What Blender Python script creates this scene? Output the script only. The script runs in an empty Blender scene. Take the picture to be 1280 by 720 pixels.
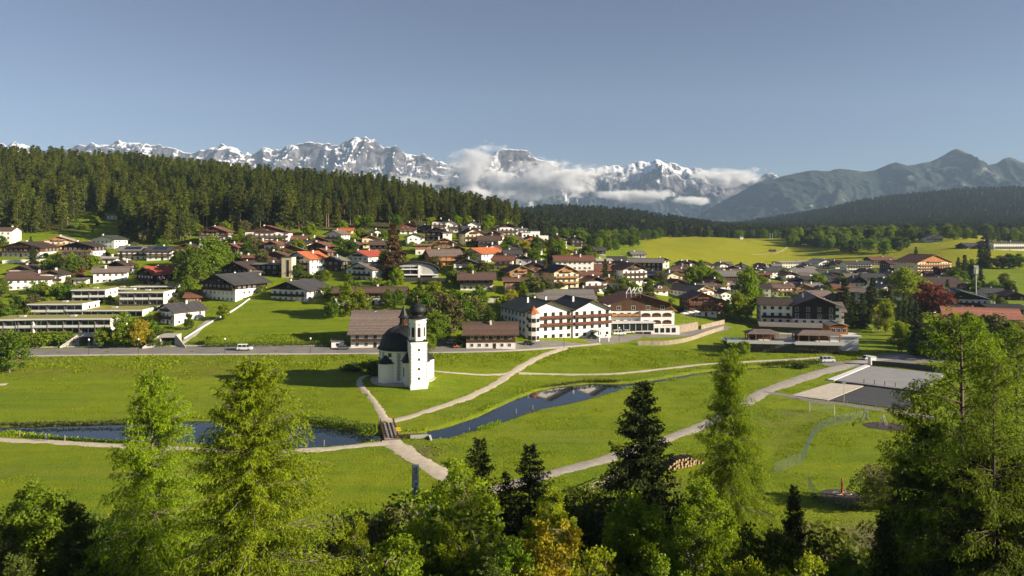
import bpy, bmesh, math, random
import numpy as np
from mathutils import Vector, Matrix
C = bpy.context
S = C.scene
COL = S.collection
R = math.radians
F, H, HY, CX = 865.0, 45.0, 290.0, 640.0     # focal length (photo px), camera height, horizon row, centre column
random.seed(7)
RNG = np.random.default_rng(11)

# ---------------------------------------------------------------- noise
def _hash(ix, iy, seed):
    n = (ix.astype(np.int64) * 374761393 + iy.astype(np.int64) * 668265263 + seed * 2147483647) & 0xFFFFFFFF
    n = ((n ^ (n >> 13)) * 1274126177) & 0xFFFFFFFF
    n = n ^ (n >> 16)
    return (n & 0xFFFF) / 65535.0
def vnoise(x, y, seed=0):
    x = np.asarray(x, float); y = np.asarray(y, float)
    ix = np.floor(x); iy = np.floor(y); fx = x - ix; fy = y - iy
    fx = fx * fx * fx * (fx * (fx * 6 - 15) + 10); fy = fy * fy * fy * (fy * (fy * 6 - 15) + 10)
    a = _hash(ix, iy, seed); b = _hash(ix + 1, iy, seed); c = _hash(ix, iy + 1, seed); d = _hash(ix + 1, iy + 1, seed)
    return (a * (1 - fx) + b * fx) * (1 - fy) + (c * (1 - fx) + d * fx) * fy
def fbm(x, y, octv=5, seed=0, gain=0.5, lac=2.03):
    s = 0; a = 1; t = 0
    for o in range(octv):
        s = s + a * (vnoise(x, y, seed + o * 17) * 2 - 1); t += a; a *= gain; x = x * lac + 3.7; y = y * lac - 1.3
    return s / t
def ridged(x, y, octv=6, seed=0, gain=0.5, lac=2.07):
    s = 0; a = 1; t = 0; w = 1
    for o in range(octv):
        n = 1 - np.abs(vnoise(x, y, seed + o * 13) * 2 - 1); n = n * n
        s = s + a * n * w; w = np.clip(n * 1.6, 0.25, 1); t += a; a *= gain; x = x * lac + 5.1; y = y * lac - 2.2
    return s / t

# ---------------------------------------------------------------- terrain heights
FG = [(6, 27), (22, 24), (34, 17), (48, 11), (66, 5.2), (84, 1.4), (100, 0.1), (112, 0)]
TAB = {   # photo column -> (screen row, distance) of the ground seen there
 -120: [(475,208),(447,236),(441,244),(432,252),(410,274),(385,302),(360,333),(335,368),(315,404),(300,432),(285,468),(270,505),(242,575),(220,650),(211,740),(217,900),(255,1300),(284,2500),(288,4500)],
 0:    [(475,208),(447,236),(441,244),(432,252),(410,274),(385,302),(360,333),(335,368),(315,404),(300,432),(285,468),(270,505),(242,575),(220,650),(210,740),(217,900),(255,1300),(284,2500),(288,4500)],
 160:  [(475,208),(447,236),(439,246),(430,254),(410,274),(385,302),(360,333),(335,368),(315,404),(303,430),(290,465),(270,510),(243,580),(224,650),(217,740),(223,900),(255,1300),(284,2500),(288,4500)],

 250:  [(475,208),(447,236),(439,246),(428,255),(407,276),(382,304),(357,334),(332,370),(310,408),(298,436),(284,472),(270,510),(248,562),(233,630),(225,710),(231,870),(257,1300),(284,2500),(288,4500)],
 330:  [(475,208),(446,236),(438,246),(424,256),(400,280),(375,306),(350,337),(325,374),(305,412),(290,447),(275,487),(255,545),(241,612),(233,690),(239,840),(258,1300),(284,2500),(288,4500)],
 480:  [(475,206),(448,232),(437,246),(424,256),(400,277),(375,303),(350,337),(325,377),(305,420),(290,460),(278,505),(258,565),(240,640),(240,720),(262,1000),(282,1500),(286,2500),(288,4500)],
 560:  [(472,208),(446,233),(436,247),(424,257),(400,277),(375,303),(350,338),(325,380),(305,425),(290,470),(282,508),(268,560),(258,625),(262,720),(276,1000),(280,1500),(286,2500),(288,4500)],
 640:  [(462,219),(444,238),(434,250),(424,258),(405,274),(380,300),(350,343),(325,388),(305,440),(292,488),(285,530),(281,580),(286,680),(284,1000),(268,1650),(276,2000),(287,3000),(289,4500)],
 700:  [(452,236),(436,254),(428,263),(418,272),(400,289),(375,318),(350,356),(330,404),(315,458),(305,520),(303,580),(305,700),(296,1000),(263,1650),(272,2000),(286,3000),(289,4500)],
 800:  [(440,258),(430,272),(421,284),(413,294),(400,311),(375,350),(350,410),(335,470),(326,540),(322,640),(312,800),(300,1050),(272,1700),(279,2000),(286,3000),(288,4500)],
 900:  [(440,260),(426,282),(414,299),(406,312),(400,325),(375,388),(350,480),(338,580),(333,690),(320,800),(308,950),(299,1100),(297,1250),(289,1700),(287,2200),(286,2700),(287,3200),(289,4500)],
 1000: [(445,251),(430,278),(410,322),(390,385),(370,470),(350,590),(340,690),(333,770),(320,900),(308,1030),(298,1150),(297,1350),(290,1900),(284,2400),(270,3100),(275,3800),(289,5500)],
 1100: [(445,251),(420,300),(400,350),(370,460),(350,560),(335,680),(325,780),(310,900),(298,1000),(297,1200),(290,1700),(279,2200),(262,2700),(249,3200),(258,4000),(288,5500)],
 1200: [(445,251),(420,300),(400,345),(375,420),(355,500),(340,580),(325,670),(310,770),(300,860),(298,1050),(290,1600),(276,2200),(255,2700),(239,3200),(250,4000),(288,5500)],
 1290: [(445,251),(420,300),(400,345),(370,440),(350,520),(335,600),(322,690),(315,760),(308,850),(303,1050),(292,1600),(275,2200),(252,2700),(236,3200),(248,4000),(288,5500)],
 1500: [(445,251),(420,300),(400,345),(370,440),(350,520),(335,600),(322,690),(315,760),(308,850),(303,1050),(292,1600),(275,2200),(252,2700),(233,3200),(246,4000),(288,5500)],
}
_GPX = np.arange(-700, 2001, 10.0)
_GL = np.linspace(math.log(6), math.log(9000), 700)
_GY = np.exp(_GL)
def _make_grid():
    cols = sorted(TAB)
    zc = []
    for c in cols:
        pts = list(FG)
        for y, Y in TAB[c]:
            pts.append((Y, H - (y - HY) * Y / F))
        if pts[len(FG)][1] > .4:
            pts.insert(len(FG), (pts[len(FG)][0] - 18, 0.0))
        pts.append((9000, 40))
        a = np.array(pts)
        z = np.interp(_GY, a[:, 0], a[:, 1])
        k = np.ones(5) / 5
        z = np.convolve(np.pad(z, 2, 'edge'), k, 'valid'); z = np.convolve(np.pad(z, 2, 'edge'), k, 'valid')
        zc.append(z)
    zc = np.array(zc)
    g = np.empty((len(_GPX), len(_GY)))
    for j in range(len(_GY)):
        g[:, j] = np.interp(_GPX, cols, zc[:, j])
    k = np.ones(5) / 5
    for _ in range(2):
        gp = np.pad(g, ((2, 2), (0, 0)), 'edge')
        g = sum(gp[i:i + len(_GPX)] for i in range(5)) / 5
    return g
_G = _make_grid()
def G0(X, Y):
    X = np.asarray(X, float); Y = np.maximum(np.asarray(Y, float), 6.01)
    px = np.clip(CX + F * X / Y, _GPX[0], _GPX[-1] - .01); ly = np.clip(np.log(Y), _GL[0], _GL[-1] - 1e-6)
    a = (px - _GPX[0]) / 10.0; b = (ly - _GL[0]) / (_GL[1] - _GL[0])
    i = a.astype(int); j = b.astype(int); a = a - i; b = b - j
    i1 = np.minimum(i + 1, len(_GPX) - 1); j1 = np.minimum(j + 1, len(_GL) - 1)
    z = (_G[i, j] * (1 - a) + _G[i1, j] * a) * (1 - b) + (_G[i, j1] * (1 - a) + _G[i1, j1] * a) * b
    far = np.clip((Y - 480) / 700, 0, 1)
    z = z + far * 7 * fbm(X / 120, Y / 120, 4, 5)
    return z
CHX, CHY = -31.8, 203.0      # centre of the chapel's round nave
def G(X, Y):
    X = np.asarray(X, float); Y = np.asarray(Y, float)
    z = G0(X, Y)
    d2 = (X - CHX - 2) ** 2 + ((Y - CHY + 2) * 1.0) ** 2
    z = z + 1.5 * np.exp(-(d2 / 17 ** 2) ** 1.5)
    return z
def P(px, py, z=0.0):
    Y = (H - z) * F / (py - HY)
    return ((px - CX) * Y / F, Y, z)
def hit(px, py):
    Y = np.exp(np.linspace(math.log(60), math.log(6000), 4000))
    zr = H - (py - HY) * Y / F
    g = G((px - CX) * Y / F, Y)
    k = np.argmax(zr <= g + 1e-6)
    if k == 0: k = len(Y) - 1
    y0, y1 = Y[k - 1], Y[k]; a, b = zr[k - 1] - g[k - 1], zr[k] - g[k]
    t = a / (a - b) if a != b else 0
    Yh = float(y0 + (y1 - y0) * t)
    X = (px - CX) * Yh / F
    return (X, Yh, float(G(X, Yh)))
def at(px, Y):
    X = (px - CX) * Y / F
    return (X, Y, float(G(X, Y)))
def smooth_line(pts, n=8):
    p = [Vector(q) for q in pts]
    p = [p[0] * 2 - p[1]] + p + [p[-1] * 2 - p[-2]]
    out = []
    for i in range(1, len(p) - 2):
        for k in range(n):
            t = k / n
            out.append(.5 * ((2 * p[i]) + (p[i + 1] - p[i - 1]) * t + (2 * p[i - 1] - 5 * p[i] + 4 * p[i + 1] - p[i + 2]) * t * t + (3 * p[i] - p[i - 1] - 3 * p[i + 1] + p[i + 2]) * t ** 3))
    out.append(p[-2])
    return out

# ---------------------------------------------------------------- materials
MATS = {}
def mat(name, col, rough=.7, var=.18, scale=1.5, bump=0, bscale=None, spec=.4, metal=0, col2=None, coat=0, detail=4, stretch=None, attr=None, trans=0, tcol=None, obvar=0):
    if name in MATS: return MATS[name]
    m = bpy.data.materials.new(name); m.use_nodes = True
    nt = m.node_tree; N = nt.nodes; L = nt.links
    b = N['Principled BSDF']
    b.inputs['Roughness'].default_value = rough; b.inputs['Metallic'].default_value = metal
    b.inputs['Specular IOR Level'].default_value = spec
    if coat: b.inputs['Coat Weight'].default_value = coat
    tc = N.new('ShaderNodeTexCoord')
    mp = N.new('ShaderNodeMapping'); L.new(tc.outputs['Object'], mp.inputs[0])
    if stretch: mp.inputs['Scale'].default_value = stretch
    nz = N.new('ShaderNodeTexNoise'); nz.inputs['Scale'].default_value = scale; nz.inputs['Detail'].default_value = detail
    nz.inputs['Roughness'].default_value = .6
    L.new(mp.outputs[0], nz.inputs['Vector'])
    c2 = col2 or tuple(min(1, c * (1 + var)) for c in col)
    c1 = col if col2 else tuple(c * (1 - var) for c in col)
    rp = N.new('ShaderNodeMix'); rp.data_type = 'RGBA'
    rp.inputs[6].default_value = (*c1, 1); rp.inputs[7].default_value = (*c2, 1)
    mr = N.new('ShaderNodeMapRange'); mr.inputs[1].default_value = .3; mr.inputs[2].default_value = .7
    L.new(nz.outputs[0], mr.inputs[0])
    fac = mr.outputs[0]
    if attr:
        at_ = N.new('ShaderNodeAttribute'); at_.attribute_name = attr
        fac = at_.outputs['Fac']
    L.new(fac, rp.inputs[0])
    out = rp.outputs[2]
    if obvar:
        oi = N.new('ShaderNodeObjectInfo'); hs = N.new('ShaderNodeHueSaturation')
        m1 = N.new('ShaderNodeMapRange'); m1.inputs[3].default_value = 1 - obvar; m1.inputs[4].default_value = 1 + obvar
        L.new(oi.outputs['Random'], m1.inputs[0]); L.new(m1.outputs[0], hs.inputs['Value'])
        m2 = N.new('ShaderNodeMath'); m2.operation = 'MULTIPLY_ADD'; m2.inputs[1].default_value = .03; m2.inputs[2].default_value = .487
        fr = N.new('ShaderNodeMath'); fr.operation = 'FRACT'; ml = N.new('ShaderNodeMath'); ml.operation = 'MULTIPLY'; ml.inputs[1].default_value = 7.31
        L.new(oi.outputs['Random'], ml.inputs[0]); L.new(ml.outputs[0], fr.inputs[0]); L.new(fr.outputs[0], m2.inputs[0]); L.new(m2.outputs[0], hs.inputs['Hue'])
        L.new(out, hs.inputs['Color']); out = hs.outputs[0]
    L.new(out, b.inputs['Base Color'])
    if bump:
        nb = N.new('ShaderNodeTexNoise'); nb.inputs['Scale'].default_value = bscale or scale * 6; nb.inputs['Detail'].default_value = 5
        L.new(mp.outputs[0], nb.inputs['Vector'])
        bp = N.new('ShaderNodeBump'); bp.inputs['Strength'].default_value = bump; bp.inputs['Distance'].default_value = .05
        L.new(nb.outputs[0], bp.inputs['Height']); L.new(bp.outputs[0], b.inputs['Normal'])
    if trans:
        tr = N.new('ShaderNodeBsdfTranslucent'); mx = N.new('ShaderNodeMixShader'); mx.inputs[0].default_value = trans
        gm = N.new('ShaderNodeMix'); gm.data_type = 'RGBA'; gm.blend_type = 'MULTIPLY'; gm.inputs[0].default_value = 1
        gm.inputs[7].default_value = (*(tcol or (1.25, 1.2, .5)), 1); L.new(out, gm.inputs[6]); L.new(gm.outputs[2], tr.inputs[0])
        L.new(b.outputs[0], mx.inputs[1]); L.new(tr.outputs[0], mx.inputs[2])
        L.new(mx.outputs[0], N['Material Output'].inputs[0])
    MATS[name] = m
    return m
def boards(name, col, pitch=.18, axis=0, rough=.75, var=.25, dark=.45):
    """planked or tiled surface: colour bands across one axis, thin dark joints"""
    if name in MATS: return MATS[name]
    m = mat(name, col, rough, var, 1.1, spec=.25)
    nt = m.node_tree; N = nt.nodes; L = nt.links; b = N['Principled BSDF']
    tc = N.new('ShaderNodeTexCoord'); sx = N.new('ShaderNodeSeparateXYZ'); L.new(tc.outputs['Object'], sx.inputs[0])
    dv = N.new('ShaderNodeMath'); dv.operation = 'DIVIDE'; dv.inputs[1].default_value = pitch; L.new(sx.outputs[axis], dv.inputs[0])
    fr = N.new('ShaderNodeMath'); fr.operation = 'FRACT'; L.new(dv.outputs[0], fr.inputs[0])
    gt = N.new('ShaderNodeMath'); gt.operation = 'LESS_THAN'; gt.inputs[1].default_value = .12; L.new(fr.outputs[0], gt.inputs[0])
    fl = N.new('ShaderNodeMath'); fl.operation = 'FLOOR'; L.new(dv.outputs[0], fl.inputs[0])
    wn = N.new('ShaderNodeTexWhiteNoise'); wn.noise_dimensions = '1D'; L.new(fl.outputs[0], wn.inputs['W'])
    mr = N.new('ShaderNodeMapRange'); mr.inputs[3].default_value = .8; mr.inputs[4].default_value = 1.2; L.new(wn.outputs[0], mr.inputs[0])
    k = N.new('ShaderNodeMath'); k.operation = 'MULTIPLY_ADD'; k.inputs[1].default_value = -dark; L.new(gt.outputs[0], k.inputs[0]); L.new(mr.outputs[0], k.inputs[2])
    src = b.inputs['Base Color'].links[0].from_socket
    mx = N.new('ShaderNodeMix'); mx.data_type = 'RGBA'; mx.blend_type = 'MULTIPLY'; mx.inputs[0].default_value = 1
    cb = N.new('ShaderNodeCombineXYZ')
    for i in range(3): L.new(k.outputs[0], cb.inputs[i])
    L.new(src, mx.inputs[6]); L.new(cb.outputs[0], mx.inputs[7]); L.new(mx.outputs[2], b.inputs['Base Color'])
    bp = N.new('ShaderNodeBump'); bp.inputs['Strength'].default_value = .5; bp.inputs['Distance'].default_value = .03; bp.invert = True
    L.new(gt.outputs[0], bp.inputs['Height']); L.new(bp.outputs[0], b.inputs['Normal'])
    return m

# ---------------------------------------------------------------- objects
def link(o): COL.objects.link(o); return o
def empty(name, loc, rz=0.0, label=None, cat=None, group=None):
    o = bpy.data.objects.new(name, None); link(o); o.location = loc; o.rotation_euler = (0, 0, rz); o.empty_display_size = .5
    tag(o, label, cat, group); return o
def tag(o, label=None, cat=None, group=None, kind=None):
    if label: o['label'] = label
    if cat: o['category'] = cat
    if group: o['group'] = group
    if kind: o['kind'] = kind
    return o
def mesh_np(name, V, Q, mats, attr=None, smooth=False, mi=None):
    me = bpy.data.meshes.new(name)
    V = np.asarray(V, np.float32); Q = np.asarray(Q, np.int32); n = Q.shape[1]
    me.vertices.add(len(V)); me.vertices.foreach_set('co', V.ravel())
    me.loops.add(Q.size); me.loops.foreach_set('vertex_index', Q.ravel())
    me.polygons.add(len(Q)); me.polygons.foreach_set('loop_start', np.arange(0, Q.size, n, dtype=np.int32))
    if mi is not None: me.polygons.foreach_set('material_index', np.asarray(mi, np.int32))
    if smooth: me.polygons.foreach_set('use_smooth', np.ones(len(Q), bool))
    me.update(calc_edges=True)
    if attr is not None:
        a = me.attributes.new('v', 'FLOAT', 'FACE'); a.data.foreach_set('value', np.asarray(attr, np.float32))
    for m in (mats if isinstance(mats, (list, tuple)) else [mats]): me.materials.append(m)
    return me
def obj(name, me, parent=None, loc=None, rz=None):
    o = bpy.data.objects.new(name, me); link(o)
    if parent: o.parent = parent
    if loc is not None: o.location = loc
    if rz is not None: o.rotation_euler = (0, 0, rz)
    return o
class MB:
    def __init__(s): s.v = []; s.f = []; s.m = []
    def face(s, pts, m=0):
        i = len(s.v); s.v += [tuple(p) for p in pts]; s.f.append(tuple(range(i, i + len(pts)))); s.m.append(m); return s
    def box(s, x0, x1, y0, y1, z0, z1, m=0):
        i = len(s.v)
        s.v += [(x0, y0, z0), (x1, y0, z0), (x1, y1, z0), (x0, y1, z0), (x0, y0, z1), (x1, y0, z1), (x1, y1, z1), (x0, y1, z1)]
        for q in ((3, 2, 1, 0), (4, 5, 6, 7), (0, 1, 5, 4), (1, 2, 6, 5), (2, 3, 7, 6), (3, 0, 4, 7)): s.f.append(tuple(i + k for k in q)); s.m.append(m)
        return s
    def hull(s, bot, top, m=0, mtop=None):
        """solid between two polygons with the same vertex count"""
        i = len(s.v); n = len(bot); s.v += [tuple(p) for p in bot] + [tuple(p) for p in top]
        s.f.append(tuple(i + k for k in reversed(range(n)))); s.m.append(m)
        s.f.append(tuple(i + n + k for k in range(n))); s.m.append(m if mtop is None else mtop)
        for k in range(n):
            q = (k + 1) % n; s.f.append((i + k, i + q, i + n + q, i + n + k)); s.m.append(m)
        return s
    def ext(s, poly, z0, z1, m=0, mtop=None): return s.hull([(x, y, z0) for x, y in poly], [(x, y, z1) for x, y in poly], m, mtop)
    def bar(s, a, b, r0, r1=None, n=6, m=0, cap=True):
        a = Vector(a); b = Vector(b); d = (b - a)
        if d.length < 1e-6: return s
        d.normalize(); u = d.orthogonal().normalized(); w = d.cross(u); r1 = r0 if r1 is None else r1
        A = [a + (u * math.cos(k * 2 * math.pi / n) + w * math.sin(k * 2 * math.pi / n)) * r0 for k in range(n)]
        B = [b + (u * math.cos(k * 2 * math.pi / n) + w * math.sin(k * 2 * math.pi / n)) * r1 for k in range(n)]
        return s.hull(A, B, m)
    def lathe(s, prof, n=24, c=(0, 0), m=0, a0=0.0, a1=2 * math.pi, cap=True):
        i = len(s.v); full = abs(a1 - a0 - 2 * math.pi) < 1e-6; k = n if full else n + 1
        for r, z in prof:
            for j in range(k):
                a = a0 + (a1 - a0) * j / n; s.v.append((c[0] + r * math.cos(a), c[1] + r * math.sin(a), z))
        for p in range(len(prof) - 1):
            for j in range(n):
                q = (j + 1) % k; b = i + p * k
                s.f.append((b + j, b + q, b + k + q, b + k + j)); s.m.append(m)
        if cap and full:
            s.f.append(tuple(i + j for j in reversed(range(k)))); s.m.append(m)
            b = i + (len(prof) - 1) * k; s.f.append(tuple(b + j for j in range(k))); s.m.append(m)
        return s
    def mesh(s, name, mats, smooth=False):
        me = bpy.data.meshes.new(name); me.from_pydata(s.v, [], s.f)
        for m in (mats if isinstance(mats, (list, tuple)) else [mats]): me.materials.append(m)
        me.polygons.foreach_set('material_index', s.m)
        if smooth:
            me.polygons.foreach_set('use_smooth', [True] * len(s.f))
        me.update(); return me
    def build(s, name, mats, parent=None, smooth=False, loc=None, rz=None):
        return obj(name, s.mesh(name, mats, smooth), parent, loc, rz)
def auto_smooth(o, ang=35):
    me = o.data; bm = bmesh.new(); bm.from_mesh(me); bmesh.ops.remove_doubles(bm, verts=bm.verts, dist=1e-4)
    for e in bm.edges:
        e.smooth = len(e.link_faces) == 2 and e.calc_face_angle(0) < R(ang)
    for f in bm.faces: f.smooth = True
    bm.to_mesh(me); bm.free(); me.update()
# ---------------------------------------------------------------- camera, sun, sky
cam = bpy.data.cameras.new('camera'); cam.sensor_width = 36; cam.lens = 36 * F / 1280; cam.shift_y = -70 / 1280
cam.clip_start = .5; cam.clip_end = 60000
co = link(bpy.data.objects.new('camera', cam)); co.location = (0, 0, H); co.rotation_euler = (R(90), 0, 0); S.camera = co
SUN_EL, SUN_BACK = 20.0, 16.0         # degrees above the horizon; degrees behind straight right
w = bpy.data.worlds.new('World'); S.world = w; w.use_nodes = True
nt = w.node_tree; bg = nt.nodes['Background']
sk = nt.nodes.new('ShaderNodeTexSky'); sk.sky_type = 'NISHITA'; sk.sun_disc = False
sk.sun_elevation = R(SUN_EL); sk.sun_rotation = R(90 + SUN_BACK)
sk.altitude = 1500; sk.air_density = 1.0; sk.dust_density = 0.1; sk.ozone_density = 2.4
hs = nt.nodes.new('ShaderNodeHueSaturation'); hs.inputs['Saturation'].default_value = .86; hs.inputs['Hue'].default_value = .513; nt.links.new(sk.outputs[0], hs.inputs['Color']); nt.links.new(hs.outputs[0], bg.inputs[0]); bg.inputs[1].default_value = .037
sl = bpy.data.lights.new('sun', 'SUN'); sl.energy = 5.0; sl.angle = R(.5); sl.color = (1, .87, .68)
so = link(bpy.data.objects.new('sun', sl))
SUNV = Vector((math.cos(R(SUN_EL)) * math.cos(R(SUN_BACK)), -math.cos(R(SUN_EL)) * math.sin(R(SUN_BACK)), math.sin(R(SUN_EL))))
so.rotation_euler = SUNV.to_track_quat('Z', 'Y').to_euler(); so.location = (200, -100, 300)
vs = S.view_settings; vs.view_transform = 'Standard'; vs.look = 'None'; vs.gamma = 1; vs.use_curve_mapping = False; vs.exposure = 1.15
S.cycles.max_bounces = 6; S.cycles.diffuse_bounces = 3; S.cycles.glossy_bounces = 3; S.cycles.transmission_bounces = 4
S.cycles.transparent_max_bounces = 8; S.cycles.volume_bounces = 2; S.cycles.use_denoising = True
S.cycles.use_adaptive_sampling = True; S.cycles.adaptive_threshold = .015
S.cycles.caustics_reflective = False; S.cycles.caustics_refractive = False

# ---------------------------------------------------------------- water outlines and paths, from the photograph's rows and columns
WZ = -0.55
W_LEFT = [(-90,538),(-30,536),(20,534),(60,533),(110,532),(160,530),(240,527),(290,527),(350,530),(400,534),(440,541),(472,551),(440,556),(400,559),(340,562),(280,558),(200,552),(140,551),(100,549),(60,545),(20,541),(-30,543),(-90,545)]
W_RIGHT = [(536,550),(560,548),(600,537),(640,524),(670,513.5),(710,506),(740,498.5),(770,489.5),(800,482.5),(830,477.5),(870,469.5),(915,464),(960,461),(1000,458.5),(1000,457),(960,459),(915,462),(870,467),(830,474),(800,479),(770,480.5),(740,480),(700,484),(670,490),(640,502),(600,521),(560,535),(536,540)]
W_MID = [(466,549.5),(536,548.5),(536,542),(462,545)]
def wpoly(poly): return [P(a, b, WZ)[:2] for a, b in poly]
WPOLYS = [wpoly(W_LEFT), wpoly(W_RIGHT), wpoly(W_MID)]
def poly_sd(X, Y, poly):
    """signed distance to a polygon, negative inside"""
    p = np.array(poly); q = np.roll(p, -1, 0)
    d = np.full(X.shape, 1e9); ins = np.zeros(X.shape, bool)
    for (ax, ay), (bx, by) in zip(p, q):
        ex, ey = bx - ax, by - ay; wx, wy = X - ax, Y - ay
        t = np.clip((wx * ex + wy * ey) / (ex * ex + ey * ey + 1e-12), 0, 1)
        d = np.minimum(d, np.hypot(wx - ex * t, wy - ey * t))
        c = (ay <= Y) != (by <= Y)
        with np.errstate(divide='ignore', invalid='ignore'):
            xi = ax + (Y - ay) / (by - ay) * ex
        ins ^= c & (X < xi)
    return np.where(ins, -d, d)
def carve(X, Y, z):
    m = (Y > 120) & (Y < 265)
    if not m.any(): return z
    d = np.full(X.shape, 1e9)
    xm, ym = X[m], Y[m]
    dd = np.minimum.reduce([poly_sd(xm, ym, p) for p in WPOLYS])
    dd = dd + .35 * fbm(xm / 2.2, ym / 2.2, 3, 3)
    t = np.clip((dd + .9) / 2.3, 0, 1); t = t * t * (3 - 2 * t)
    z = z.copy(); z[m] = np.where(dd < 1.4, (WZ - .7) * (1 - t) + np.minimum(z[m], z[m]) * t, z[m])
    return z

# ---------------------------------------------------------------- ground
def ground_material():
    m = bpy.data.materials.new('meadow_grass'); m.use_nodes = True; MATS['ground'] = m
    nt = m.node_tree; N = nt.nodes; L = nt.links; b = N['Principled BSDF']
    b.inputs['Roughness'].default_value = .9; b.inputs['Specular IOR Level'].default_value = .15
    tc = N.new('ShaderNodeTexCoord')
    def noise(sc, det=4, rough=.55, stretch=None):
        n = N.new('ShaderNodeTexNoise'); n.inputs['Scale'].default_value = sc; n.inputs['Detail'].default_value = det; n.inputs['Roughness'].default_value = rough
        if stretch:
            mp = N.new('ShaderNodeMapping'); mp.inputs['Scale'].default_value = stretch; L.new(tc.outputs['Object'], mp.inputs[0]); L.new(mp.outputs[0], n.inputs['Vector'])
        else: L.new(tc.outputs['Object'], n.inputs['Vector'])
        return n.outputs[0]
    def ramp(f, a, b_, clamp=True):
        r = N.new('ShaderNodeMapRange'); r.inputs[1].default_value = a; r.inputs[2].default_value = b_; L.new(f, r.inputs[0]); return r.outputs[0]
    def mix(f, c1, c2, blend='MIX'):
        x = N.new('ShaderNodeMix'); x.data_type = 'RGBA'; x.blend_type = blend
        if isinstance(f, (int, float)): x.inputs[0].default_value = f
        else: L.new(f, x.inputs[0])
        for s, c in ((6, c1), (7, c2)):
            if isinstance(c, tuple): x.inputs[s].default_value = (*c, 1)
            else: L.new(c, x.inputs[s])
        return x.outputs[2]
    big = ramp(noise(.03, 3), .35, .65); med = ramp(noise(.35, 5, .65), .32, .68); fine = ramp(noise(1.9, 6, .75), .34, .66); strip = ramp(noise(.5, 3, .6, (.05, .5, 1)), .38, .62)
    c = mix(big, (.175, .265, .004), (.275, .345, .006))
    c = mix(med, mix(.6, c, (.105, .175, .006)), c)
    c = mix(strip, c, mix(.5, c, (.33, .36, .010)))
    c = mix(ramp(noise(.11, 5, .7), .58, .74), c, mix(.6, c, (.22, .175, .035)))
    c = mix(fine, mix(.5, c, (.065, .115, .006)), c)
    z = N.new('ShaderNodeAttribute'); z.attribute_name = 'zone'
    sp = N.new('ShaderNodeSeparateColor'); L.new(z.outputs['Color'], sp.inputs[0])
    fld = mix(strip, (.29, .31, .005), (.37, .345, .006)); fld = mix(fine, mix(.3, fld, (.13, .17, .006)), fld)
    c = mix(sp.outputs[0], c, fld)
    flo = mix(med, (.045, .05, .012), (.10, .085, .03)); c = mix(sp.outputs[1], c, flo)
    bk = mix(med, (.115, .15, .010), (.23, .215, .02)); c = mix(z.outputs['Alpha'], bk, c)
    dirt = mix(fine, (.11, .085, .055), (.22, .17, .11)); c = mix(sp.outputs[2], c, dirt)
    L.new(c, b.inputs['Base Color'])
    bp = N.new('ShaderNodeBump'); bp.inputs['Strength'].default_value = .9; bp.inputs['Distance'].default_value = .25
    hsum = N.new('ShaderNodeMath'); hsum.operation = 'ADD'; L.new(noise(2.2, 5, .75), hsum.inputs[0]); L.new(fine, hsum.inputs[1])
    L.new(hsum.outputs[0], bp.inputs['Height']); L.new(bp.outputs[0], b.inputs['Normal'])
    return m
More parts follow.
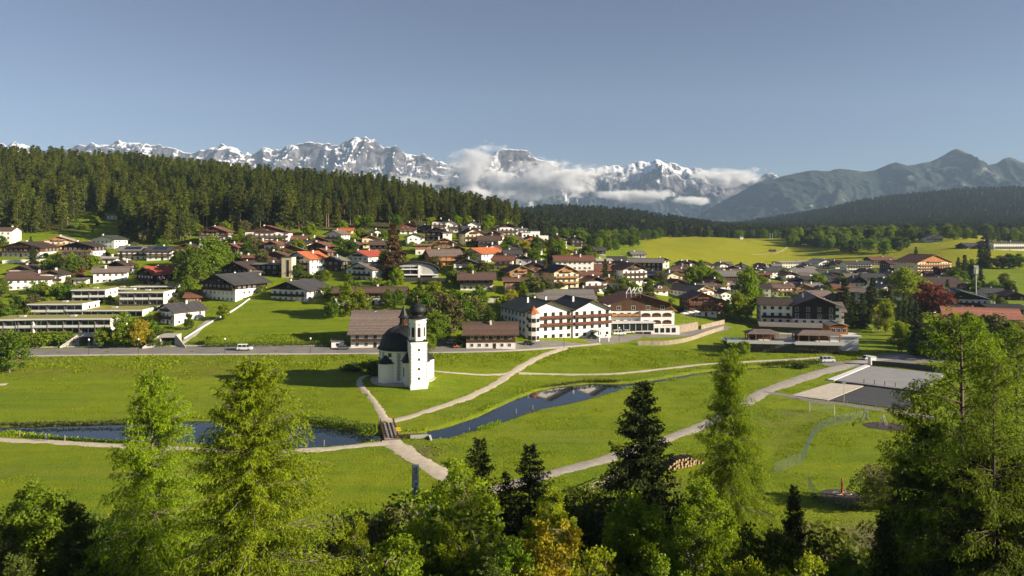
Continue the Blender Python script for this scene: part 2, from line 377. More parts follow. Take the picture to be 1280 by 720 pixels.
def build_ground():
    rows = list(np.arange(10, 262, .85))
    while rows[-1] < 1250: rows.append(rows[-1] * 1.0062)
    while rows[-1] < 7700: rows.append(rows[-1] * 1.03)
    rows = np.array(rows)
    cols = np.concatenate([np.arange(-680, -40, 25), np.arange(-40, 1321, 3.0), np.arange(1345, 1990, 25)])
    PX, YY = np.meshgrid(cols, rows)
    XX = (PX - CX) * YY / F
    Z = G(XX, YY)
    near = (YY < 262)
    Z = Z + np.where(near, .10 * fbm(XX / 3.1, YY / 3.1, 4, 9), .25 * fbm(XX / 14, YY / 14, 3, 9))
    # the steep grassy bank under the road and the rough slope of the near hill
    Z = carve(XX, YY, Z)
    V = np.stack([XX, YY, Z], -1).reshape(-1, 3)
    nr, nc = XX.shape
    i = np.arange(nr - 1)[:, None] * nc + np.arange(nc - 1)[None, :]
    Q = np.stack([i, i + 1, i + nc + 1, i + nc], -1).reshape(-1, 4)
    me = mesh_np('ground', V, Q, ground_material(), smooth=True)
    zn = np.zeros((nr, nc, 4), np.float32); bnk = np.clip((YY - 208) / 5, 0, 1) * np.clip((238 - YY) / 4, 0, 1) * np.clip((460 - PX) / 120, 0, 1) * np.clip(.75 + 1.0 * fbm(XX / 9, YY / 5, 4, 61), 0, 1); zn[..., 3] = 1 - .85 * bnk
    zn[..., 0] = np.clip((PX - 790) / 20, 0, 1) * np.clip((YY - 600) / 40, 0, 1) * (YY < 1200)
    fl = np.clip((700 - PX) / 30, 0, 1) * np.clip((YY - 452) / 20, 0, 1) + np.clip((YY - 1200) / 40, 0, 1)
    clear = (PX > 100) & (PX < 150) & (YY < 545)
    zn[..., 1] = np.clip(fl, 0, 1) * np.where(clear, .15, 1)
    wd = np.full(XX.shape, 9.0); m = (YY > 120) & (YY < 265)
    wd[m] = np.minimum.reduce([poly_sd(XX[m], YY[m], p) for p in WPOLYS])
    zn[..., 2] = np.clip(1 - (wd + .1) / 1.2, 0, 1) * np.clip(.4 + .8 * fbm(XX / 2, YY / 2, 3, 4), 0, 1)
    ftop = np.clip((112 - YY) / 10, 0, 1) * np.clip(.5 + 1.2 * fbm(XX / 5, YY / 5, 4, 21), 0, 1)
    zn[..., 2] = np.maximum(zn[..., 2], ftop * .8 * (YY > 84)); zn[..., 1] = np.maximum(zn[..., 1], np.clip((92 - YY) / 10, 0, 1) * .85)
    pd = np.exp(-(((XX - P(527, 566)[0]) / 4) ** 2 + ((YY - P(527, 566)[1]) / 5) ** 2)); zn[..., 2] = np.maximum(zn[..., 2], .75 * pd)
    for (qx, qy, rx, ry, am) in ((978,528,9,7,.38),(1004,519,8,5,.42),(955,545,7,6,.3),(360,548,5,3,.0),(300,500,14,5,.22),(80,590,16,4,.25),(700,545,16,6,.16)):
        cx_, cy_, _z = P(qx, qy); zn[..., 2] = np.maximum(zn[..., 2], am * np.exp(-(((XX - cx_) / rx) ** 2 + ((YY - cy_) / ry) ** 2)) * np.clip(.6 + 1.1 * fbm(XX / 4, YY / 4, 4, 88), 0, 1.3))
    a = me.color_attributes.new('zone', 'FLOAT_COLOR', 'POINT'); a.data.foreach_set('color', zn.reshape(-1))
    o = obj('ground', me); tag(o, 'rolling green meadows and village hillside', kind='structure')
    return o
ground = build_ground()

def water(name, poly, label):
    mb = MB(); mb.ext(poly, WZ - .02, WZ) if False else mb.face([(x, y, WZ) for x, y in poly])
    m = MATS.get('water')
    if not m:
        m = mat('water', (.010, .017, .028), .03, .1, .3, spec=.38)
        nt = m.node_tree; N = nt.nodes; L = nt.links
        tc = N.new('ShaderNodeTexCoord'); n = N.new('ShaderNodeTexNoise'); n.inputs['Scale'].default_value = 1.3; n.inputs['Detail'].default_value = 3
        bp = N.new('ShaderNodeBump'); bp.inputs['Strength'].default_value = .03; bp.inputs['Distance'].default_value = .1
        L.new(tc.outputs['Object'], n.inputs[0]); L.new(n.outputs[0], bp.inputs['Height']); L.new(bp.outputs[0], N['Principled BSDF'].inputs['Normal'])
    o = mb.build(name, m); return tag(o, label, kind='structure')
def grow(poly, d):
    cx = sum(p[0] for p in poly) / len(poly); cy = sum(p[1] for p in poly) / len(poly)
    return poly
# one water sheet just under the meadow: only where the ground is carved below it does it show
wxs = [(-150, 138), (-18, 138), (-18, 150), (60, 165), (130, 205), (130, 262), (70, 262), (-18, 205), (-150, 185)]
water('stream', wxs, 'dark blue brook crossing the meadow')

# ---------------------------------------------------------------- roads and paths
def ribbon(name, pts, width, m, off=.05, label=None, px=True, n=10, edge=0.0, cross=5, kind='structure', zfix=None, kerb=None):
    w3 = [hit(a, b) for a, b in pts] if px else pts
    line = smooth_line([(p[0], p[1], 0) for p in w3], n)
    ws = width if isinstance(width, (list, tuple)) else [width] * len(pts)
    V = []; Q = []
    for i, p in enumerate(line):
        a = line[max(i - 1, 0)]; b = line[min(i + 1, len(line) - 1)]
        t = (b - a); t.z = 0; t.normalize(); s = Vector((-t.y, t.x, 0))
        f = i / n; k = min(int(f), len(ws) - 2); wd = ws[k] + (ws[k + 1] - ws[k]) * (f - k)
        for c in range(cross):
            u = c / (cross - 1) - .5
            jit = 0
            if edge and c in (0, cross - 1): jit = edge * (vnoise(np.array(p.x / 1.3), np.array(p.y / 1.3), 3 + c) - .5)
            q = p + s * (u * wd + float(jit))
            z = float(G(q.x, q.y)) if zfix is None else zfix
            V.append((q.x, q.y, z + off + (.05 if c not in (0, cross - 1) else -.09)))
    for i in range(len(line) - 1):
        for c in range(cross - 1):
            j = i * cross + c; Q.append((j, j + 1, j + cross + 1, j + cross))
    o = obj(name, mesh_np(name, V, Q, m, smooth=True)); tag(o, label, kind=kind); return o
M_gravel = mat('pale_gravel', (.50, .43, .33), .95, .15, .7, bump=.5, bscale=9)
M_asph = mat('asphalt', (.20, .185, .17), .9, .15, .25, bump=.3, bscale=12)
M_walk = mat('pavement_slabs', (.42, .39, .34), .9, .12, .5)
M_grey = mat('grey_path', (.36, .32, .27), .95, .18, .6, bump=.4, bscale=9)
ribbon('road', [(-120,444),(-40,442.5),(0,441),(100,439.5),(200,438.5),(320,438),(420,437.5),(500,437),(580,436),(640,434),(700,430),(760,426)], 9.5, M_asph, .08, 'asphalt village road along the top of the meadow bank')
ribbon('pavement', [(-120,447.5),(0,446),(100,444.5),(200,443.5),(320,443),(420,442.5),(500,442),(580,440.5),(640,438.5),(700,434.5),(750,430)], 2.0, M_walk, .2, 'pale pavement along the meadow side of the road')
ribbon('pavement', [(20,434.6),(100,433.6),(170,433.0),(240,432.6),(330,432),(420,431.6)], 1.6, M_walk, .2, 'narrow pale pavement below the hedge on the village side of the road')
ribbon('hotel_road', [(740,427.5),(790,422),(830,419),(860,416),(890,412),(905,407)], 8.5, M_asph, .1, 'asphalt road curving up past the hotels')
ribbon('gravel_path', [(707,435),(680,444),(655,456.5),(640,466),(620,480),(585,497),(540,512),(505,523),(483,528)], 3.2, M_gravel, .06, 'pale gravel path sloping from the road to the bridge', edge=.7)
ribbon('gravel_path', [(534,463.5),(560,465.5),(580,467),(610,468.5),(642,466.5)], 2.0, M_gravel, .06, 'thin gravel path from the chapel to the path fork', edge=.5)
ribbon('gravel_path', [(648,466.5),(700,468),(770,467),(830,461),(880,455.5),(940,452),(1000,449),(1040,446)], [2.6,2.6,2.6,2.6,2.8,3.4,4,4.5], M_gravel, .06, 'gravel path along the upper bank of the brook', edge=.5)
ribbon('gravel_path', [(483,527),(477,516),(470,505),(461,493),(452,484),(449,477),(455,471),(466,469)], [3.2,2.4,1.8,1.7,1.8,2,2,2], M_gravel, .06, 'worn footpath climbing from the bridge to the chapel', edge=.9)
ribbon('gravel_path', [(488,549),(500,560),(520,573),(540,584),(560,598),(585,612)], [3.4,5,4.6,4,3.6,3.2], M_gravel, .07, 'wide gravel path leaving the bridge toward the trees', edge=.8)
ribbon('gravel_path', [(-60,547),(0,549.5),(60,552.5),(140,557),(240,561.5),(320,563.5),(400,562),(450,557),(494,553)], [2.8,2.8,2.8,2.8,2.8,2.8,2.8,3,3.6], M_gravel, .065, 'gravel path along the near bank of the pond', edge=.6)
ribbon('gravel_path', [(420,668),(470,653),(520,641),(580,624),(640,606),(690,592),(740,579),(800,560),(850,543),(890,527),(930,505),(958,489),(990,477.5),(1030,464.5),(1060,457),(1090,450),(1140,444)], [3,3.2,3.2,3.2,3.4,3.6,3.6,3.6,3.6,4,4.2,4.6,5,5.5,6,8,9], M_grey, .075, 'grey gravel promenade crossing the meadow toward the courts', edge=.4)
ribbon('grey_path', [(955,490),(980,494),(1010,500),(1050,505),(1090,511),(1130,517),(1180,524)], 3.0, mat('dark_gravel', (.24,.21,.18), .95, .2, .8, bump=.4), .085, 'dark gravel path between the courts and the football lawn', edge=.5)
# ---------------------------------------------------------------- mountains
SIL_SNOW = [(-220,195),(-150,190),(-60,185),(0,179),(15,178),(30,183),(55,187),(75,188),(100,182),(115,179),(130,180),(150,178),(165,179),(180,181),(195,184),(210,184),(225,187),(240,191),(250,190),(262,187),(272,184),(283,181),(292,186),(303,193),(318,192),(330,187),(340,185),(352,186),(365,183),(380,180),(395,177),(410,177),(425,179),(433,173),(443,169),(450,170),(462,175),(470,178),(480,184),(495,184),(505,190),(515,193),(530,193),(545,200),(560,205),(575,205),(590,203),(605,200),(620,191),(630,187),(640,186),(652,185),(663,192),(675,197),(690,203),(705,208),(720,212),(735,209),(748,206),(765,207),(780,207),(795,202),(810,200),(825,203),(840,205),(855,208),(870,210),(880,214),(890,217),(910,222),(930,226),(945,220),(955,217),(965,216),(975,220),(1000,226),(1060,232),(1150,236),(1300,238),(1500,240)]
SIL_RIGHT = [(760,296),(800,291),(840,284),(866,276),(885,262),(905,250),(925,241),(945,230),(960,225),(985,219),(1010,214),(1035,213),(1050,211),(1065,213),(1080,214),(1095,213),(1110,206),(1120,203),(1135,207),(1150,205),(1165,201),(1180,194),(1190,188),(1196,186),(1205,190),(1215,196),(1225,205),(1235,206),(1245,204),(1255,198),(1262,196),(1270,199),(1280,203),(1300,200),(1340,210),(1420,222),(1500,240),(1650,270)]
def mountain(name, sil, Yf, Yr, Yb, zf, step, rows, ribw, amp, m, label, seed, jag):
    a = np.array(sil, float)
    px = np.arange(a[0, 0], a[-1, 0] + .1, step)
    zr = H + (HY - np.interp(px, a[:, 0], a[:, 1])) * Yr / F
    xr = (px - CX) * Yr / F
    zr = zr + jag * fbm(xr / 130, xr * 0 + seed, 4, seed)
    s1 = np.linspace(0, 1, rows); s2 = np.linspace(1, 0, rows // 4)[1:]
    YY = np.concatenate([Yf + (Yr - Yf) * s1, Yr + (Yb - Yr) * (1 - s2)])
    SS = np.concatenate([s1, s2])
    X = (px[None, :] - CX) * YY[:, None] / F if False else (xr[None, :] + 0 * YY[:, None])
    Y = YY[:, None] + 0 * px[None, :]; s = SS[:, None] + 0 * px[None, :]
    wx = X + 260 * fbm(X / 700, Y / 700, 3, seed + 1)
    wy = Y + 260 * fbm(X / 700 + 9, Y / 700, 3, seed + 2)
    env = s * (1 - s) * 4
    base = zf + (zr[None, :] - zf) * (0.62 * s + .38 * s ** 2.2)
    rib = ridged(wx / ribw, wy / (ribw * 2.4), 5, seed + 3) - .42
    fine = ridged(wx / (ribw * .28), wy / (ribw * .45), 4, seed + 5) - .42
    z = base + (zr[None, :] - zf) * (amp * rib * env + .30 * amp * fine * np.minimum(1, env * 1.5 + .12)) + (zr[None, :] - zf) * .05 * fbm(X / 70, Y / 70, 4, seed + 8) * np.minimum(1, env + .15)
    V = np.stack([X, Y, z], -1).reshape(-1, 3); nr, nc = X.shape
    i = np.arange(nr - 1)[:, None] * nc + np.arange(nc - 1)[None, :]
    Q = np.stack([i, i + 1, i + nc + 1, i + nc], -1).reshape(-1, 4)
    o = obj(name, mesh_np(name, V, Q, m, smooth=False)); tag(o, label, kind='structure'); return o
def rock_material(name, rock, rock2, forest, fline, fvar, snow=None, sline=0, svar=300, slope=(.45, .75)):
    m = bpy.data.materials.new(name); m.use_nodes = True; nt = m.node_tree; N = nt.nodes; L = nt.links; b = N['Principled BSDF']
    b.inputs['Roughness'].default_value = .9; b.inputs['Specular IOR Level'].default_value = .1
    g = N.new('ShaderNodeNewGeometry'); sp = N.new('ShaderNodeSeparateXYZ'); L.new(g.outputs['Position'], sp.inputs[0]); sn = N.new('ShaderNodeSeparateXYZ'); L.new(g.outputs['Normal'], sn.inputs[0])
    def noise(sc, det=6, st=None):
        n = N.new('ShaderNodeTexNoise'); n.inputs['Scale'].default_value = sc; n.inputs['Detail'].default_value = det; n.inputs['Roughness'].default_value = .65
        mp = N.new('ShaderNodeMapping'); L.new(g.outputs['Position'], mp.inputs[0])
        if st: mp.inputs['Scale'].default_value = st
        L.new(mp.outputs[0], n.inputs[0]); return n.outputs[0]
    def ramp(f, a, c):
        r = N.new('ShaderNodeMapRange'); r.inputs[1].default_value = a; r.inputs[2].default_value = c; L.new(f, r.inputs[0]); return r.outputs[0]
    def mul(a, c, op='MULTIPLY'):
        x = N.new('ShaderNodeMath'); x.operation = op
        for k, v in ((0, a), (1, c)):
            if isinstance(v, (int, float)): x.inputs[k].default_value = v
            else: L.new(v, x.inputs[k])
        return x.outputs[0]
    def mix(f, a, c):
        x = N.new('ShaderNodeMix'); x.data_type = 'RGBA'; L.new(f, x.inputs[0])
        for k, v in ((6, a), (7, c)):
            if isinstance(v, tuple): x.inputs[k].default_value = (*v, 1)
            else: L.new(v, x.inputs[k])
        return x.outputs[2]
    c = mix(ramp(noise(.011, 9), .40, .60), rock, rock2); c = mix(ramp(noise(.004, 5, (1, 1, 3.0)), .50, .62), c, tuple(v * .55 for v in rock))
    zz = mul(sp.outputs[2], mul(mul(noise(.0022, 7), .5, 'SUBTRACT'), fvar * 2), 'ADD')
    ff = ramp(zz, fline + 90, fline - 60)
    if forest:
        patch = ramp(noise(.0045, 7), .66, .60)
        c = mix(mul(ff, patch), c, forest)
    if snow:
        z2 = mul(sp.outputs[2], mul(mul(noise(.0035, 9), .5, 'SUBTRACT'), svar * 2), 'ADD')
        st = mul(mul(sn.outputs[2], mul(mul(noise(.012, 7), .5, 'SUBTRACT'), .55), 'ADD'), mul(mul(ramp(sp.outputs[0], 700, 1500), ramp(sp.outputs[0], 3500, 2900)), .13), 'ADD')
        st = mul(st, mul(mul(noise(.0065, 9), .5, 'SUBTRACT'), 1.1), 'ADD'); f = mul(ramp(z2, sline - 60, sline + 160), ramp(st, *slope))
        gul = mul(ramp(noise(.007, 6, (1, .22, .22)), .60, .68), ramp(sp.outputs[2], 330, 600))
        c = mix(mul(f, mul(gul, .8), 'MAXIMUM'), c, snow)
    L.new(c, b.inputs['Base Color'])
    return m
mountain('mountain_range', SIL_SNOW, 8700, 10500, 12500, 0, 1.6, 190, 620, .46,
         rock_material('snowy_rock', (.042, .040, .048), (.16, .145, .145), (.02, .03, .032), 560, 300, (.78, .80, .84), 820, 480, (.66, .76)), 'distant jagged grey mountains streaked with snow', 3, 60)
mountain('mountain_range', SIL_RIGHT, 4900, 6600, 8000, 10, 1.6, 150, 520, .26,
         rock_material('wooded_rock', (.17, .16, .15), (.27, .25, .23), (.028, .042, .03), 780, 240), 'dark wooded mountain massif with a pointed grey summit', 31, 9)

# ---------------------------------------------------------------- clouds clinging to the mountains (beyond the haze)
def cloud_material():
    m = bpy.data.materials.new('cloud_vapour'); m.use_nodes = True; nt = m.node_tree; N = nt.nodes; L = nt.links
    N.remove(N['Principled BSDF'])
    v = N.new('ShaderNodeVolumePrincipled'); v.inputs['Color'].default_value = (1, 1, 1, 1); v.inputs['Anisotropy'].default_value = .1
    tc = N.new('ShaderNodeTexCoord'); g = N.new('ShaderNodeNewGeometry')
    ln = N.new('ShaderNodeVectorMath'); ln.operation = 'LENGTH'; L.new(tc.outputs['Object'], ln.inputs[0])
    n = N.new('ShaderNodeTexNoise'); n.inputs['Scale'].default_value = .0056; n.inputs['Detail'].default_value = 6; n.inputs['Roughness'].default_value = .68; n.inputs['Distortion'].default_value = .4
    mp = N.new('ShaderNodeMapping'); mp.inputs['Scale'].default_value = (.6, .6, 1); L.new(g.outputs['Position'], mp.inputs[0]); L.new(mp.outputs[0], n.inputs[0])
    a = N.new('ShaderNodeMath'); a.operation = 'MULTIPLY_ADD'; a.inputs[1].default_value = -.9; a.inputs[2].default_value = -.36; L.new(ln.outputs['Value'], a.inputs[0])
    s = N.new('ShaderNodeMath'); s.operation = 'ADD'; n2 = N.new('ShaderNodeMath'); n2.operation = 'MULTIPLY'; n2.inputs[1].default_value = 1.75; L.new(n.outputs[0], n2.inputs[0]); L.new(a.outputs[0], s.inputs[0]); L.new(n2.outputs[0], s.inputs[1])
    oi = N.new('ShaderNodeObjectInfo')
    r = N.new('ShaderNodeMapRange'); r.inputs[1].default_value = .0; r.inputs[2].default_value = .5; r.inputs[3].default_value = 0; r.inputs[4].default_value = .020; L.new(s.outputs[0], r.inputs[0])
    k = N.new('ShaderNodeMath'); k.operation = 'MULTIPLY'; L.new(r.outputs[0], k.inputs[0]); sc = N.new('ShaderNodeSeparateColor'); L.new(oi.outputs['Color'], sc.inputs[0]); L.new(sc.outputs[0], k.inputs[1])
    L.new(k.outputs[0], v.inputs['Density']); L.new(v.outputs[0], N['Material Output'].inputs['Volume'])
    return m
CM = cloud_material()
def cloud(px, py, hw, hh, Y, dens, label, tilt=0):
    bm = bmesh.new(); bmesh.ops.create_icosphere(bm, subdivisions=3, radius=1)
    me = bpy.data.meshes.new('cloud'); bm.to_mesh(me); bm.free(); me.materials.append(CM)
    o = obj('cloud', me); s = Y / F
    o.location = ((px - CX) * s, Y, H + (HY - py) * s); o.scale = (hw * s, min(hw * s, 420) * .8, hh * s); o.rotation_euler = (0, -R(tilt), 0); o.color = (dens, dens, dens, 1)
    tag(o, label, 'cloud')
CLOUDS = [
 (655,226,165,38,8780,1.2,'broad white cloud bank across the middle of the snowy range'),
 (586,203,72,30,8560,.75,'thin wisp of cloud rising above the cloud bank',22),
 (704,222,80,30,8520,.6,'soft grey cloud thinning out beside the snowy summit'),
 (792,245,100,13,8500,1.5,'low flat white cloud strip below the snowy summit',-1.5),
 (860,251,50,9,8440,1.4,'short flat white cloud at the end of the low strip'),
 (912,222,76,20,8560,1.1,'white cloud resting on the shoulder behind the dark massif'),
 (505,230,85,14,8500,1.5,'bright fog bank just above the forest edge below the highest peak'),
 (608,244,140,15,8640,1.4,'long bright cloud base lying low behind the wooded ridge'),
]
for c in CLOUDS: cloud(*c)
# ---------------------------------------------------------------- air
def build_haze(d):
    mb = MB(); mb.box(-9000, 9000, -300, 8090, -3, 1560)
    m = bpy.data.materials.new('air_haze'); m.use_nodes = True; N = m.node_tree.nodes; N.remove(N['Principled BSDF'])
    v = N.new('ShaderNodeVolumePrincipled'); v.inputs['Density'].default_value = d; v.inputs['Color'].default_value = (.50, .70, 1, 1); v.inputs['Anisotropy'].default_value = .0
    m.node_tree.links.new(v.outputs[0], N['Material Output'].inputs['Volume'])
    o = mb.build('haze', m); tag(o, 'thin blue haze filling the valley air', kind='stuff')
HAZE = 4.6e-5
build_haze(HAZE)
# ---------------------------------------------------------------- trees
def _norm(a): return a / (np.linalg.norm(a, axis=-1, keepdims=True) + 1e-9)
def leaf_quads(P_, D, l, w, rng):
    n = len(P_); D = _norm(D); S_ = _norm(np.cross(D, rng.normal(size=(n, 3))))
    l = np.broadcast_to(l, (n,))[:, None]; w = np.broadcast_to(w, (n,))[:, None]
    N_ = np.cross(D, S_)
    V = np.stack([P_, P_ + D * l * .5 + S_ * w, P_ + D * l + N_ * w * .3, P_ + D * l * .5 - S_ * w], 1).reshape(-1, 3)
    Q = np.arange(4 * n).reshape(-1, 4)
    return V, Q
def tubes(lines, sides=4):
    V = []; Q = []; base = 0
    for pts, rad in lines:
        pts = np.asarray(pts, float); k = len(pts)
        t = np.gradient(pts, axis=0); t = _norm(t)
        ref = np.array([0.31, .17, .93]) if abs(t[0][2]) < .9 else np.array([1, .2, 0.1])
        u = _norm(np.cross(t, ref)); v = np.cross(t, u)
        a = np.arange(sides) * 2 * math.pi / sides
        ring = pts[:, None] + (u[:, None] * np.cos(a)[None, :, None] + v[:, None] * np.sin(a)[None, :, None]) * np.asarray(rad)[:, None, None]
        V.append(ring.reshape(-1, 3))
        i = np.arange(k - 1)[:, None] * sides + np.arange(sides)[None, :]; j = np.arange(k - 1)[:, None] * sides + (np.arange(sides)[None, :] + 1) % sides
        Q.append(np.stack([i, j, j + sides, i + sides], -1).reshape(-1, 4) + base); base += k * sides
    return np.concatenate(V), np.concatenate(Q)
def trunk_line(h, r, rng, n=7, wob=.012):
    z = np.linspace(-.6, h, n); p = np.stack([np.cumsum(rng.normal(size=n)) * wob * h * .3, np.cumsum(rng.normal(size=n)) * wob * h * .3, z], -1); p[:2, :2] *= 0
    rad = r * (1 - np.clip(z / h, 0, 1)) ** .8 + .012
    return p, rad
def conifer(seed, h, Rr, dz, nb, base, droop, lift, step, nt_, tl, tw_, lat, pend, shape=.85, gap=.0, limb=True, r=None, upr=0.0, sides=4):
    rng = np.random.default_rng(seed)
    tp, trr = trunk_line(h, r or h * .011, rng, wob=.004)
    lines = [(tp, trr)]; PP = []; DD = []; LL = []; VV = []
    z = base * h; lean = rng.uniform(0, 6.28)
    while z < h * .985:
        t = (z / h - base) / (1 - base)
        L0 = Rr * (1 - t) ** shape * (1 - .25 * max(0, .12 - t) / .12) + .22
        for k in range(nb):
            if rng.random() < gap: continue
            az = rng.uniform(0, 6.283); L = L0 * rng.uniform(.55, 1.15) * (1 + .1 * math.cos(az - lean))
            zb = z + rng.uniform(-.5, .5) * dz
            cx = np.interp(zb, tp[:, 2], tp[:, 0]); cy = np.interp(zb, tp[:, 2], tp[:, 1])
            lf = lift * rng.uniform(.6, 1.4) + (.9 * t ** 3); dr = droop * rng.uniform(.7, 1.3) * (1 - .6 * t)
            n = max(2, int(L / step)); s = (np.arange(n) + rng.random(n) * .9) / n; s = .12 + .88 * s
            ca, sa = math.cos(az), math.sin(az)
            bx = s * L; bz = zb + lf * s * L - dr * L * s ** 2 + upr * L * np.maximum(0, s - .7) ** 2 * 4
            pts = np.stack([cx + ca * bx, cy + sa * bx, bz], -1)
            if limb and L > 1.0:
                ls = np.array([0, .35, .7, 1.]); lb = ls * L * .95
                lines.append((np.stack([cx + ca * lb, cy + sa * lb, zb + lf * ls * L - dr * L * ls ** 2], -1), np.array([.035, .025, .015, .006]) * (.5 + L * .22)))
            out = np.array([ca, sa, lf - 2 * dr * .6]); sd = np.array([-sa, ca, 0])
            tv = rng.normal(0, .3)
            for sg in (-1, 1):
                m = len(s); tlen = lat * L * (1.05 - .75 * s) * rng.uniform(.6, 1.2, m) + .18
                td = _norm(out[None] * rng.uniform(.4, .9, (m, 1)) + sg * sd[None] * rng.uniform(.5, 1.0, (m, 1)) + np.array([0, 0, -pend])[None] * rng.uniform(.4, 1.4, (m, 1)))
                u = rng.random((m, nt_)) ** .8
                pos = pts[:, None] + td[:, None] * (tlen[:, None] * u)[..., None] + np.array([0, 0, -1.0]) * (pend * .5 * tlen[:, None] * u ** 2)[..., None]
                PP.append(pos.reshape(-1, 3)); d = td[:, None] * .6 + rng.normal(0, .45, (m, nt_, 3)) + np.array([0, 0, -pend * .35]); DD.append(d.reshape(-1, 3))
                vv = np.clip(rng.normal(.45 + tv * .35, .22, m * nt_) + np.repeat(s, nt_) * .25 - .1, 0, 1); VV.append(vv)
        z += dz * rng.uniform(.75, 1.25)
    Pn = np.concatenate(PP); Dn = np.concatenate(DD); v = np.concatenate(VV)
    V, Q = leaf_quads(Pn, Dn, tl * rng.uniform(.6, 1.3, len(Pn)), tw_ * rng.uniform(.7, 1.2, len(Pn)), rng)
    return tubes(lines, sides), (V, Q, v)
def leafy(seed, h, Rr, z0, nclump, nleaf, ll, lw, egg=1.0, stems=1, clump=.30, r=None, flat=.75, limb=True, tall=0.0, up=.0):
    """broad-leaved tree or bush: limbs run to clumps of leaves spread through an uneven crown"""
    rng = np.random.default_rng(seed); lines = []
    hc = (h - z0) / 2; zc = z0 + hc
    cs = []
    while len(cs) < nclump:
        p = rng.normal(size=3); p /= np.linalg.norm(p); rr = rng.random() ** .42
        q = p * rr
        wob = 1 + .22 * math.sin(3.1 * p[0] + seed) + .18 * math.sin(4.3 * p[1] - seed * 1.7) + .12 * math.sin(5.7 * p[2] + seed * .6)
        kz = q[2]; wid = (1 - egg * .38 * max(kz, -.4))
        cs.append((q[0] * Rr * wob * wid, q[1] * Rr * wob * wid, zc + kz * hc * (.92 + .12 * rng.random()), rr))
    cs = np.array(cs)
    trs = []
    for s in range(stems):
        tp, trr = trunk_line(h * (.9 if stems == 1 else rng.uniform(.6, .9)), (r or h * .014) / (1 if stems == 1 else 1.6), rng, wob=.012)
        if stems > 1:
            a = rng.uniform(0, 6.28); tp[:, 0] += math.cos(a) * np.clip(tp[:, 2], 0, None) * .09; tp[:, 1] += math.sin(a) * np.clip(tp[:, 2], 0, None) * .09
        lines.append((tp, trr)); trs.append(tp)
    PP = []; DD = []; VV = []
    for i, c in enumerate(cs):
        tp = trs[i % stems]; rad = clump * Rr * rng.uniform(.65, 1.3)
        if limb:
            zb = max(z0 * .7, c[2] - np.hypot(c[0], c[1]) * rng.uniform(.5, 1.1)); zb = min(zb, h * .85)
            o = np.array([np.interp(zb, tp[:, 2], tp[:, 0]), np.interp(zb, tp[:, 2], tp[:, 1]), zb]); e = c[:3]
            mid = (o + e) / 2 + np.array([0, 0, .12 * np.linalg.norm(e - o)]) + rng.normal(0, .05, 3) * np.linalg.norm(e - o)
            r0 = .008 * np.linalg.norm(e - o) + .010
            lines.append((np.stack([o, mid, e]), np.array([r0, r0 * .6, .006])))
        n = max(6, int(nleaf * rng.uniform(.5, 1.3)))
        g = rng.normal(size=(n, 3)); g = g / np.linalg.norm(g, axis=1, keepdims=True) * (rng.random((n, 1)) ** .5)
        pos = c[:3] + g * rad * np.array([1, 1, flat]) + rng.normal(0, rad * .12, (n, 3))
        PP.append(pos); DD.append(g * .5 + rng.normal(0, .7, (n, 3)) + np.array([0, 0, up - .2])); tv = rng.normal(.5, .2)
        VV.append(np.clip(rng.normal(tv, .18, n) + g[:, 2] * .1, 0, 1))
    Pn = np.concatenate(PP); Dn = np.concatenate(DD); v = np.concatenate(VV)
    V, Q = leaf_quads(Pn, Dn, ll * rng.uniform(.6, 1.3, len(Pn)), lw * rng.uniform(.7, 1.3, len(Pn)), rng)
    return tubes(lines, 5), (V, Q, v)
def foliage(name, c1, c2, trans=.3, obvar=.12, tcol=None):
    return mat(name, c1, .65, col2=c2, attr='v', trans=trans, spec=.2, obvar=obvar, tcol=tcol)
FOL = {
 'larch': foliage('larch_needles', (.125, .200, .006), (.310, .410, .014), .45),
 'larchdk': foliage('old_larch_needles', (.080, .125, .009), (.210, .265, .018), .42),
 'spruce': foliage('spruce_needles', (.022, .038, .010), (.075, .096, .017), .2),
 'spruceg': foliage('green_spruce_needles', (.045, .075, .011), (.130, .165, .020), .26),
 'forest': foliage('forest_needles', (.038, .056, .006), (.150, .162, .013), .25, .38),
 'birch': foliage('birch_leaves', (.140, .200, .008), (.330, .390, .018), .45),
 'gold': foliage('golden_leaves', (.240, .215, .012), (.440, .370, .025), .45),
 'green': foliage('green_leaves', (.070, .125, .007), (.190, .260, .014), .38, .25),
 'bright': foliage('bright_leaves', (.135, .200, .007), (.280, .350, .014), .42, .15),
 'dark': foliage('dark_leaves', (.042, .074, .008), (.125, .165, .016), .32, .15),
 'olive': foliage('olive_leaves', (.085, .090, .028), (.180, .175, .055), .3, .15),
 'copper': foliage('copper_leaves', (.100, .035, .026), (.230, .085, .055), .3, .1, (1.3, .7, .5)),
 'orangey': foliage('rusty_leaves', (.120, .075, .015), (.240, .140, .030), .3, .1),
}
BARK = mat('bark', (.10, .072, .05), .95, .3, 3, bump=.6)
BARKW = mat('birch_bark', (.40, .37, .32), .85, .3, 2.5, bump=.3)
BARKG = mat('grey_bark', (.20, .165, .13), .95, .25, 3, bump=.5)
PROTO = {}
def proto(key, arr, fol, bark):
    (tv, tq), (cv, cq, v) = arr
    PROTO[key] = (mesh_np('trunk', tv, tq, bark, smooth=True), mesh_np('crown', cv, cq, FOL[fol], attr=v), float(cv[:, 2].max()))
def put_tree(key, name, loc, h, rz, label, group=None, sx=1.0, cat='tree', parts=True):
    tm, cm, ph = PROTO[key]; k = h / ph
    e = empty(name, loc, rz, label, cat, group); e.scale = (k * sx, k * sx, k)
    obj('trunk', tm, e); obj('crown', cm, e)
    return e
rr = random.Random(5)
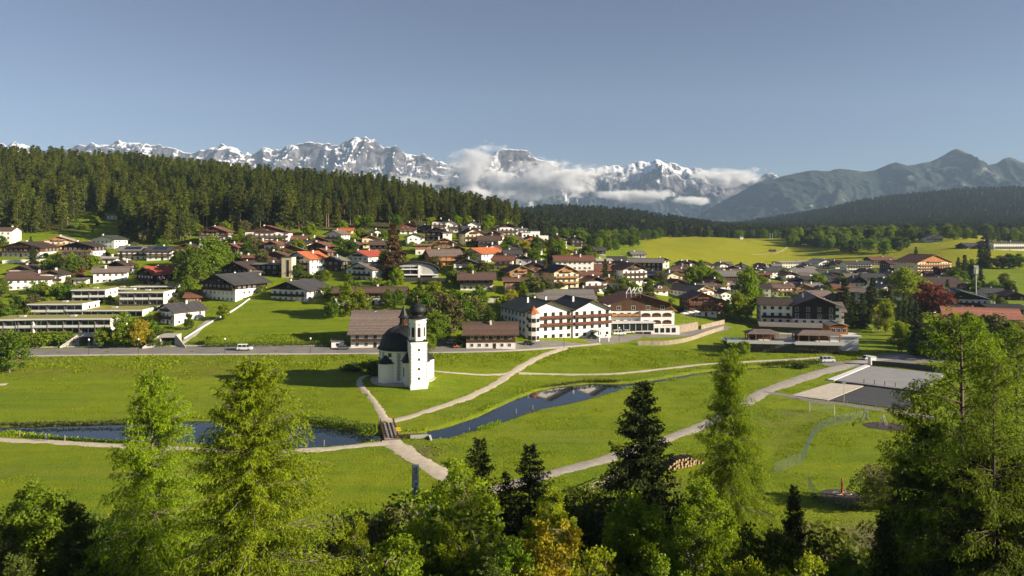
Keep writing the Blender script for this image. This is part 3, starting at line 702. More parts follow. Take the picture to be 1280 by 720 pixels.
# near trees: fine needles and leaves
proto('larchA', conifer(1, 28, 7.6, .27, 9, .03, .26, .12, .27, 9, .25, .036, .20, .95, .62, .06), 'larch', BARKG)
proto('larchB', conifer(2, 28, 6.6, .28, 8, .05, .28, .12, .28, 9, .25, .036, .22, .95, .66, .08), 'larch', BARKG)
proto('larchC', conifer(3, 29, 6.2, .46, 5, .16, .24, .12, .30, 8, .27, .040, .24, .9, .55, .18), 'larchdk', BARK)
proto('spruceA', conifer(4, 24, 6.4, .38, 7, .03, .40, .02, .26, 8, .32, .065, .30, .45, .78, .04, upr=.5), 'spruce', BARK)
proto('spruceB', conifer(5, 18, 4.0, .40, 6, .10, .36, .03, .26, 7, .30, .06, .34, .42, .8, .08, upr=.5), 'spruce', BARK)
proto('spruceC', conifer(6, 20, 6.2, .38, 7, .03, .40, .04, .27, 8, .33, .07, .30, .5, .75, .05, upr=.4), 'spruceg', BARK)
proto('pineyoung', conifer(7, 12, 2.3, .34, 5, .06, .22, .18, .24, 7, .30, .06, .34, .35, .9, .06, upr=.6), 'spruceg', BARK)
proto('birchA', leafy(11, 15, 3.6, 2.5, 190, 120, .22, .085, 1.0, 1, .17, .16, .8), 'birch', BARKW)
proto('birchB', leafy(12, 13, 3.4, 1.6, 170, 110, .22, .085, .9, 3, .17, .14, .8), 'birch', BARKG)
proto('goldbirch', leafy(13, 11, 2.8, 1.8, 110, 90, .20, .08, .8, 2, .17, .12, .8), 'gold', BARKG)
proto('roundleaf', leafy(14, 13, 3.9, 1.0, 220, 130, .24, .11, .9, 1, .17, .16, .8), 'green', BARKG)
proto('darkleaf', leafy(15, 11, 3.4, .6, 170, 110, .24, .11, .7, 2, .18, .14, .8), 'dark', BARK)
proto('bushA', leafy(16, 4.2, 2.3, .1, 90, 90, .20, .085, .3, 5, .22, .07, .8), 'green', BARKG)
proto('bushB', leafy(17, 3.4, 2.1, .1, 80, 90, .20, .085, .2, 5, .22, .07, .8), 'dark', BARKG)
proto('bushbare', leafy(18, 4.0, 1.9, .3, 70, 26, .16, .06, .3, 6, .2, .07, .8), 'orangey', BARKG)
proto('busholive', leafy(19, 4.4, 2.4, .1, 90, 70, .18, .07, .3, 5, .22, .07, .8), 'olive', BARKG)
def tree_at(px, py_top, Y, key, name, label, rz=None, sx=1.0, group=None):
    """a tree whose tip shows at (px, py_top) when it stands Y metres away"""
    x, y, z = at(px, Y); h = H - (py_top - HY) * Y / F - z
    return put_tree(key, name, (x, y, z), h, rr.uniform(0, 6.28) if rz is None else rz, label, group, sx)
NEAR = [
 (190,458,56,'larchB','larch_tree','slender light green larch, leftmost of the two tall larches before the pond',1.08),
 (314,441,46,'larchA','larch_tree','large bright green larch standing in front of the pond and the white van',1.15),
 (40,596,66,'roundleaf','leafy_tree','green leafy tree at the lower left corner beside a small spruce',1),
 (92,622,60,'spruceC','spruce_tree','yellowish green spruce between the green corner tree and the slender larch',.95),
 (125,640,66,'darkleaf','leafy_tree','dark leafy tree tucked against the foot of the slender larch',.9),
 (12,655,58,'spruceB','spruce_tree','dark young spruce at the very lower left edge',1),
 (570,572,76,'birchB','birch_tree','yellow green birch cluster between the banner and the dark spruce group',1.05),
 (488,620,86,'bushA','leafy_tree','small green tree beside the blue and white banner',1.3),
 (588,600,90,'birchB','birch_tree','pale green birch just behind the first slim dark spruce',.7),
 (600,546,93,'spruceB','spruce_tree','dark slim spruce, first of the spruce group beside the promenade',1.25),
 (632,588,92,'spruceB','spruce_tree','shortest dark spruce, middle of the group beside the promenade',1.2),
 (662,553,95,'spruceB','spruce_tree','dark bushy spruce, last of the group beside the promenade',1.4),
 (702,640,54,'goldbirch','birch_tree','golden yellow birch in front of the promenade',1),
 (690,608,80,'birchB','birch_tree','bright lime birch behind the golden birch',.8),
 (805,473,88,'spruceA','spruce_tree','tall dark green spruce standing alone before the promenade',1.12),
 (795,606,63,'roundleaf','leafy_tree','round green leafy tree below the tall lone spruce',1),
 (748,632,100,'darkleaf','leafy_tree','dark shaded tree between the golden birch and the round green tree',.9),
 (880,590,74,'birchA','birch_tree','birch with a white trunk and a green crown in front of the tall larch',1.05),
 (914,434,86,'larchB','larch_tree','tall thin larch overlapping the promenade near the middle of the slope',.92),
 (938,560,92,'spruceC','spruce_tree','green spruce at the foot of the tall thin larch',.8),
 (992,604,66,'spruceA','spruce_tree','dark shaded spruce in front of the green mesh fence',.62),
 (850,600,90,'busholive','bush','olive bush behind the log pile',1),
 (470,628,84,'busholive','bush','sparse olive bush beside the large larch',1),
 (535,686,64,'bushbare','bush','reddish twiggy bush at the bottom edge under the birches',1),
 (590,650,60,'bushA','bush','green bush below the slim dark spruce',1.2),
 (450,680,52,'spruceB','spruce_tree','small dark spruce in the shade behind the large larch',.8),
 (640,672,52,'roundleaf','leafy_tree','green leafy tree under the spruce group',.8),
 (1203,384,52,'larchC','larch_tree','tallest larch with a bare lower trunk rising in front of the copper tree',1.25),
 (1272,402,60,'larchC','larch_tree','thin feathery larch at the right edge of the photo',1.15),
 (1243,436,47,'larchC','larch_tree','sparse larch with a crooked trunk between the two tallest right hand larches',.85),
 (1166,520,56,'spruceC','spruce_tree','broad dark spruce in front of the tallest larch',1.05),
 (1130,560,60,'spruceA','spruce_tree','dark spruce touching the play lawn, beside the broad dark spruce',.8),
 (1225,560,48,'spruceA','spruce_tree','blackish spruce in deep shade under the larches',1.0),
 (1272,560,48,'spruceC','spruce_tree','broad dark spruce in deep shade at the right edge',.9),
 (1150,472,60,'larchC','larch_tree','shorter feathery larch left of the tallest larch, before the courts',1.0),
 (1232,412,57,'larchB','larch_tree','fuller green larch directly right of the tallest larch',.75),
 (1062,690,60,'roundleaf','bush','sunlit green bush at the bottom edge under the play lawn',1.1),
 (1195,690,56,'darkleaf','bush','round dark green bush at the bottom right corner',1.0),
 (1030,662,72,'bushB','bush','dark low bush in the shade below the dry slope',1.2),
 (1104,640,52,'spruceA','spruce_tree','dark spruce in shade below the carousel',.8),
 (960,660,52,'darkleaf','leafy_tree','dark leafy tree between the white birch and the shaded spruce',.9),
 (1100,580,112,'busholive','bush','thin olive brown shrub on the play lawn',1.0),
 (735,604,98,'bushB','bush','dark green bush beside the slatted fence on the near bank',1.2),
 (828,648,68,'roundleaf','leafy_tree','green leafy tree squeezed between the round tree and the white birch',.7),
 (560,650,62,'birchB','birch_tree','pale birch in the shade below the yellow green birch cluster',.8),
 (232,668,60,'darkleaf','bush','leafy bush at the bottom edge between the two larches',1.2),
 (150,690,56,'darkleaf','bush','dark bush at the bottom edge below the slender larch',1.2),
 (500,668,46,'birchB','birch_tree','yellow green birch at the bottom edge right of the large larch',1),
 (612,690,44,'spruceC','spruce_tree','young green spruce at the bottom edge below the spruce group',1),
 (745,684,44,'birchB','birch_tree','lime green birch at the bottom edge between golden birch and round tree',1.0),
 (838,694,42,'roundleaf','leafy_tree','fresh green tree at the bottom edge left of the white birch',.9),
 (938,690,44,'birchA','birch_tree','pale green birch at the bottom edge right of the white birch',.9),
 (20,688,44,'spruceC','spruce_tree','green spruce at the lowest left corner of the slope',1),
 (445,640,62,'birchA','birch_tree','thin birch with pale trunk just behind the large larch',.7),
 (1010,690,42,'birchB','birch_tree','shaded birch at the bottom edge below the dark spruce',.9),
]
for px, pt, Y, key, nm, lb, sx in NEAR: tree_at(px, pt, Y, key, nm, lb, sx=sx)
# undergrowth of the near slope: leaves and weeds nobody could count
def undergrowth():
    rng = np.random.default_rng(77); n = 1500
    PX = rng.uniform(-60, 1340, n); Y = rng.uniform(34, 100, n); X = (PX - CX) * Y / F; Z = G(X, Y)
    keep = ~((PX > 990) & (PX < 1110) & (Y > 88)) & ~((PX > 440) & (PX < 720) & (Y > 88)) & (fbm(X / 9, Y / 9, 3, 31) > -.25)
    X, Y, Z = X[keep], Y[keep], Z[keep]; k = 46
    hh = rng.uniform(.3, 1.5, len(X))
    g = rng.normal(size=(len(X), k, 3)) * np.array([.75, .75, .5]) * hh[:, None, None]; g[..., 2] = np.abs(g[..., 2]) * 1.1
    Pn = (np.stack([X, Y, Z], -1)[:, None] + g).reshape(-1, 3); Dn = rng.normal(size=(len(Pn), 3)) + np.array([0, 0, .4])
    v = np.clip(np.repeat(rng.normal(.45, .25, len(X)), k) + rng.normal(0, .15, len(Pn)), 0, 1)
    V, Q = leaf_quads(Pn, Dn, rng.uniform(.18, .42, len(Pn)), rng.uniform(.06, .13, len(Pn)), rng)
    o = obj('undergrowth', mesh_np('undergrowth', V, Q, FOL['dark'], attr=v)); tag(o, 'dark green undergrowth covering the near slope', kind='stuff')
undergrowth()
# ---------------------------------------------------------------- houses
PL = {'white': mat('white_plaster', (.80,.78,.74), .85, .05, .5), 'cream': mat('cream_plaster', (.74,.62,.42), .85, .06, .5), 'peach': mat('peach_plaster', (.72,.50,.36), .85, .06, .5),
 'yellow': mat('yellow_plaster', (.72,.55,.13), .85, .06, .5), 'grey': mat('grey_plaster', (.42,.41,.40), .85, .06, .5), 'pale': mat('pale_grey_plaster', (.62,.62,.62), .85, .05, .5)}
WD = {'brown': boards('brown_boards', (.085,.042,.022), .22), 'tan': boards('tan_boards', (.36,.19,.08), .22), 'dark': boards('dark_boards', (.028,.020,.015), .22),
 'orange': boards('orange_boards', (.42,.17,.05), .22), 'red': boards('reddish_boards', (.16,.055,.03), .22)}
def roofmat(n, c): return boards(n + '_roof_tiles', c, .42, 1, .75, .18, .3)
RF = {k: roofmat(k, c) for k, c in dict(brown=(.115,.072,.055), dkbrown=(.060,.040,.033), grey=(.185,.17,.155), dkgrey=(.062,.060,.062), red=(.36,.075,.045), orange=(.45,.135,.05),
 terra=(.46,.19,.13), redbrown=(.17,.075,.052), black=(.028,.028,.030), taupe=(.175,.135,.115), green=(.055,.065,.055), pale=(.42,.38,.34)).items()}
GLASS = mat('window_glass', (.018,.022,.028), .08, .3, .4, spec=.7)
FRAME = mat('white_frame', (.70,.68,.64), .6, .05, 2)
FRAMED = mat('brown_frame', (.10,.055,.03), .6, .1, 2)
STONE = mat('render_stone', (.42,.37,.30), .9, .2, .8, bump=.4)
CONC = mat('concrete', (.40,.38,.35), .9, .12, .5, bump=.2)
SOLAR = mat('solar_glass', (.012,.014,.035), .12, .3, 1.2, spec=.6)
METAL = mat('dark_metal', (.06,.06,.065), .45, .2, 2, metal=.4)
LMETAL = mat('pale_metal', (.50,.51,.52), .4, .1, 2, metal=.6)
_WC = {}
def window_mesh(w, h, style='f'):
    k = (round(w, 2), round(h, 2), style)
    if k in _WC: return _WC[k]
    mb = MB(); t = .09; y0, y1 = -.07, .0
    mb.box(-w/2, -w/2 + t, y0, y1, 0, h, 0); mb.box(w/2 - t, w/2, y0, y1, 0, h, 0); mb.box(-w/2 + t, w/2 - t, y0, y1, 0, t, 0); mb.box(-w/2 + t, w/2 - t, y0, y1, h - t, h, 0)
    mb.box(-.03, .03, y0 + .01, y1, t, h - t, 0)
    mb.box(-w/2 + t, -.03, -.03, .01, t, h - t, 1); mb.box(.03, w/2 - t, -.03, .01, t, h - t, 1)
    if style in 'sS':
        for s in (-1, 1):
            a = s * (w/2 + .02); b = s * (w/2 + .02 + w * .42); mb.box(min(a, b), max(a, b), -.06, -.01, -.02, h + .02, 2)
    fr = FRAMED if style in 'bS' else FRAME
    me = mb.mesh('window', [fr, GLASS, WD['brown']]); _WC[k] = me; return me
_DC = {}
def door_mesh(w=1.1, h=2.1):
    k = (w, h)
    if k not in _DC:
        mb = MB(); mb.box(-w/2, w/2, -.06, 0, 0, h, 0); mb.box(-w/2 + .2, w/2 - .2, -.08, -.05, h * .5, h * .85, 1); _DC[k] = mb.mesh('door', [WD['brown'], GLASS])
    return _DC[k]
def window(parent, x, y, z, w, h, rz=0.0, style='f', name='window'):
    return obj(name, window_mesh(w, h, style) if name == 'window' else door_mesh(w, h), parent, (x, y, z), rz)
def gable_roof(parent, x0, x1, y0, y1, ze, rise, axis, ov, og, th, mats, name='roof'):
    """pitched roof over a rectangle; axis 'y' = ridge runs front to back. Slabs with soffit boards (material 1)"""
    mb = MB()
    if axis == 'y':
        half = (x1 - x0) / 2; cx = (x0 + x1) / 2; sl = rise / half; ya, yb = y0 - og, y1 + og
        for s in (-1, 1):
            xe = cx + s * (half + ov); zb = ze - sl * ov
            bot = [(cx, ya, ze + rise), (xe, ya, zb), (xe, yb, zb), (cx, yb, ze + rise)]
            if s > 0: bot = bot[::-1]
            top = [(x, y, z + th) for x, y, z in bot]; mb.hull(bot, top, 1, 0)
        mb.bar((cx, ya, ze + rise + th), (cx, yb, ze + rise + th), .13, n=6)
    else:
        half = (y1 - y0) / 2; cy = (y0 + y1) / 2; sl = rise / half; xa, xb = x0 - og, x1 + og
        for s in (-1, 1):
            ye = cy + s * (half + ov); zb = ze - sl * ov
            bot = [(xa, cy, ze + rise), (xa, ye, zb), (xb, ye, zb), (xb, cy, ze + rise)]
            if s < 0: pass
            else: bot = bot[::-1]
            top = [(x, y, z + th) for x, y, z in bot]; mb.hull(bot, top, 1, 0)
        mb.bar((xa, cy, ze + rise + th), (xb, cy, ze + rise + th), .13, n=6)
    return mb.build(name, mats, parent)
def chimney(roof, x, y, z, h=1.6, s=.35, m=None):
    mb = MB(); mb.box(x - s, x + s, y - s, y + s, z - 1.2, z + h, 0); mb.box(x - s - .1, x + s + .1, y - s - .1, y + s + .1, z + h + .12, z + h + .25, 1); mb.box(x - s + .08, x + s - .08, y - s + .08, y + s - .08, z + h, z + h + .12, 1)
    return mb.build('chimney', [m or PL['white'], METAL], roof)
def balcony(parent, x0, x1, y, z, depth, wood, rz=0.0, loc=None, posts=True, hgt=1.0):
    mb = MB(); mb.box(x0, x1, y - depth, y, z - .18, z, 1)
    mb.box(x0, x1, y - depth, y - depth + .07, z + .12, z + hgt - .1, 0); mb.box(x0 - .04, x1 + .04, y - depth - .05, y - depth + .1, z + hgt - .1, z + hgt, 0)
    for x in (x0, x1 - .07): mb.box(x, x + .07, y - depth + .07, y, z + .12, z + hgt - .1, 0)
    n = max(2, int((x1 - x0) / 2.5))
    for i in range(n + 1):
        x = x0 + (x1 - x0 - .1) * i / n; mb.box(x, x + .1, y - depth - .03, y - depth, z, z + hgt - .1, 1)
    return mb.build('balcony', [wood, WD['brown']], parent)
HOUSES = []      # (x, y, z, radius, short name) for tree labels and for keeping trees off roofs
def place(px, py, W, r, k):
    X, Y, Z = hit(px, py); Wm = W * Y / F; c, s = abs(math.cos(R(r))), abs(math.sin(R(r)))
    w = Wm / (c + k * s); d = k * w
    back = (w * s + d * c) / 2
    cy = Y + back; cx = (px - CX) * (Y + back * .35) / F
    zc = float(min(Z, G(cx, cy)))
    return cx, cy, Z - .15, w, d
def visible(cx, cy, nx, ny): return (nx * (0 - cx) + ny * (0 - cy)) > -25
def house(px, py, W, fl, kind, r, roof, wall, wood, short, label, k=1.05, top='gable', balc=None, pitch=21, name='house', ov=1.1, style='f', chim=1, solar=False, fh=2.75, base=None, wp=2.9, bwood=None, dorm=0, ymul=1.0):
    cx, cy, z, w, d = place(px, py, W, r, k)
    HOUSES.append((cx, cy, z, max(w, d) * .62, short))
    if len(label.split()) > 16: print('LONG', label)
    e = empty(name, (cx, cy, z), R(r), label, 'house')
    ov = min(ov, w * .13); hw, hd = w / 2 - ov * .6, d / 2 - ov * .6
    ze = fl * fh + .25; axis = 'y' if kind == 'G' else 'x'
    half = hw if kind == 'G' else hd; rise = half * math.tan(R(pitch))
    wm = PL[wall]; wd = WD[wood]
    zs = ze - fh + .2 if top in ('top', 'full2') else ze
    if isinstance(top, float): zs = ze * top
    if top == 'full': zs = 0
    if top == 'full2' : zs = max(.3, ze - 2 * fh)
    # walls: plaster below, boards above
    mb = MB(); mb.box(-hw, hw, -hd, hd, -4.5, min(ze, zs) if zs > 0 else .3, 0)
    if top == 'plain':
        if kind == 'G': mb.hull([(-hw,-hd,ze),(hw,-hd,ze),(hw,hd,ze),(-hw,hd,ze)], [(-.01,-hd,ze+rise),(.01,-hd,ze+rise),(.01,hd,ze+rise),(-.01,hd,ze+rise)])
        else: mb.hull([(-hw,-hd,ze),(hw,-hd,ze),(hw,hd,ze),(-hw,hd,ze)], [(-hw,-.01,ze+rise),(hw,-.01,ze+rise),(hw,.01,ze+rise),(-hw,.01,ze+rise)])
    mb.build('wall', wm, e)
    if top != 'plain':
        cb = MB(); q = .05
        if zs < ze: cb.box(-hw - q, hw + q, -hd - q, hd + q, max(zs, .3), ze)
        if kind == 'G': cb.hull([(-hw-q,-hd-q,ze),(hw+q,-hd-q,ze),(hw+q,hd+q,ze),(-hw-q,hd+q,ze)], [(-.01,-hd-q,ze+rise),(.01,-hd-q,ze+rise),(.01,hd+q,ze+rise),(-.01,hd+q,ze+rise)])
        else: cb.hull([(-hw-q,-hd-q,ze),(hw+q,-hd-q,ze),(hw+q,hd+q,ze),(-hw-q,hd+q,ze)], [(-hw-q,-.01,ze+rise),(hw+q,-.01,ze+rise),(hw+q,.01,ze+rise),(-hw-q,.01,ze+rise)])
        cb.build('cladding', wd, e)
    rf = gable_roof(e, -hw, hw, -hd, hd, ze + .02, rise, axis, ov, ov * 1.15, .24, [RF[roof], WD['tan'] if wood in ('tan', 'orange') else WD['brown']])
    rs = random.Random(int(px * 7 + py))
    for i in range(chim):
        if kind == 'G': chimney(rf, rs.uniform(-.5, .5) * hw, rs.uniform(-.5, .4) * hd, ze + rise * .75, 1.7)
        else: chimney(rf, rs.uniform(-.6, .6) * hw, rs.uniform(-.3, .3) * hd, ze + rise * .75, 1.7)
    if balc is None: balc = [i for i in range(1, fl)] if kind == 'G' else ([1] if fl > 1 else [])
    bw = WD[bwood] if bwood else wd
    for i in balc: balcony(e, -hw * .96, hw * .96, -hd - .06, i * fh + .12, min(1.3, ov * 1.1), bw)
    if kind == 'G' and rise > 2.4 and top != 'none' and fl >= 2 and w > 9: balcony(e, -hw * .42, hw * .42, -hd - .06, ze + .1, min(1.0, ov), bw, hgt=.9); window(e, 0, -hd - .06, ze + .2, 1.1, 1.3, 0, style)
    # windows on the faces the street sees
    rot = R(r)
    for side, (lx, ly, L, a) in {'front': (0, -hd, hw, 0), 'sideR': (hw, 0, hd, math.pi / 2), 'sideL': (-hw, 0, hd, -math.pi / 2)}.items():
        nx, ny = (0, -1) if side == 'front' else ((1, 0) if side == 'sideR' else (-1, 0))
        wx, wy = nx * math.cos(rot) - ny * math.sin(rot), nx * math.sin(rot) + ny * math.cos(rot)
        if not visible(cx, cy, wx, wy): continue
        n = max(1, int(2 * L / wp))
        for f in range(fl):
            for i in range(n):
                t = (i + .5) / n * 2 - 1; t *= .92
                z0 = f * fh + .95; hh = 1.25; ww = 1.15
                if side == 'front' and f in balc: z0 = f * fh + .2; hh = 2.0; ww = 1.3
                if side != 'front' and rs.random() < .25: continue
                clad = .06 if (top != 'plain' and z0 + hh * .5 > zs) else .005
                if side == 'front': x, y = t * L, -hd - clad
                else: x, y = lx + (clad if side == 'sideR' else -clad), t * L
                if side == 'front' and f == 0 and i == n // 2 and n > 2: window(e, x, y, .12, 1.1, 2.1, a, style, 'door'); continue
                window(e, x, y, z0, ww, hh, a, style)
    if solar:
        sb = MB(); 
        if kind == 'E':
            sl = rise / hd; y0, y1 = -hd * .85, -hd * .25; f = lambda y: ze + .02 + rise + .24 + .05 - sl * abs(y)
            sb.hull([(-hw*.6,y0,f(y0)),(hw*.5,y0,f(y0)),(hw*.5,y1,f(y1)),(-hw*.6,y1,f(y1))], [(-hw*.6,y0,f(y0)+.06),(hw*.5,y0,f(y0)+.06),(hw*.5,y1,f(y1)+.06),(-hw*.6,y1,f(y1)+.06)])
        else:
            sl = rise / hw; s = -1 if solar == 'L' else 1; x0, x1 = s * hw * .85, s * hw * .25; f = lambda x: ze + .02 + rise + .24 + .05 - sl * abs(x)
            q = [(x0,-hd*.7,f(x0)),(x1,-hd*.7,f(x1)),(x1,hd*.4,f(x1)),(x0,hd*.4,f(x0))]
            if s > 0: q = q[::-1]
            sb.hull(q, [(x, y, zz + .06) for x, y, zz in q])
        sb.build('solar_panel', SOLAR, rf)
    for i in range(dorm):
        # a gabled dormer sitting in the roof facing the eave side
        t = (i + .5) / dorm * 2 - 1
        db = MB(); x = t * hw * .7; y0 = -hd * .75; zr0 = ze + rise * .2
        db.box(x - 1.2, x + 1.2, y0, y0 + 3, zr0, zr0 + 1.6); dm = db.build('dormer', wm, e); window(dm, x, y0 - .005, zr0 + .4, 1.2, 1.0)
        gable_roof(dm, x - 1.2, x + 1.2, y0, y0 + 3.4, zr0 + 1.6, .8, 'y', .3, .3, .15, [RF[roof], WD['brown']], 'dormer_roof')
    return e
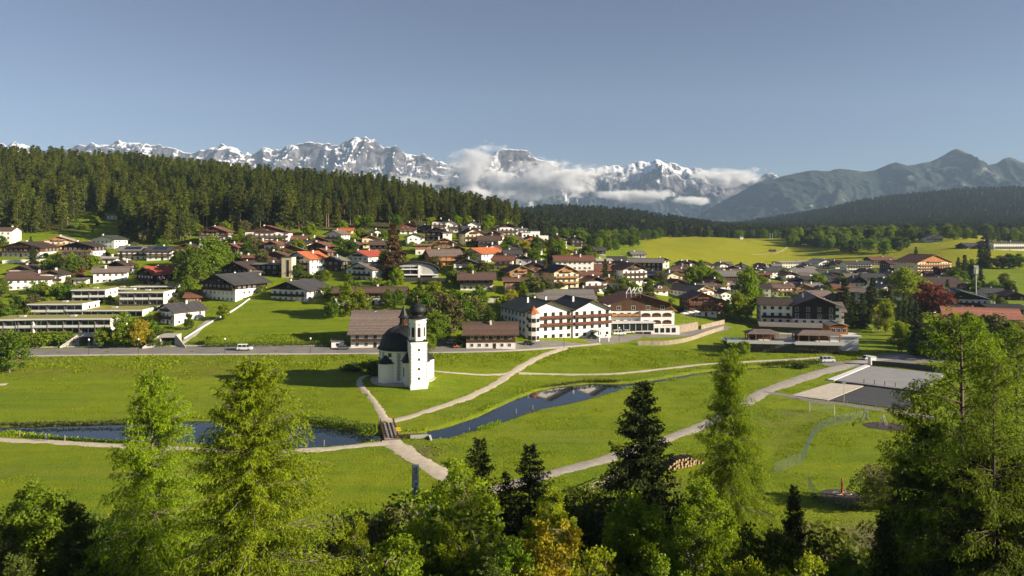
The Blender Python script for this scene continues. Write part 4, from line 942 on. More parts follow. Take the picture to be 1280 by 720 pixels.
# px, base row, width, storeys, G gable front / E eave front, turn, roof, wall, wood, short name, label, extras
T = [
 (3,306,26,3,'E',10,'brown','white','brown','the white three storey block','plain white three storey block with a brown roof by the forest edge',dict(top='plain',balc=[],ov=.4)),
 (30,322,56,2,'G',-4,'dkbrown','white','brown','the wide low chalet','wide low chalet with dark brown gable and orange window boxes below the forest',dict(top='top',pitch=15,k=.7)),
 (68,313,42,2,'G',22,'pale','peach','tan','the peach chalet','peach coloured chalet with pale gable sunlit below the forest clearing',dict(top='gable',balc=[1],bwood='tan',pitch=19,k=.8)),
 (99,327,46,3,'G',-4,'dkbrown','white','dark','the long balcony chalet','white chalet with long tan top balcony and flowered dark balconies below it',dict(top='top',bwood='tan',pitch=14,k=.6)),
 (131,311,38,2,'G',-8,'green','white','brown','the curved green roof house','bluish white house under a low dark green roof close to the forest',dict(top='plain',balc=[],pitch=15,k=.8)),
 (131,330,34,1,'E',4,'pale','white','brown','the white terrace','low white terrace building in front of the green roofed house',dict(top='plain',pitch=8,balc=[])),
 (164,326,42,2,'E',10,'grey','white','brown','the grey roofed row house','white house with long grey roof and solar strip, west end of the terrace row',dict(top='plain',solar=True,k=.8)),
 (199,326,36,2,'E',6,'dkgrey','white','brown','the dark terrace house','white house with a dark roof between the grey roofed row house and the conifers',dict(top='plain',solar=True,k=.8)),
 (231,323,34,2,'G',8,'dkbrown','white','brown','the brown topped chalet','white chalet with dark brown upper floor against the dark conifers',dict(top='top',k=.9)),
 (266,307,38,3,'G',5,'redbrown','white','brown','the chalet under the trees','white chalet with brown balconies alone at the foot of the forest',dict(top='top',k=.9)),
 (224,338,16,1,'G',18,'pale','cream','tan','the tiny cottage','tiny cream cottage with a pale gable beside the red roofed house',dict(top='plain',chim=0,pitch=30)),
 (28,364,66,2,'E',22,'brown','white','dark','the broad brown roofed house','large white house under a broad brown roof near the left edge',dict(top='gable',balc=[],pitch=20,k=.9)),
 (27,345,34,1,'G',5,'dkbrown','white','brown','the small gable above','small gabled house rising directly behind the broad brown roof',dict(top='gable',balc=[])),
 (131,355,50,2,'E',24,'taupe','white','brown','the taupe roofed house','sunlit white house with a taupe roof beside the red roofed chalet',dict(top='plain',balc=[],k=.8)),
 (148,345,30,2,'G',-12,'dkbrown','white','dark','the tall dark gable','dark brown gable standing behind the taupe roofed house',dict(top='top',k=.8)),
 (100,357,20,1,'E',5,'grey','white','brown','the white garage','small white outbuilding beside the taupe roofed house',dict(top='plain',pitch=8,chim=0,balc=[])),
 (191,358,58,2,'G',-33,'red','white','dark','the red roofed chalet','chalet with bright red tiled roof and dark timber gable above the flat roofed blocks',dict(top='full2',pitch=24,k=1.0)),
 (332,308,60,3,'G',9,'redbrown','white','brown','the wide two part chalet','wide white chalet with brown timber middle part below the forest',dict(top='gable',k=.6,pitch=17)),
 (321,317,30,2,'G',14,'orange','white','red','the orange porch house','small house with an orange roof in front of the wide two part chalet',dict(top='gable')),
 (371,305,24,1,'E',6,'redbrown','white','brown','the reddish bungalow','low house with a reddish hipped looking roof beneath the forest',dict(top='plain',balc=[])),
 (395,313,32,2,'G',14,'redbrown','white','brown','the white balcony chalet','white chalet with reddish roof next to the low reddish bungalow',dict(top='top')),
 (299,350,52,2,'G',-18,'dkbrown','white','dark','the shaded chalet','shaded chalet with black timber gable and bluish white lower floor',dict(top='top',k=.9)),
 (312,330,24,1,'E',10,'redbrown','peach','tan','the low orange roofed cottage','low cottage with orange brown roof behind the shaded chalet',dict(top='plain',balc=[])),
 (334,345,36,2,'E',-6,'grey','cream','dark','the glassy house','low dark glazed house with a white flat canopy beside the tower with orange roofed chalet',dict(top='full2',pitch=8,balc=[0],k=.6)),
 (380,345,54,3,'G',-27,'orange','white','dark','the orange roofed chalet','tall white chalet with orange red roof and dark balconies',dict(top='plain',pitch=24,k=.9)),
 (416,340,34,2,'G',-14,'grey','white','dark','the dark timber chalet','dark timber chalet with pale grey roof edge beside the orange roofed chalet',dict(top='full2',k=.9)),
 (456,334,52,2,'G',-30,'red','white','dark','the pinkish red roofed house','bluish white house with a pinkish red roof left of the big spruce in the village',dict(top='plain',pitch=20,balc=[])),
 (459,352,64,2,'G',-30,'taupe','white','dark','the house with dark balconies','bluish white house with dark balconies and a pale taupe roof edge',dict(top='plain',pitch=20,k=.95)),
 (431,294,20,1,'E',5,'orange','peach','tan','the orange hut','tiny orange roofed hut on the grassy forest edge',dict(top='plain',chim=0,balc=[])),
 (469,297,32,1,'G',26,'grey','white','brown','the white bungalow','white sunlit bungalow with a low gable left of the big spruce top',dict(top='plain',balc=[])),
 (509,293,26,2,'G',8,'redbrown','white','red','the rusty chalet','chalet with rusty roof right behind the big village spruce',dict(top='top')),
 (517,308,30,2,'G',16,'dkgrey','white','brown','the sunlit white gable','white gabled house with dark roof and yellow side wall beside the big village spruce',dict(top='plain',balc=[])),
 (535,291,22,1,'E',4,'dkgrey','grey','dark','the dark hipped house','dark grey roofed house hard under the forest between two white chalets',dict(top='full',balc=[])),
 (549,293,22,3,'G',4,'dkbrown','white','brown','the balcony chalet','white chalet with brown balconies touching the forest edge',dict(top='gable')),
 (563,290,20,2,'G',10,'pale','white','brown','the pale gable','white house with pale steep gable beside the balcony chalet at the forest edge',dict(top='plain',pitch=28)),
 (545,307,32,3,'G',3,'brown','white','dark','the brown guest house','dark brown guest house with rows of window boxes, centre of the upper village',dict(top='full2',k=.8)),
 (558,308,16,3,'E',12,'grey','white','brown','the narrow white block','narrow white block with two window columns next to the brown guest house',dict(top='plain',pitch=8,balc=[])),
 (588,309,36,3,'G',24,'dkgrey','cream','brown','the large cream gable','large cream white house with dark roof and wide gable facing the sun',dict(top='plain',pitch=26)),
 (591,291,22,2,'G',12,'dkgrey','white','brown','the small white gable','small white gabled house above the large cream gable',dict(top='plain',pitch=26)),
 (575,291,22,1,'E',4,'dkgrey','white','brown','the long white shed','low white house with dark roof between the pale gable and the small white gable',dict(top='plain',balc=[])),
 (613,308,30,2,'G',14,'dkgrey','yellow','brown','the yellow house','bright yellow house with a white gable and dark roof',dict(top='plain',balc=[])),
 (634,300,30,3,'G',10,'dkbrown','white','brown','the upper balcony house','white house with three brown balconies above the yellow house',dict(top='gable')),
 (651,297,18,2,'E',12,'grey','pale','brown','the grey pavilion','pale grey house beside the white stepped block on the ridge',dict(top='plain',balc=[1],pitch=10)),
 (664,312,36,2,'G',14,'dkbrown','peach','orange','the rusty gable','peach house with orange brown timber gable below the white stepped block',dict(top='top')),
 (618,321,22,2,'G',14,'redbrown','white','brown','the red brown gable','small white house with red brown roof behind the long orange roof',dict(top='plain',balc=[])),
 (604,330,58,2,'G',-36,'orange','white','dark','the long orange roof','long house with vivid orange roof and bluish white gable',dict(top='plain',balc=[],pitch=22,k=1.5)),
 (552,333,54,2,'E',20,'taupe','white','orange','the orange timber house','house with orange timber upper floor and white lower floor beside the barrel roofed villa',dict(top='full2',k=.9)),
 (528,319,24,2,'E',6,'grey','white','orange','the orange box house','modern box house with orange boarding above the barrel roofed villa',dict(top='top',pitch=5,chim=0,balc=[])),
 (582,344,38,2,'G',5,'dkgrey','white','dark','the blue windowed gable','white house with dark gable and blue shutters below the long orange roof',dict(top='gable',balc=[1])),
 (595,364,48,2,'E',4,'brown','white','dark','the brown hipped chalet','square white chalet with broad brown roof and dark timber balcony',dict(top='top',pitch=24,k=.8,ov=1.5)),
 (647,354,44,2,'G',18,'dkbrown','cream','tan','the tan gabled chalet','chalet with wide tan gable and dark red roof in the middle of the village',dict(top='top',pitch=24,bwood='tan')),
 (644,366,34,2,'E',8,'brown','peach','tan','the glazed annex','timber and glass annex with brown roof in front of the tan gabled chalet',dict(top='top',balc=[],k=.6)),
 (702,362,48,3,'G',20,'black','cream','tan','the big tan gable','big chalet with sunlit tan gable, balconies and a black roof above the grey sheds',dict(top='gable',pitch=25,bwood='tan')),
 (717,345,54,3,'E',6,'redbrown','white','brown','the dark red roof','white house under a long dark red roof behind the big tan gable',dict(top='plain',balc=[],k=.6)),
 (654,337,24,2,'G',4,'dkgrey','grey','dark','the grey curved gable','shaded grey gabled house behind the tan gabled chalet',dict(top='gable',balc=[])),
 (676,337,24,1,'E',8,'black','white','dark','the black roofed house','small house with a black solar roof between two chalets',dict(top='full',solar=True,balc=[])),
 (695,310,22,2,'G',10,'black','grey','dark','the black modern house','black modern house with a thin white roof edge on the ridge end',dict(top='full',balc=[],chim=0)),
 (720,309,24,2,'G',12,'black','grey','dark','the black twin gable','black gabled house with a white chimney, easternmost on the ridge',dict(top='full',balc=[],chim=1)),
 (707,326,22,2,'G',14,'redbrown','yellow','tan','the yellow villa','yellow villa half hidden by trees below the black modern house',dict(top='plain')),
 (727,328,16,2,'G',12,'red','yellow','tan','the yellow lodge','yellow lodge with red roof among the trees under the ridge end',dict(top='plain')),
 (752,332,28,1,'E',6,'pale','grey','brown','the pale roofed hall','low house with a very pale flat roof at the edge of the deciduous trees',dict(top='plain',pitch=10,balc=[])),
 (745,344,36,1,'E',4,'redbrown','peach','tan','the low brown house','low house with brown roof and an orange gable end',dict(top='gable',balc=[])),
 (764,345,22,2,'G',18,'brown','peach','orange','the orange gable end','narrow house with sunlit orange gable beside the low brown house',dict(top='gable',balc=[])),
 (787,356,50,3,'G',22,'redbrown','white','brown','the large red brown roof','large white chalet with a red brown roof and sunlit gable behind the big hotel',dict(top='gable',pitch=24)),
 (757,361,48,1,'G',6,'brown','grey','tan','the green gable','shaded house with a wide low brown gable right behind the big hotel',dict(top='gable',balc=[],pitch=20)),
 (797,322,22,1,'E',10,'grey','grey','dark','the grey cabin','small grey roofed house at the edge of the yellow meadow',dict(top='plain',balc=[])),
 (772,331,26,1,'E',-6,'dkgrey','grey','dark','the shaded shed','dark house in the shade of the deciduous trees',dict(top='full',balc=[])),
 (803,339,62,2,'E',-14,'grey','grey','dark','the long grey barn','long barn with a weathered grey roof near the meadow',dict(top='full',balc=[],k=.45,chim=0)),
 (829,335,18,2,'G',12,'dkgrey','white','dark','the small white shed','small dark roofed house with white window shutters at the meadow edge',dict(top='gable',balc=[])),
 (841,356,28,2,'G',14,'grey','cream','tan','the cream solar house','cream house with a blue black solar roof in front of the bushy trees',dict(top='plain',solar='L')),
 (818,350,30,1,'E',-12,'dkgrey','grey','dark','the low dark roof','low dark roofed house between the long grey barn and the cream solar house',dict(top='full',balc=[],solar=True)),
 (824,369,26,1,'E',10,'brown','white','orange','the orange dormer house','brown roofed house with a small orange gable just behind the big hotel',dict(top='gable',balc=[],dorm=1)),
 (867,378,60,2,'G',30,'dkgrey','white','tan','the skylight chalet','white chalet with dark skylight roof and sunlit gable beside the big hotel',dict(top='plain',pitch=20,k=1.5)),
 (876,396,42,3,'G',4,'brown','white','red','the brown window front','brown timber chalet with two rows of white framed windows below the skylight chalet',dict(top='full2',pitch=22)),
 (899,393,26,2,'G',20,'dkbrown','peach','orange','the orange gable','small chalet with bright orange gable joined to the brown window front',dict(top='top',pitch=24)),
 (908,380,28,2,'G',12,'dkgrey','white','brown','the white corner house','white gabled house with big dark windows behind the small orange gable',dict(top='plain',balc=[])),
 (906,356,50,2,'E',4,'grey','white','brown','the meadow edge house','white house with long grey roof against the yellow meadow',dict(top='top',k=.7)),
 (926,362,30,1,'E',-6,'grey','grey','dark','the grey flat shed','long low grey roof half hidden by the bright tree',dict(top='full',balc=[],pitch=9,chim=0)),
 (950,345,20,2,'G',14,'brown','white','dark','the pointed gable','white house with a pointed brown gable at the lower meadow edge',dict(top='gable',balc=[])),
 (969,348,34,2,'E',14,'dkgrey','white','dark','the dark roofed pair','dark roofed house with white sunlit gable end left of the flat white buildings',dict(top='plain',balc=[])),
 (987,335,30,2,'E',6,'pale','white','brown','the flat white building','flat topped white building at the meadow foot',dict(top='plain',pitch=4,chim=0,balc=[])),
 (1012,334,26,2,'E',-8,'pale','white','brown','the second flat white building','flat topped bluish white building beside the pale roofed villa',dict(top='plain',pitch=4,chim=0,balc=[])),
 (1030,336,32,2,'G',14,'pale','white','brown','the pale roofed villa','white villa with a pale roof and layered balconies before the deciduous wood',dict(top='plain')),
 (1006,350,34,2,'E',10,'grey','white','brown','the grey rendered house','grey white house with small windows in the shaded village centre',dict(top='plain',balc=[])),
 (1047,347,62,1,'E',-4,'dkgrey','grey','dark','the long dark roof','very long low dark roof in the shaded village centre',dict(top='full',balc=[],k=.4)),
 (1027,362,56,2,'E',-14,'dkgrey','grey','dark','the sloping grey roof','long building with sloping grey roof edge behind the grey roofed hotel',dict(top='full',balc=[],k=.6)),
 (1073,337,36,2,'E',4,'dkgrey','white','dark','the long white house','long bluish white house with dark roof under the deciduous wood',dict(top='plain',k=.5)),
 (1075,364,30,2,'G',-10,'dkgrey','pale','dark','the pointed grey gable','grey house with steep pointed gable between tall spruces',dict(top='gable',pitch=36,balc=[])),
 (1077,377,32,2,'E',-20,'taupe','grey','dark','the pale edged roof','grey house with a pale sloping roof edge between the tall spruces',dict(top='plain',balc=[])),
 (1108,371,26,2,'G',10,'grey','white','dark','the spruce side house','small white house with grey roof between spruces and round green trees',dict(top='plain')),
 (974,361,40,1,'E',-16,'red','grey','dark','the low red roof','low dark building with a thin red roof edge behind the grey roofed hotel',dict(top='full',balc=[],pitch=12,k=.5,chim=0)),
 (1054,393,30,3,'G',10,'dkbrown','white','brown','the dark back house','dark roofed house tucked behind the grey roofed hotel',dict(top='top')),
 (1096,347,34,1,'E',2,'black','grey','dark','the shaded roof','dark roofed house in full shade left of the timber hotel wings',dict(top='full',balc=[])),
 (1163,344,64,4,'G',16,'redbrown','cream','orange','the orange timber hotel','large timber hotel with four rows of orange sunlit balconies below the meadow',dict(top='gable',pitch=19,k=.7,bwood='orange',fh=2.6)),
 (1124,341,36,3,'E',10,'dkbrown','white','brown','the brown hotel wing','dark brown hotel wing with white gable end joined to the orange timber hotel',dict(top='full2',k=.6)),
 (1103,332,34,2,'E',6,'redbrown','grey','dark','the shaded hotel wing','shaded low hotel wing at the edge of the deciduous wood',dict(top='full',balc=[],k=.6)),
 (1183,364,56,1,'E',6,'dkbrown','grey','dark','the purple brown roof','low house with a wide purple brown roof below the orange timber hotel',dict(top='full',balc=[],pitch=22)),
 (1158,378,42,1,'E',3,'red','white','dark','the orange red roof','low house with orange red roof behind the copper coloured tree',dict(top='plain',balc=[],pitch=24,dorm=1)),
 (1213,388,86,2,'G',-24,'dkgrey','white','dark','the wide hall','wide bluish white hall with broad dark grey roof behind the terracotta roof',dict(top='gable',pitch=17,k=.9,balc=[1],ov=1.4)),
 (1262,394,50,1,'E',-6,'black','grey','dark','the black flat roof','low building with black roof beside the terracotta roof',dict(top='full',balc=[],pitch=10)),
 (1270,376,30,1,'G',-10,'redbrown','grey','dark','the maroon gable','small maroon roofed building at the right edge behind the black roof',dict(top='full',balc=[])),
 (1240,415,96,2,'E',-24,'terra','peach','brown','the terracotta roof','long building with a salmon terracotta roof rising behind the feathery larches',dict(top='plain',balc=[],pitch=26,k=.55,chim=2)),
 (1169,302,24,2,'G',-12,'grey','pale','brown','the lone pale house','lone pale blue grey house on the crest above the yellow meadow',dict(top='plain')),
 (1215,311,22,1,'E',6,'dkgrey','white','dark','the crest house','low dark roofed house at the far end of the meadow crest',dict(top='full',balc=[])),
 (1237,310,18,2,'G',10,'redbrown','grey','red','the maroon crest house','maroon timber house on the meadow crest beside the far hotel',dict(top='full')),
 (1261,313,46,3,'E',6,'dkgrey','white','dark','the far hotel','long far hotel with rows of white balconies at the end of the meadow',dict(top='plain',k=.35,pitch=10)),
 (217,408,60,2,'G',-32,'dkgrey','white','dark','the roadside white house','white house with a dark slate roof above the roadside underpass',dict(top='plain',balc=[1],pitch=24,k=1.1)),
 (284,379,84,3,'G',-27,'dkgrey','white','dark','the shuttered chalet','large white chalet with black timber gable and oval wall paintings above the green slope',dict(top='top',pitch=20,k=.9,balc=[2],ov=1.8)),
 (369,379,76,2,'G',-20,'dkgrey','white','dark','the slope top chalet','white chalet with dark grey roof and balcony at the top of the green slope',dict(top='gable',pitch=19,balc=[1],k=.9,ov=1.7)),
 (240,379,24,1,'E',10,'redbrown','peach','orange','the orange shed','small orange boarded shed next to the shuttered chalet',dict(top='full',chim=0,balc=[])),
 (462,382,92,2,'E',3,'brown','white','brown','the long barn house','long low house with brown roof behind the grey roofed farmhouse',dict(top='top',balc=[],k=.3,pitch=24)),
 (733,357,36,2,'E',8,'redbrown','white','brown','the plain red brown roof','white house with plain red brown roof wedged before the large red brown roof',dict(top='plain',balc=[],k=.7)),
 (668,347,28,2,'G',12,'brown','white','brown','the brown middle gable','small white house with brown gable between the tan gabled chalet and the black roofed house',dict(top='top')),
 (748,318,20,1,'E',8,'dkgrey','grey','dark','the grove house','dark little house at the foot of the leafy grove',dict(top='full',balc=[],chim=0)),
 (853,343,34,1,'E',-10,'pale','grey','dark','the pale low roof','low house with a long pale roof left of the bushy trees',dict(top='full',balc=[],pitch=12,k=.5)),
 (846,366,26,2,'G',16,'dkbrown','white','brown','the little brown chalet','little white chalet with brown roof between big hotel and skylight chalet',dict(top='top')),
 (930,374,24,2,'G',10,'dkgrey','white','brown','the hidden gable','white gable half hidden behind the tall bright trees',dict(top='gable')),
 (953,372,30,2,'E',-10,'dkbrown','white','brown','the brown eaves house','white house with dark brown eaves behind the tall bright trees',dict(top='plain',balc=[])),
 (990,345,24,1,'E',8,'grey','white','dark','the grey eaved bungalow','grey roofed white bungalow in front of the flat white building',dict(top='plain',balc=[])),
 (1002,362,30,2,'G',-14,'dkgrey','white','dark','the dark cross gable','white house with dark cross gable right behind the grey roofed hotel ridge',dict(top='gable')),
 (1052,358,30,1,'E',4,'black','grey','dark','the black shed roof','flat black roofed building in the shaded centre',dict(top='full',balc=[],pitch=10,chim=0)),
 (1050,336,20,2,'G',8,'brown','white','brown','the brown wood edge house','small brown roofed house at the edge of the meadow wood',dict(top='top')),
 (1095,357,30,2,'E',-8,'dkgrey','white','dark','the slate house','white house with slate roof in the shade left of the round green trees',dict(top='plain',balc=[])),
 (1026,382,34,2,'E',8,'taupe','white','brown','the taupe back wing','white house with taupe roof behind the dark back house',dict(top='plain',balc=[])),
 (1070,392,24,2,'E',-12,'dkgrey','grey','dark','the spruce shed','grey house almost hidden by the tall dark spruces',dict(top='full',balc=[])),
 (1143,396,34,1,'E',10,'black','grey','dark','the black garage roof','low building with a black roof left of the copper red tree',dict(top='full',balc=[],pitch=14,chim=0)),
 (1135,356,24,1,'E',8,'grey','white','dark','the tucked grey roof','low grey roofed house between the round trees and the timber hotel wings',dict(top='plain',balc=[])),
 (1245,372,30,1,'E',-8,'dkgrey','white','dark','the meadow foot house','low dark roofed house at the foot of the right hand meadow',dict(top='plain',balc=[])),
 (778,342,24,2,'G',14,'dkgrey','peach','brown','the peach gable','small peach house with dark roof beside the orange gable end',dict(top='gable')),
 (730,372,36,1,'E',4,'dkbrown','white','brown','the low brown eaves','low white house with brown eaves next to the long grey shed',dict(top='top',balc=[],k=.6)),
 (895,346,24,1,'E',10,'brown','white','dark','the bushy tree house','small brown roofed house among the bushy trees',dict(top='plain',balc=[])),
 (246,327,26,2,'G',8,'dkbrown','white','brown','the conifer foot chalet','white chalet with dark brown gable behind the tall yellow green trees',dict(top='top')),
 (316,347,24,1,'E',6,'taupe','white','dark','the small taupe roof','small taupe roofed house wedged behind the shuttered chalet',dict(top='plain',balc=[])),
 (402,328,26,2,'G',-10,'redbrown','white','brown','the red brown chalet','white chalet with red brown roof above the dark timber chalet',dict(top='top')),
 (440,318,24,2,'G',-8,'brown','white','dark','the slope chalet','brown roofed chalet on the grassy slope above the pinkish red roof',dict(top='top')),
 (62,358,34,2,'G',12,'dkbrown','white','brown','the garden chalet','white chalet with dark gable in the gardens above the flat blocks',dict(top='gable')),
 (570,324,26,2,'G',10,'dkbrown','white','red','the reddish timber chalet','reddish timber chalet left of the long orange roof',dict(top='top')),
 (640,330,26,2,'E',8,'dkgrey','white','dark','the grey hipped house','white house with dark grey roof below the white stepped block',dict(top='plain')),
]
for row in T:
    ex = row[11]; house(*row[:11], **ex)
# ---------------------------------------------------------------- the chapel
DOME = mat('dark_sheet_metal', (.018, .019, .020), .55, .3, 1.2, spec=.25, bump=.15)
QUOIN = mat('grey_quoins', (.34, .33, .32), .85, .1, 2)
GOLD = mat('gilding', (.75, .52, .12), .3, .1, 4, metal=.9)
def chapel():
    z0 = float(G(CHX, CHY)) - .1
    e = empty('chapel', (CHX, CHY, z0), R(20), 'white baroque chapel with black domed roof and onion domed bell tower on a grassy mound', 'chapel')
    HOUSES.append((CHX, CHY, z0, 13, 'the white chapel'))
    rn = 6.9; hwall = 9.0
    mb = MB(); mb.lathe([(rn + .25, -3), (rn + .25, .5), (rn, .55), (rn, hwall - .6), (rn + .15, hwall - .55), (rn + .35, hwall - .1), (rn + .35, hwall)], 32)
    nave = mb.build('nave_wall', PL['white'], e); auto_smooth(nave, 25)
    for k in range(8):          # toothed corner strips
        a = R(22.5 + 45 * k); qb = MB()
        for j in range(16):
            wd = .55 if j % 2 else .38; c, s = math.cos(a), math.sin(a); r1 = rn + .06
            pts = [(c * (rn - .3) - s * wd, s * (rn - .3) + c * wd), (c * (rn - .3) + s * wd, s * (rn - .3) - c * wd), (c * r1 + s * wd, s * r1 - c * wd), (c * r1 - s * wd, s * r1 + c * wd)]
            qb.ext(pts, .6 + j * .5, .6 + j * .5 + .44)
        qb.build('quoin', QUOIN, e)
    for k in range(8):
        a = R(45 * k); c, s = math.cos(a), math.sin(a)
        if k in (6,): continue
        window(e, c * (rn + .02), s * (rn + .02), 3.6, 1.3, 3.0, a + math.pi / 2, 'b')
        wb = obj('window', window_mesh(1.1, 1.1, 'b'), e, (c * (rn + .02), s * (rn + .02), 7.2), a + math.pi / 2)
    db = MB(); prof = [(rn + .75, hwall - .05), (rn + .62, hwall + .25), (rn + .05, hwall + .7), (rn - .25, hwall + 1.5), (rn - .55, hwall + 2.6), (rn - 1.2, hwall + 3.9), (rn - 2.2, hwall + 5.0), (rn - 3.6, hwall + 5.8), (rn - 5.0, hwall + 6.25), (1.25, hwall + 6.5)]
    db.lathe(prof, 32); dome = db.build('dome', DOME, e); auto_smooth(dome, 30)
    rb = MB()                    # standing seams
    for k in range(32):
        a = R(11.25 * k); c, s = math.cos(a), math.sin(a)
        for (r0, za), (r1, zb) in zip(prof[1:], prof[2:]): rb.bar((c * r0, s * r0, za + .02), (c * r1, s * r1, zb + .02), .055, n=4)
    rb.build('seam', DOME, dome)
    zl = hwall + 6.4
    lb = MB(); lb.lathe([(1.35, zl), (1.35, zl + .5), (1.15, zl + .5), (1.15, zl + .55)], 8)
    for k in range(8):
        a = R(45 * k + 22.5); lb.box(1.0 * math.cos(a) - .13, 1.0 * math.cos(a) + .13, 1.0 * math.sin(a) - .13, 1.0 * math.sin(a) + .13, zl + .5, zl + 2.4)
    lb.lathe([(.55, zl + .5), (.55, zl + 2.4)], 8); lb.build('lantern', WD['brown'], e)
    sb = MB(); sb.lathe([(1.75, zl + 2.3), (1.6, zl + 2.5), (1.2, zl + 2.9), (.8, zl + 3.9), (.42, zl + 4.9), (.16, zl + 6.0), (.05, zl + 6.5)], 8); sp = sb.build('spire', DOME, e)
    cb = MB(); cb.lathe([(.02, zl + 6.4), (.2, zl + 6.6), (.2, zl + 6.7), (.02, zl + 6.9)], 10); cb.box(-.05, .05, -.05, .05, zl + 6.8, zl + 7.8); cb.box(-.3, .3, -.045, .045, zl + 7.35, zl + 7.45); cb.build('cross', GOLD, sp)
    # rounded side chapel under a half cone
    for (a, nm) in ((R(212), 'side_chapel'), (R(-8), 'side_chapel')):
        c, s = math.cos(a), math.sin(a); ox, oy = c * (rn - .6), s * (rn - .6)
        mb = MB(); mb.lathe([(2.6, -3), (2.6, 5.2), (2.75, 5.25), (2.75, 5.5)], 20, (ox, oy)); w_ = mb.build(nm, PL['white'], e); auto_smooth(w_, 30)
        rb = MB(); rb.lathe([(3.05, 5.45), (2.6, 5.75), (1.5, 6.7), (.3, 7.9), (.1, 8.0)], 20, (ox, oy)); h_ = rb.build('half_cone_roof', DOME, w_); auto_smooth(h_, 25)
        fb = MB(); fb.lathe([(.1, 7.9), (.22, 8.1), (.3, 8.3), (.2, 8.5), (.03, 8.65)], 10, (ox, oy)); fb.build('finial', DOME, h_)
    # connecting choir in front of the nave, then the tower in front of it
    ty = -rn - 3.3; tx = 1.9
    mb = MB(); mb.box(tx - 3.4, tx + 3.4, -rn - 2.6, -rn + 2.6, -3, 6.2); ch = mb.build('choir_wall', PL['white'], e)
    window(ch, tx - 3.42, -rn - 1.4, 2.0, 1.0, 2.6, -math.pi / 2, 'b'); window(ch, tx + 3.42, -rn - 1.4, 2.0, 1.0, 2.6, math.pi / 2, 'b')
    rb = MB(); rb.hull([(tx - 3.9, -rn - 3.1, 6.15), (tx + 3.9, -rn - 3.1, 6.15), (tx + 3.9, -rn + 3.2, 6.15), (tx - 3.9, -rn + 3.2, 6.15)], [(tx - 2.2, -rn - 1.2, 9.2), (tx + 2.2, -rn - 1.2, 9.2), (tx + 2.2, -rn + 1.6, 9.2), (tx - 2.2, -rn + 1.6, 9.2)])
    rb.build('choir_roof', DOME, ch)
    t = 2.3; hs = 12.0
    mb = MB(); mb.box(tx - t - .15, tx + t + .15, ty - t - .15, ty + t + .15, -3, .7); mb.box(tx - t, tx + t, ty - t, ty + t, .7, hs); mb.box(tx - t - .2, tx + t + .2, ty - t - .2, ty + t + .2, hs, hs + .25)
    tw = mb.build('tower_wall', PL['white'], e)
    for sx in (-1, 1):
        qb = MB()
        for j in range(21):
            ww = .30 if j % 2 else .18; x1 = tx + sx * (t + .03); x0 = x1 - sx * ww
            qb.box(min(x0, x1), max(x0, x1), ty - t - .03, ty - t + ww, .8 + j * .515, .8 + j * .515 + .46)
        qb.build('quoin', QUOIN, tw)
    for j in range(4): obj('window', window_mesh(.55, .65, 'b'), tw, (tx, ty - t - .01, 1.8 + j * 2.65), 0)
    kb = MB(); kb.hull([(tx - t - .25, ty - t - .25, hs + .25), (tx + t + .25, ty - t - .25, hs + .25), (tx + t + .25, ty + t + .25, hs + .25), (tx - t - .25, ty + t + .25, hs + .25)], [(tx - t * .8, ty - t * .8, hs + .9), (tx + t * .8, ty - t * .8, hs + .9), (tx + t * .8, ty + t * .8, hs + .9), (tx - t * .8, ty + t * .8, hs + .9)]); kb.build('skirt_roof', DOME, tw)
    rb_ = 2.42; hb = hs + 6.4
    oct_ = lambda r, z: [(tx + r * math.cos(R(22.5 + 45 * k)), ty + r * math.sin(R(22.5 + 45 * k)), z) for k in range(8)]
    mb = MB(); mb.hull(oct_(rb_, hs + .3), oct_(rb_, hb)); mb.hull(oct_(rb_ + .22, hb - .9), oct_(rb_ + .22, hb - .7)); mb.hull(oct_(rb_ + .3, hb), oct_(rb_ + .38, hb + .25)); bf = mb.build('belfry_wall', PL['white'], e)
    for k in range(8):
        a = R(45 * k); r = rb_ * math.cos(R(22.5)) + .015; c, s = math.cos(a), math.sin(a)
        ob = MB(); wv = .42; n = 8
        prof2 = [(-wv, 1.6), (wv, 1.6)] + [(wv * math.cos(math.pi * j / n), 3.9 + wv * math.sin(math.pi * j / n)) for j in range(n + 1)]
        f = lambda u, z, dd: (tx + c * (r + dd) - s * u, ty + s * (r + dd) + c * u, hs + z)
        ob.hull([f(u, z, -.02) for u, z in prof2], [f(u, z, .03) for u, z in prof2]); ob.build('sound_opening', WD['dark'], bf)
        clk = MB(); clk.hull([f(.32 * math.cos(j * math.pi / 6), 5.0 + .32 * math.sin(j * math.pi / 6), -.02) for j in range(12)], [f(.32 * math.cos(j * math.pi / 6), 5.0 + .32 * math.sin(j * math.pi / 6), .04) for j in range(12)])
        if k % 2 == 0: clk.build('round_panel', QUOIN, bf)
    ob = MB(); z = hb + .2; ob.lathe([(rb_ + .42, z), (rb_ + .1, z + .3), (1.55, z + .75), (1.45, z + 1.0), (2.0, z + 1.5), (2.38, z + 2.0), (2.4, z + 2.6), (2.05, z + 3.3), (1.3, z + 3.9), (.6, z + 4.3), (.25, z + 4.7), (.12, z + 5.2)], 24, (tx, ty)); on = ob.build('onion_dome', DOME, e); auto_smooth(on, 30)
    cb = MB(); cb.lathe([(.02, z + 5.0), (.22, z + 5.3), (.22, z + 5.4), (.02, z + 5.6)], 10, (tx, ty)); cb.box(tx - .05, tx + .05, ty - .05, ty + .05, z + 5.5, z + 6.5); cb.box(tx - .32, tx + .32, ty - .045, ty + .045, z + 6.05, z + 6.15); cb.build('cross', GOLD, on)
    pb = MB(); pb.lathe([(rn + 2.6, -3), (rn + 2.6, .02), (rn + .1, .06)], 32); pb.build('paving', STONE, e)
    return e
chapel()

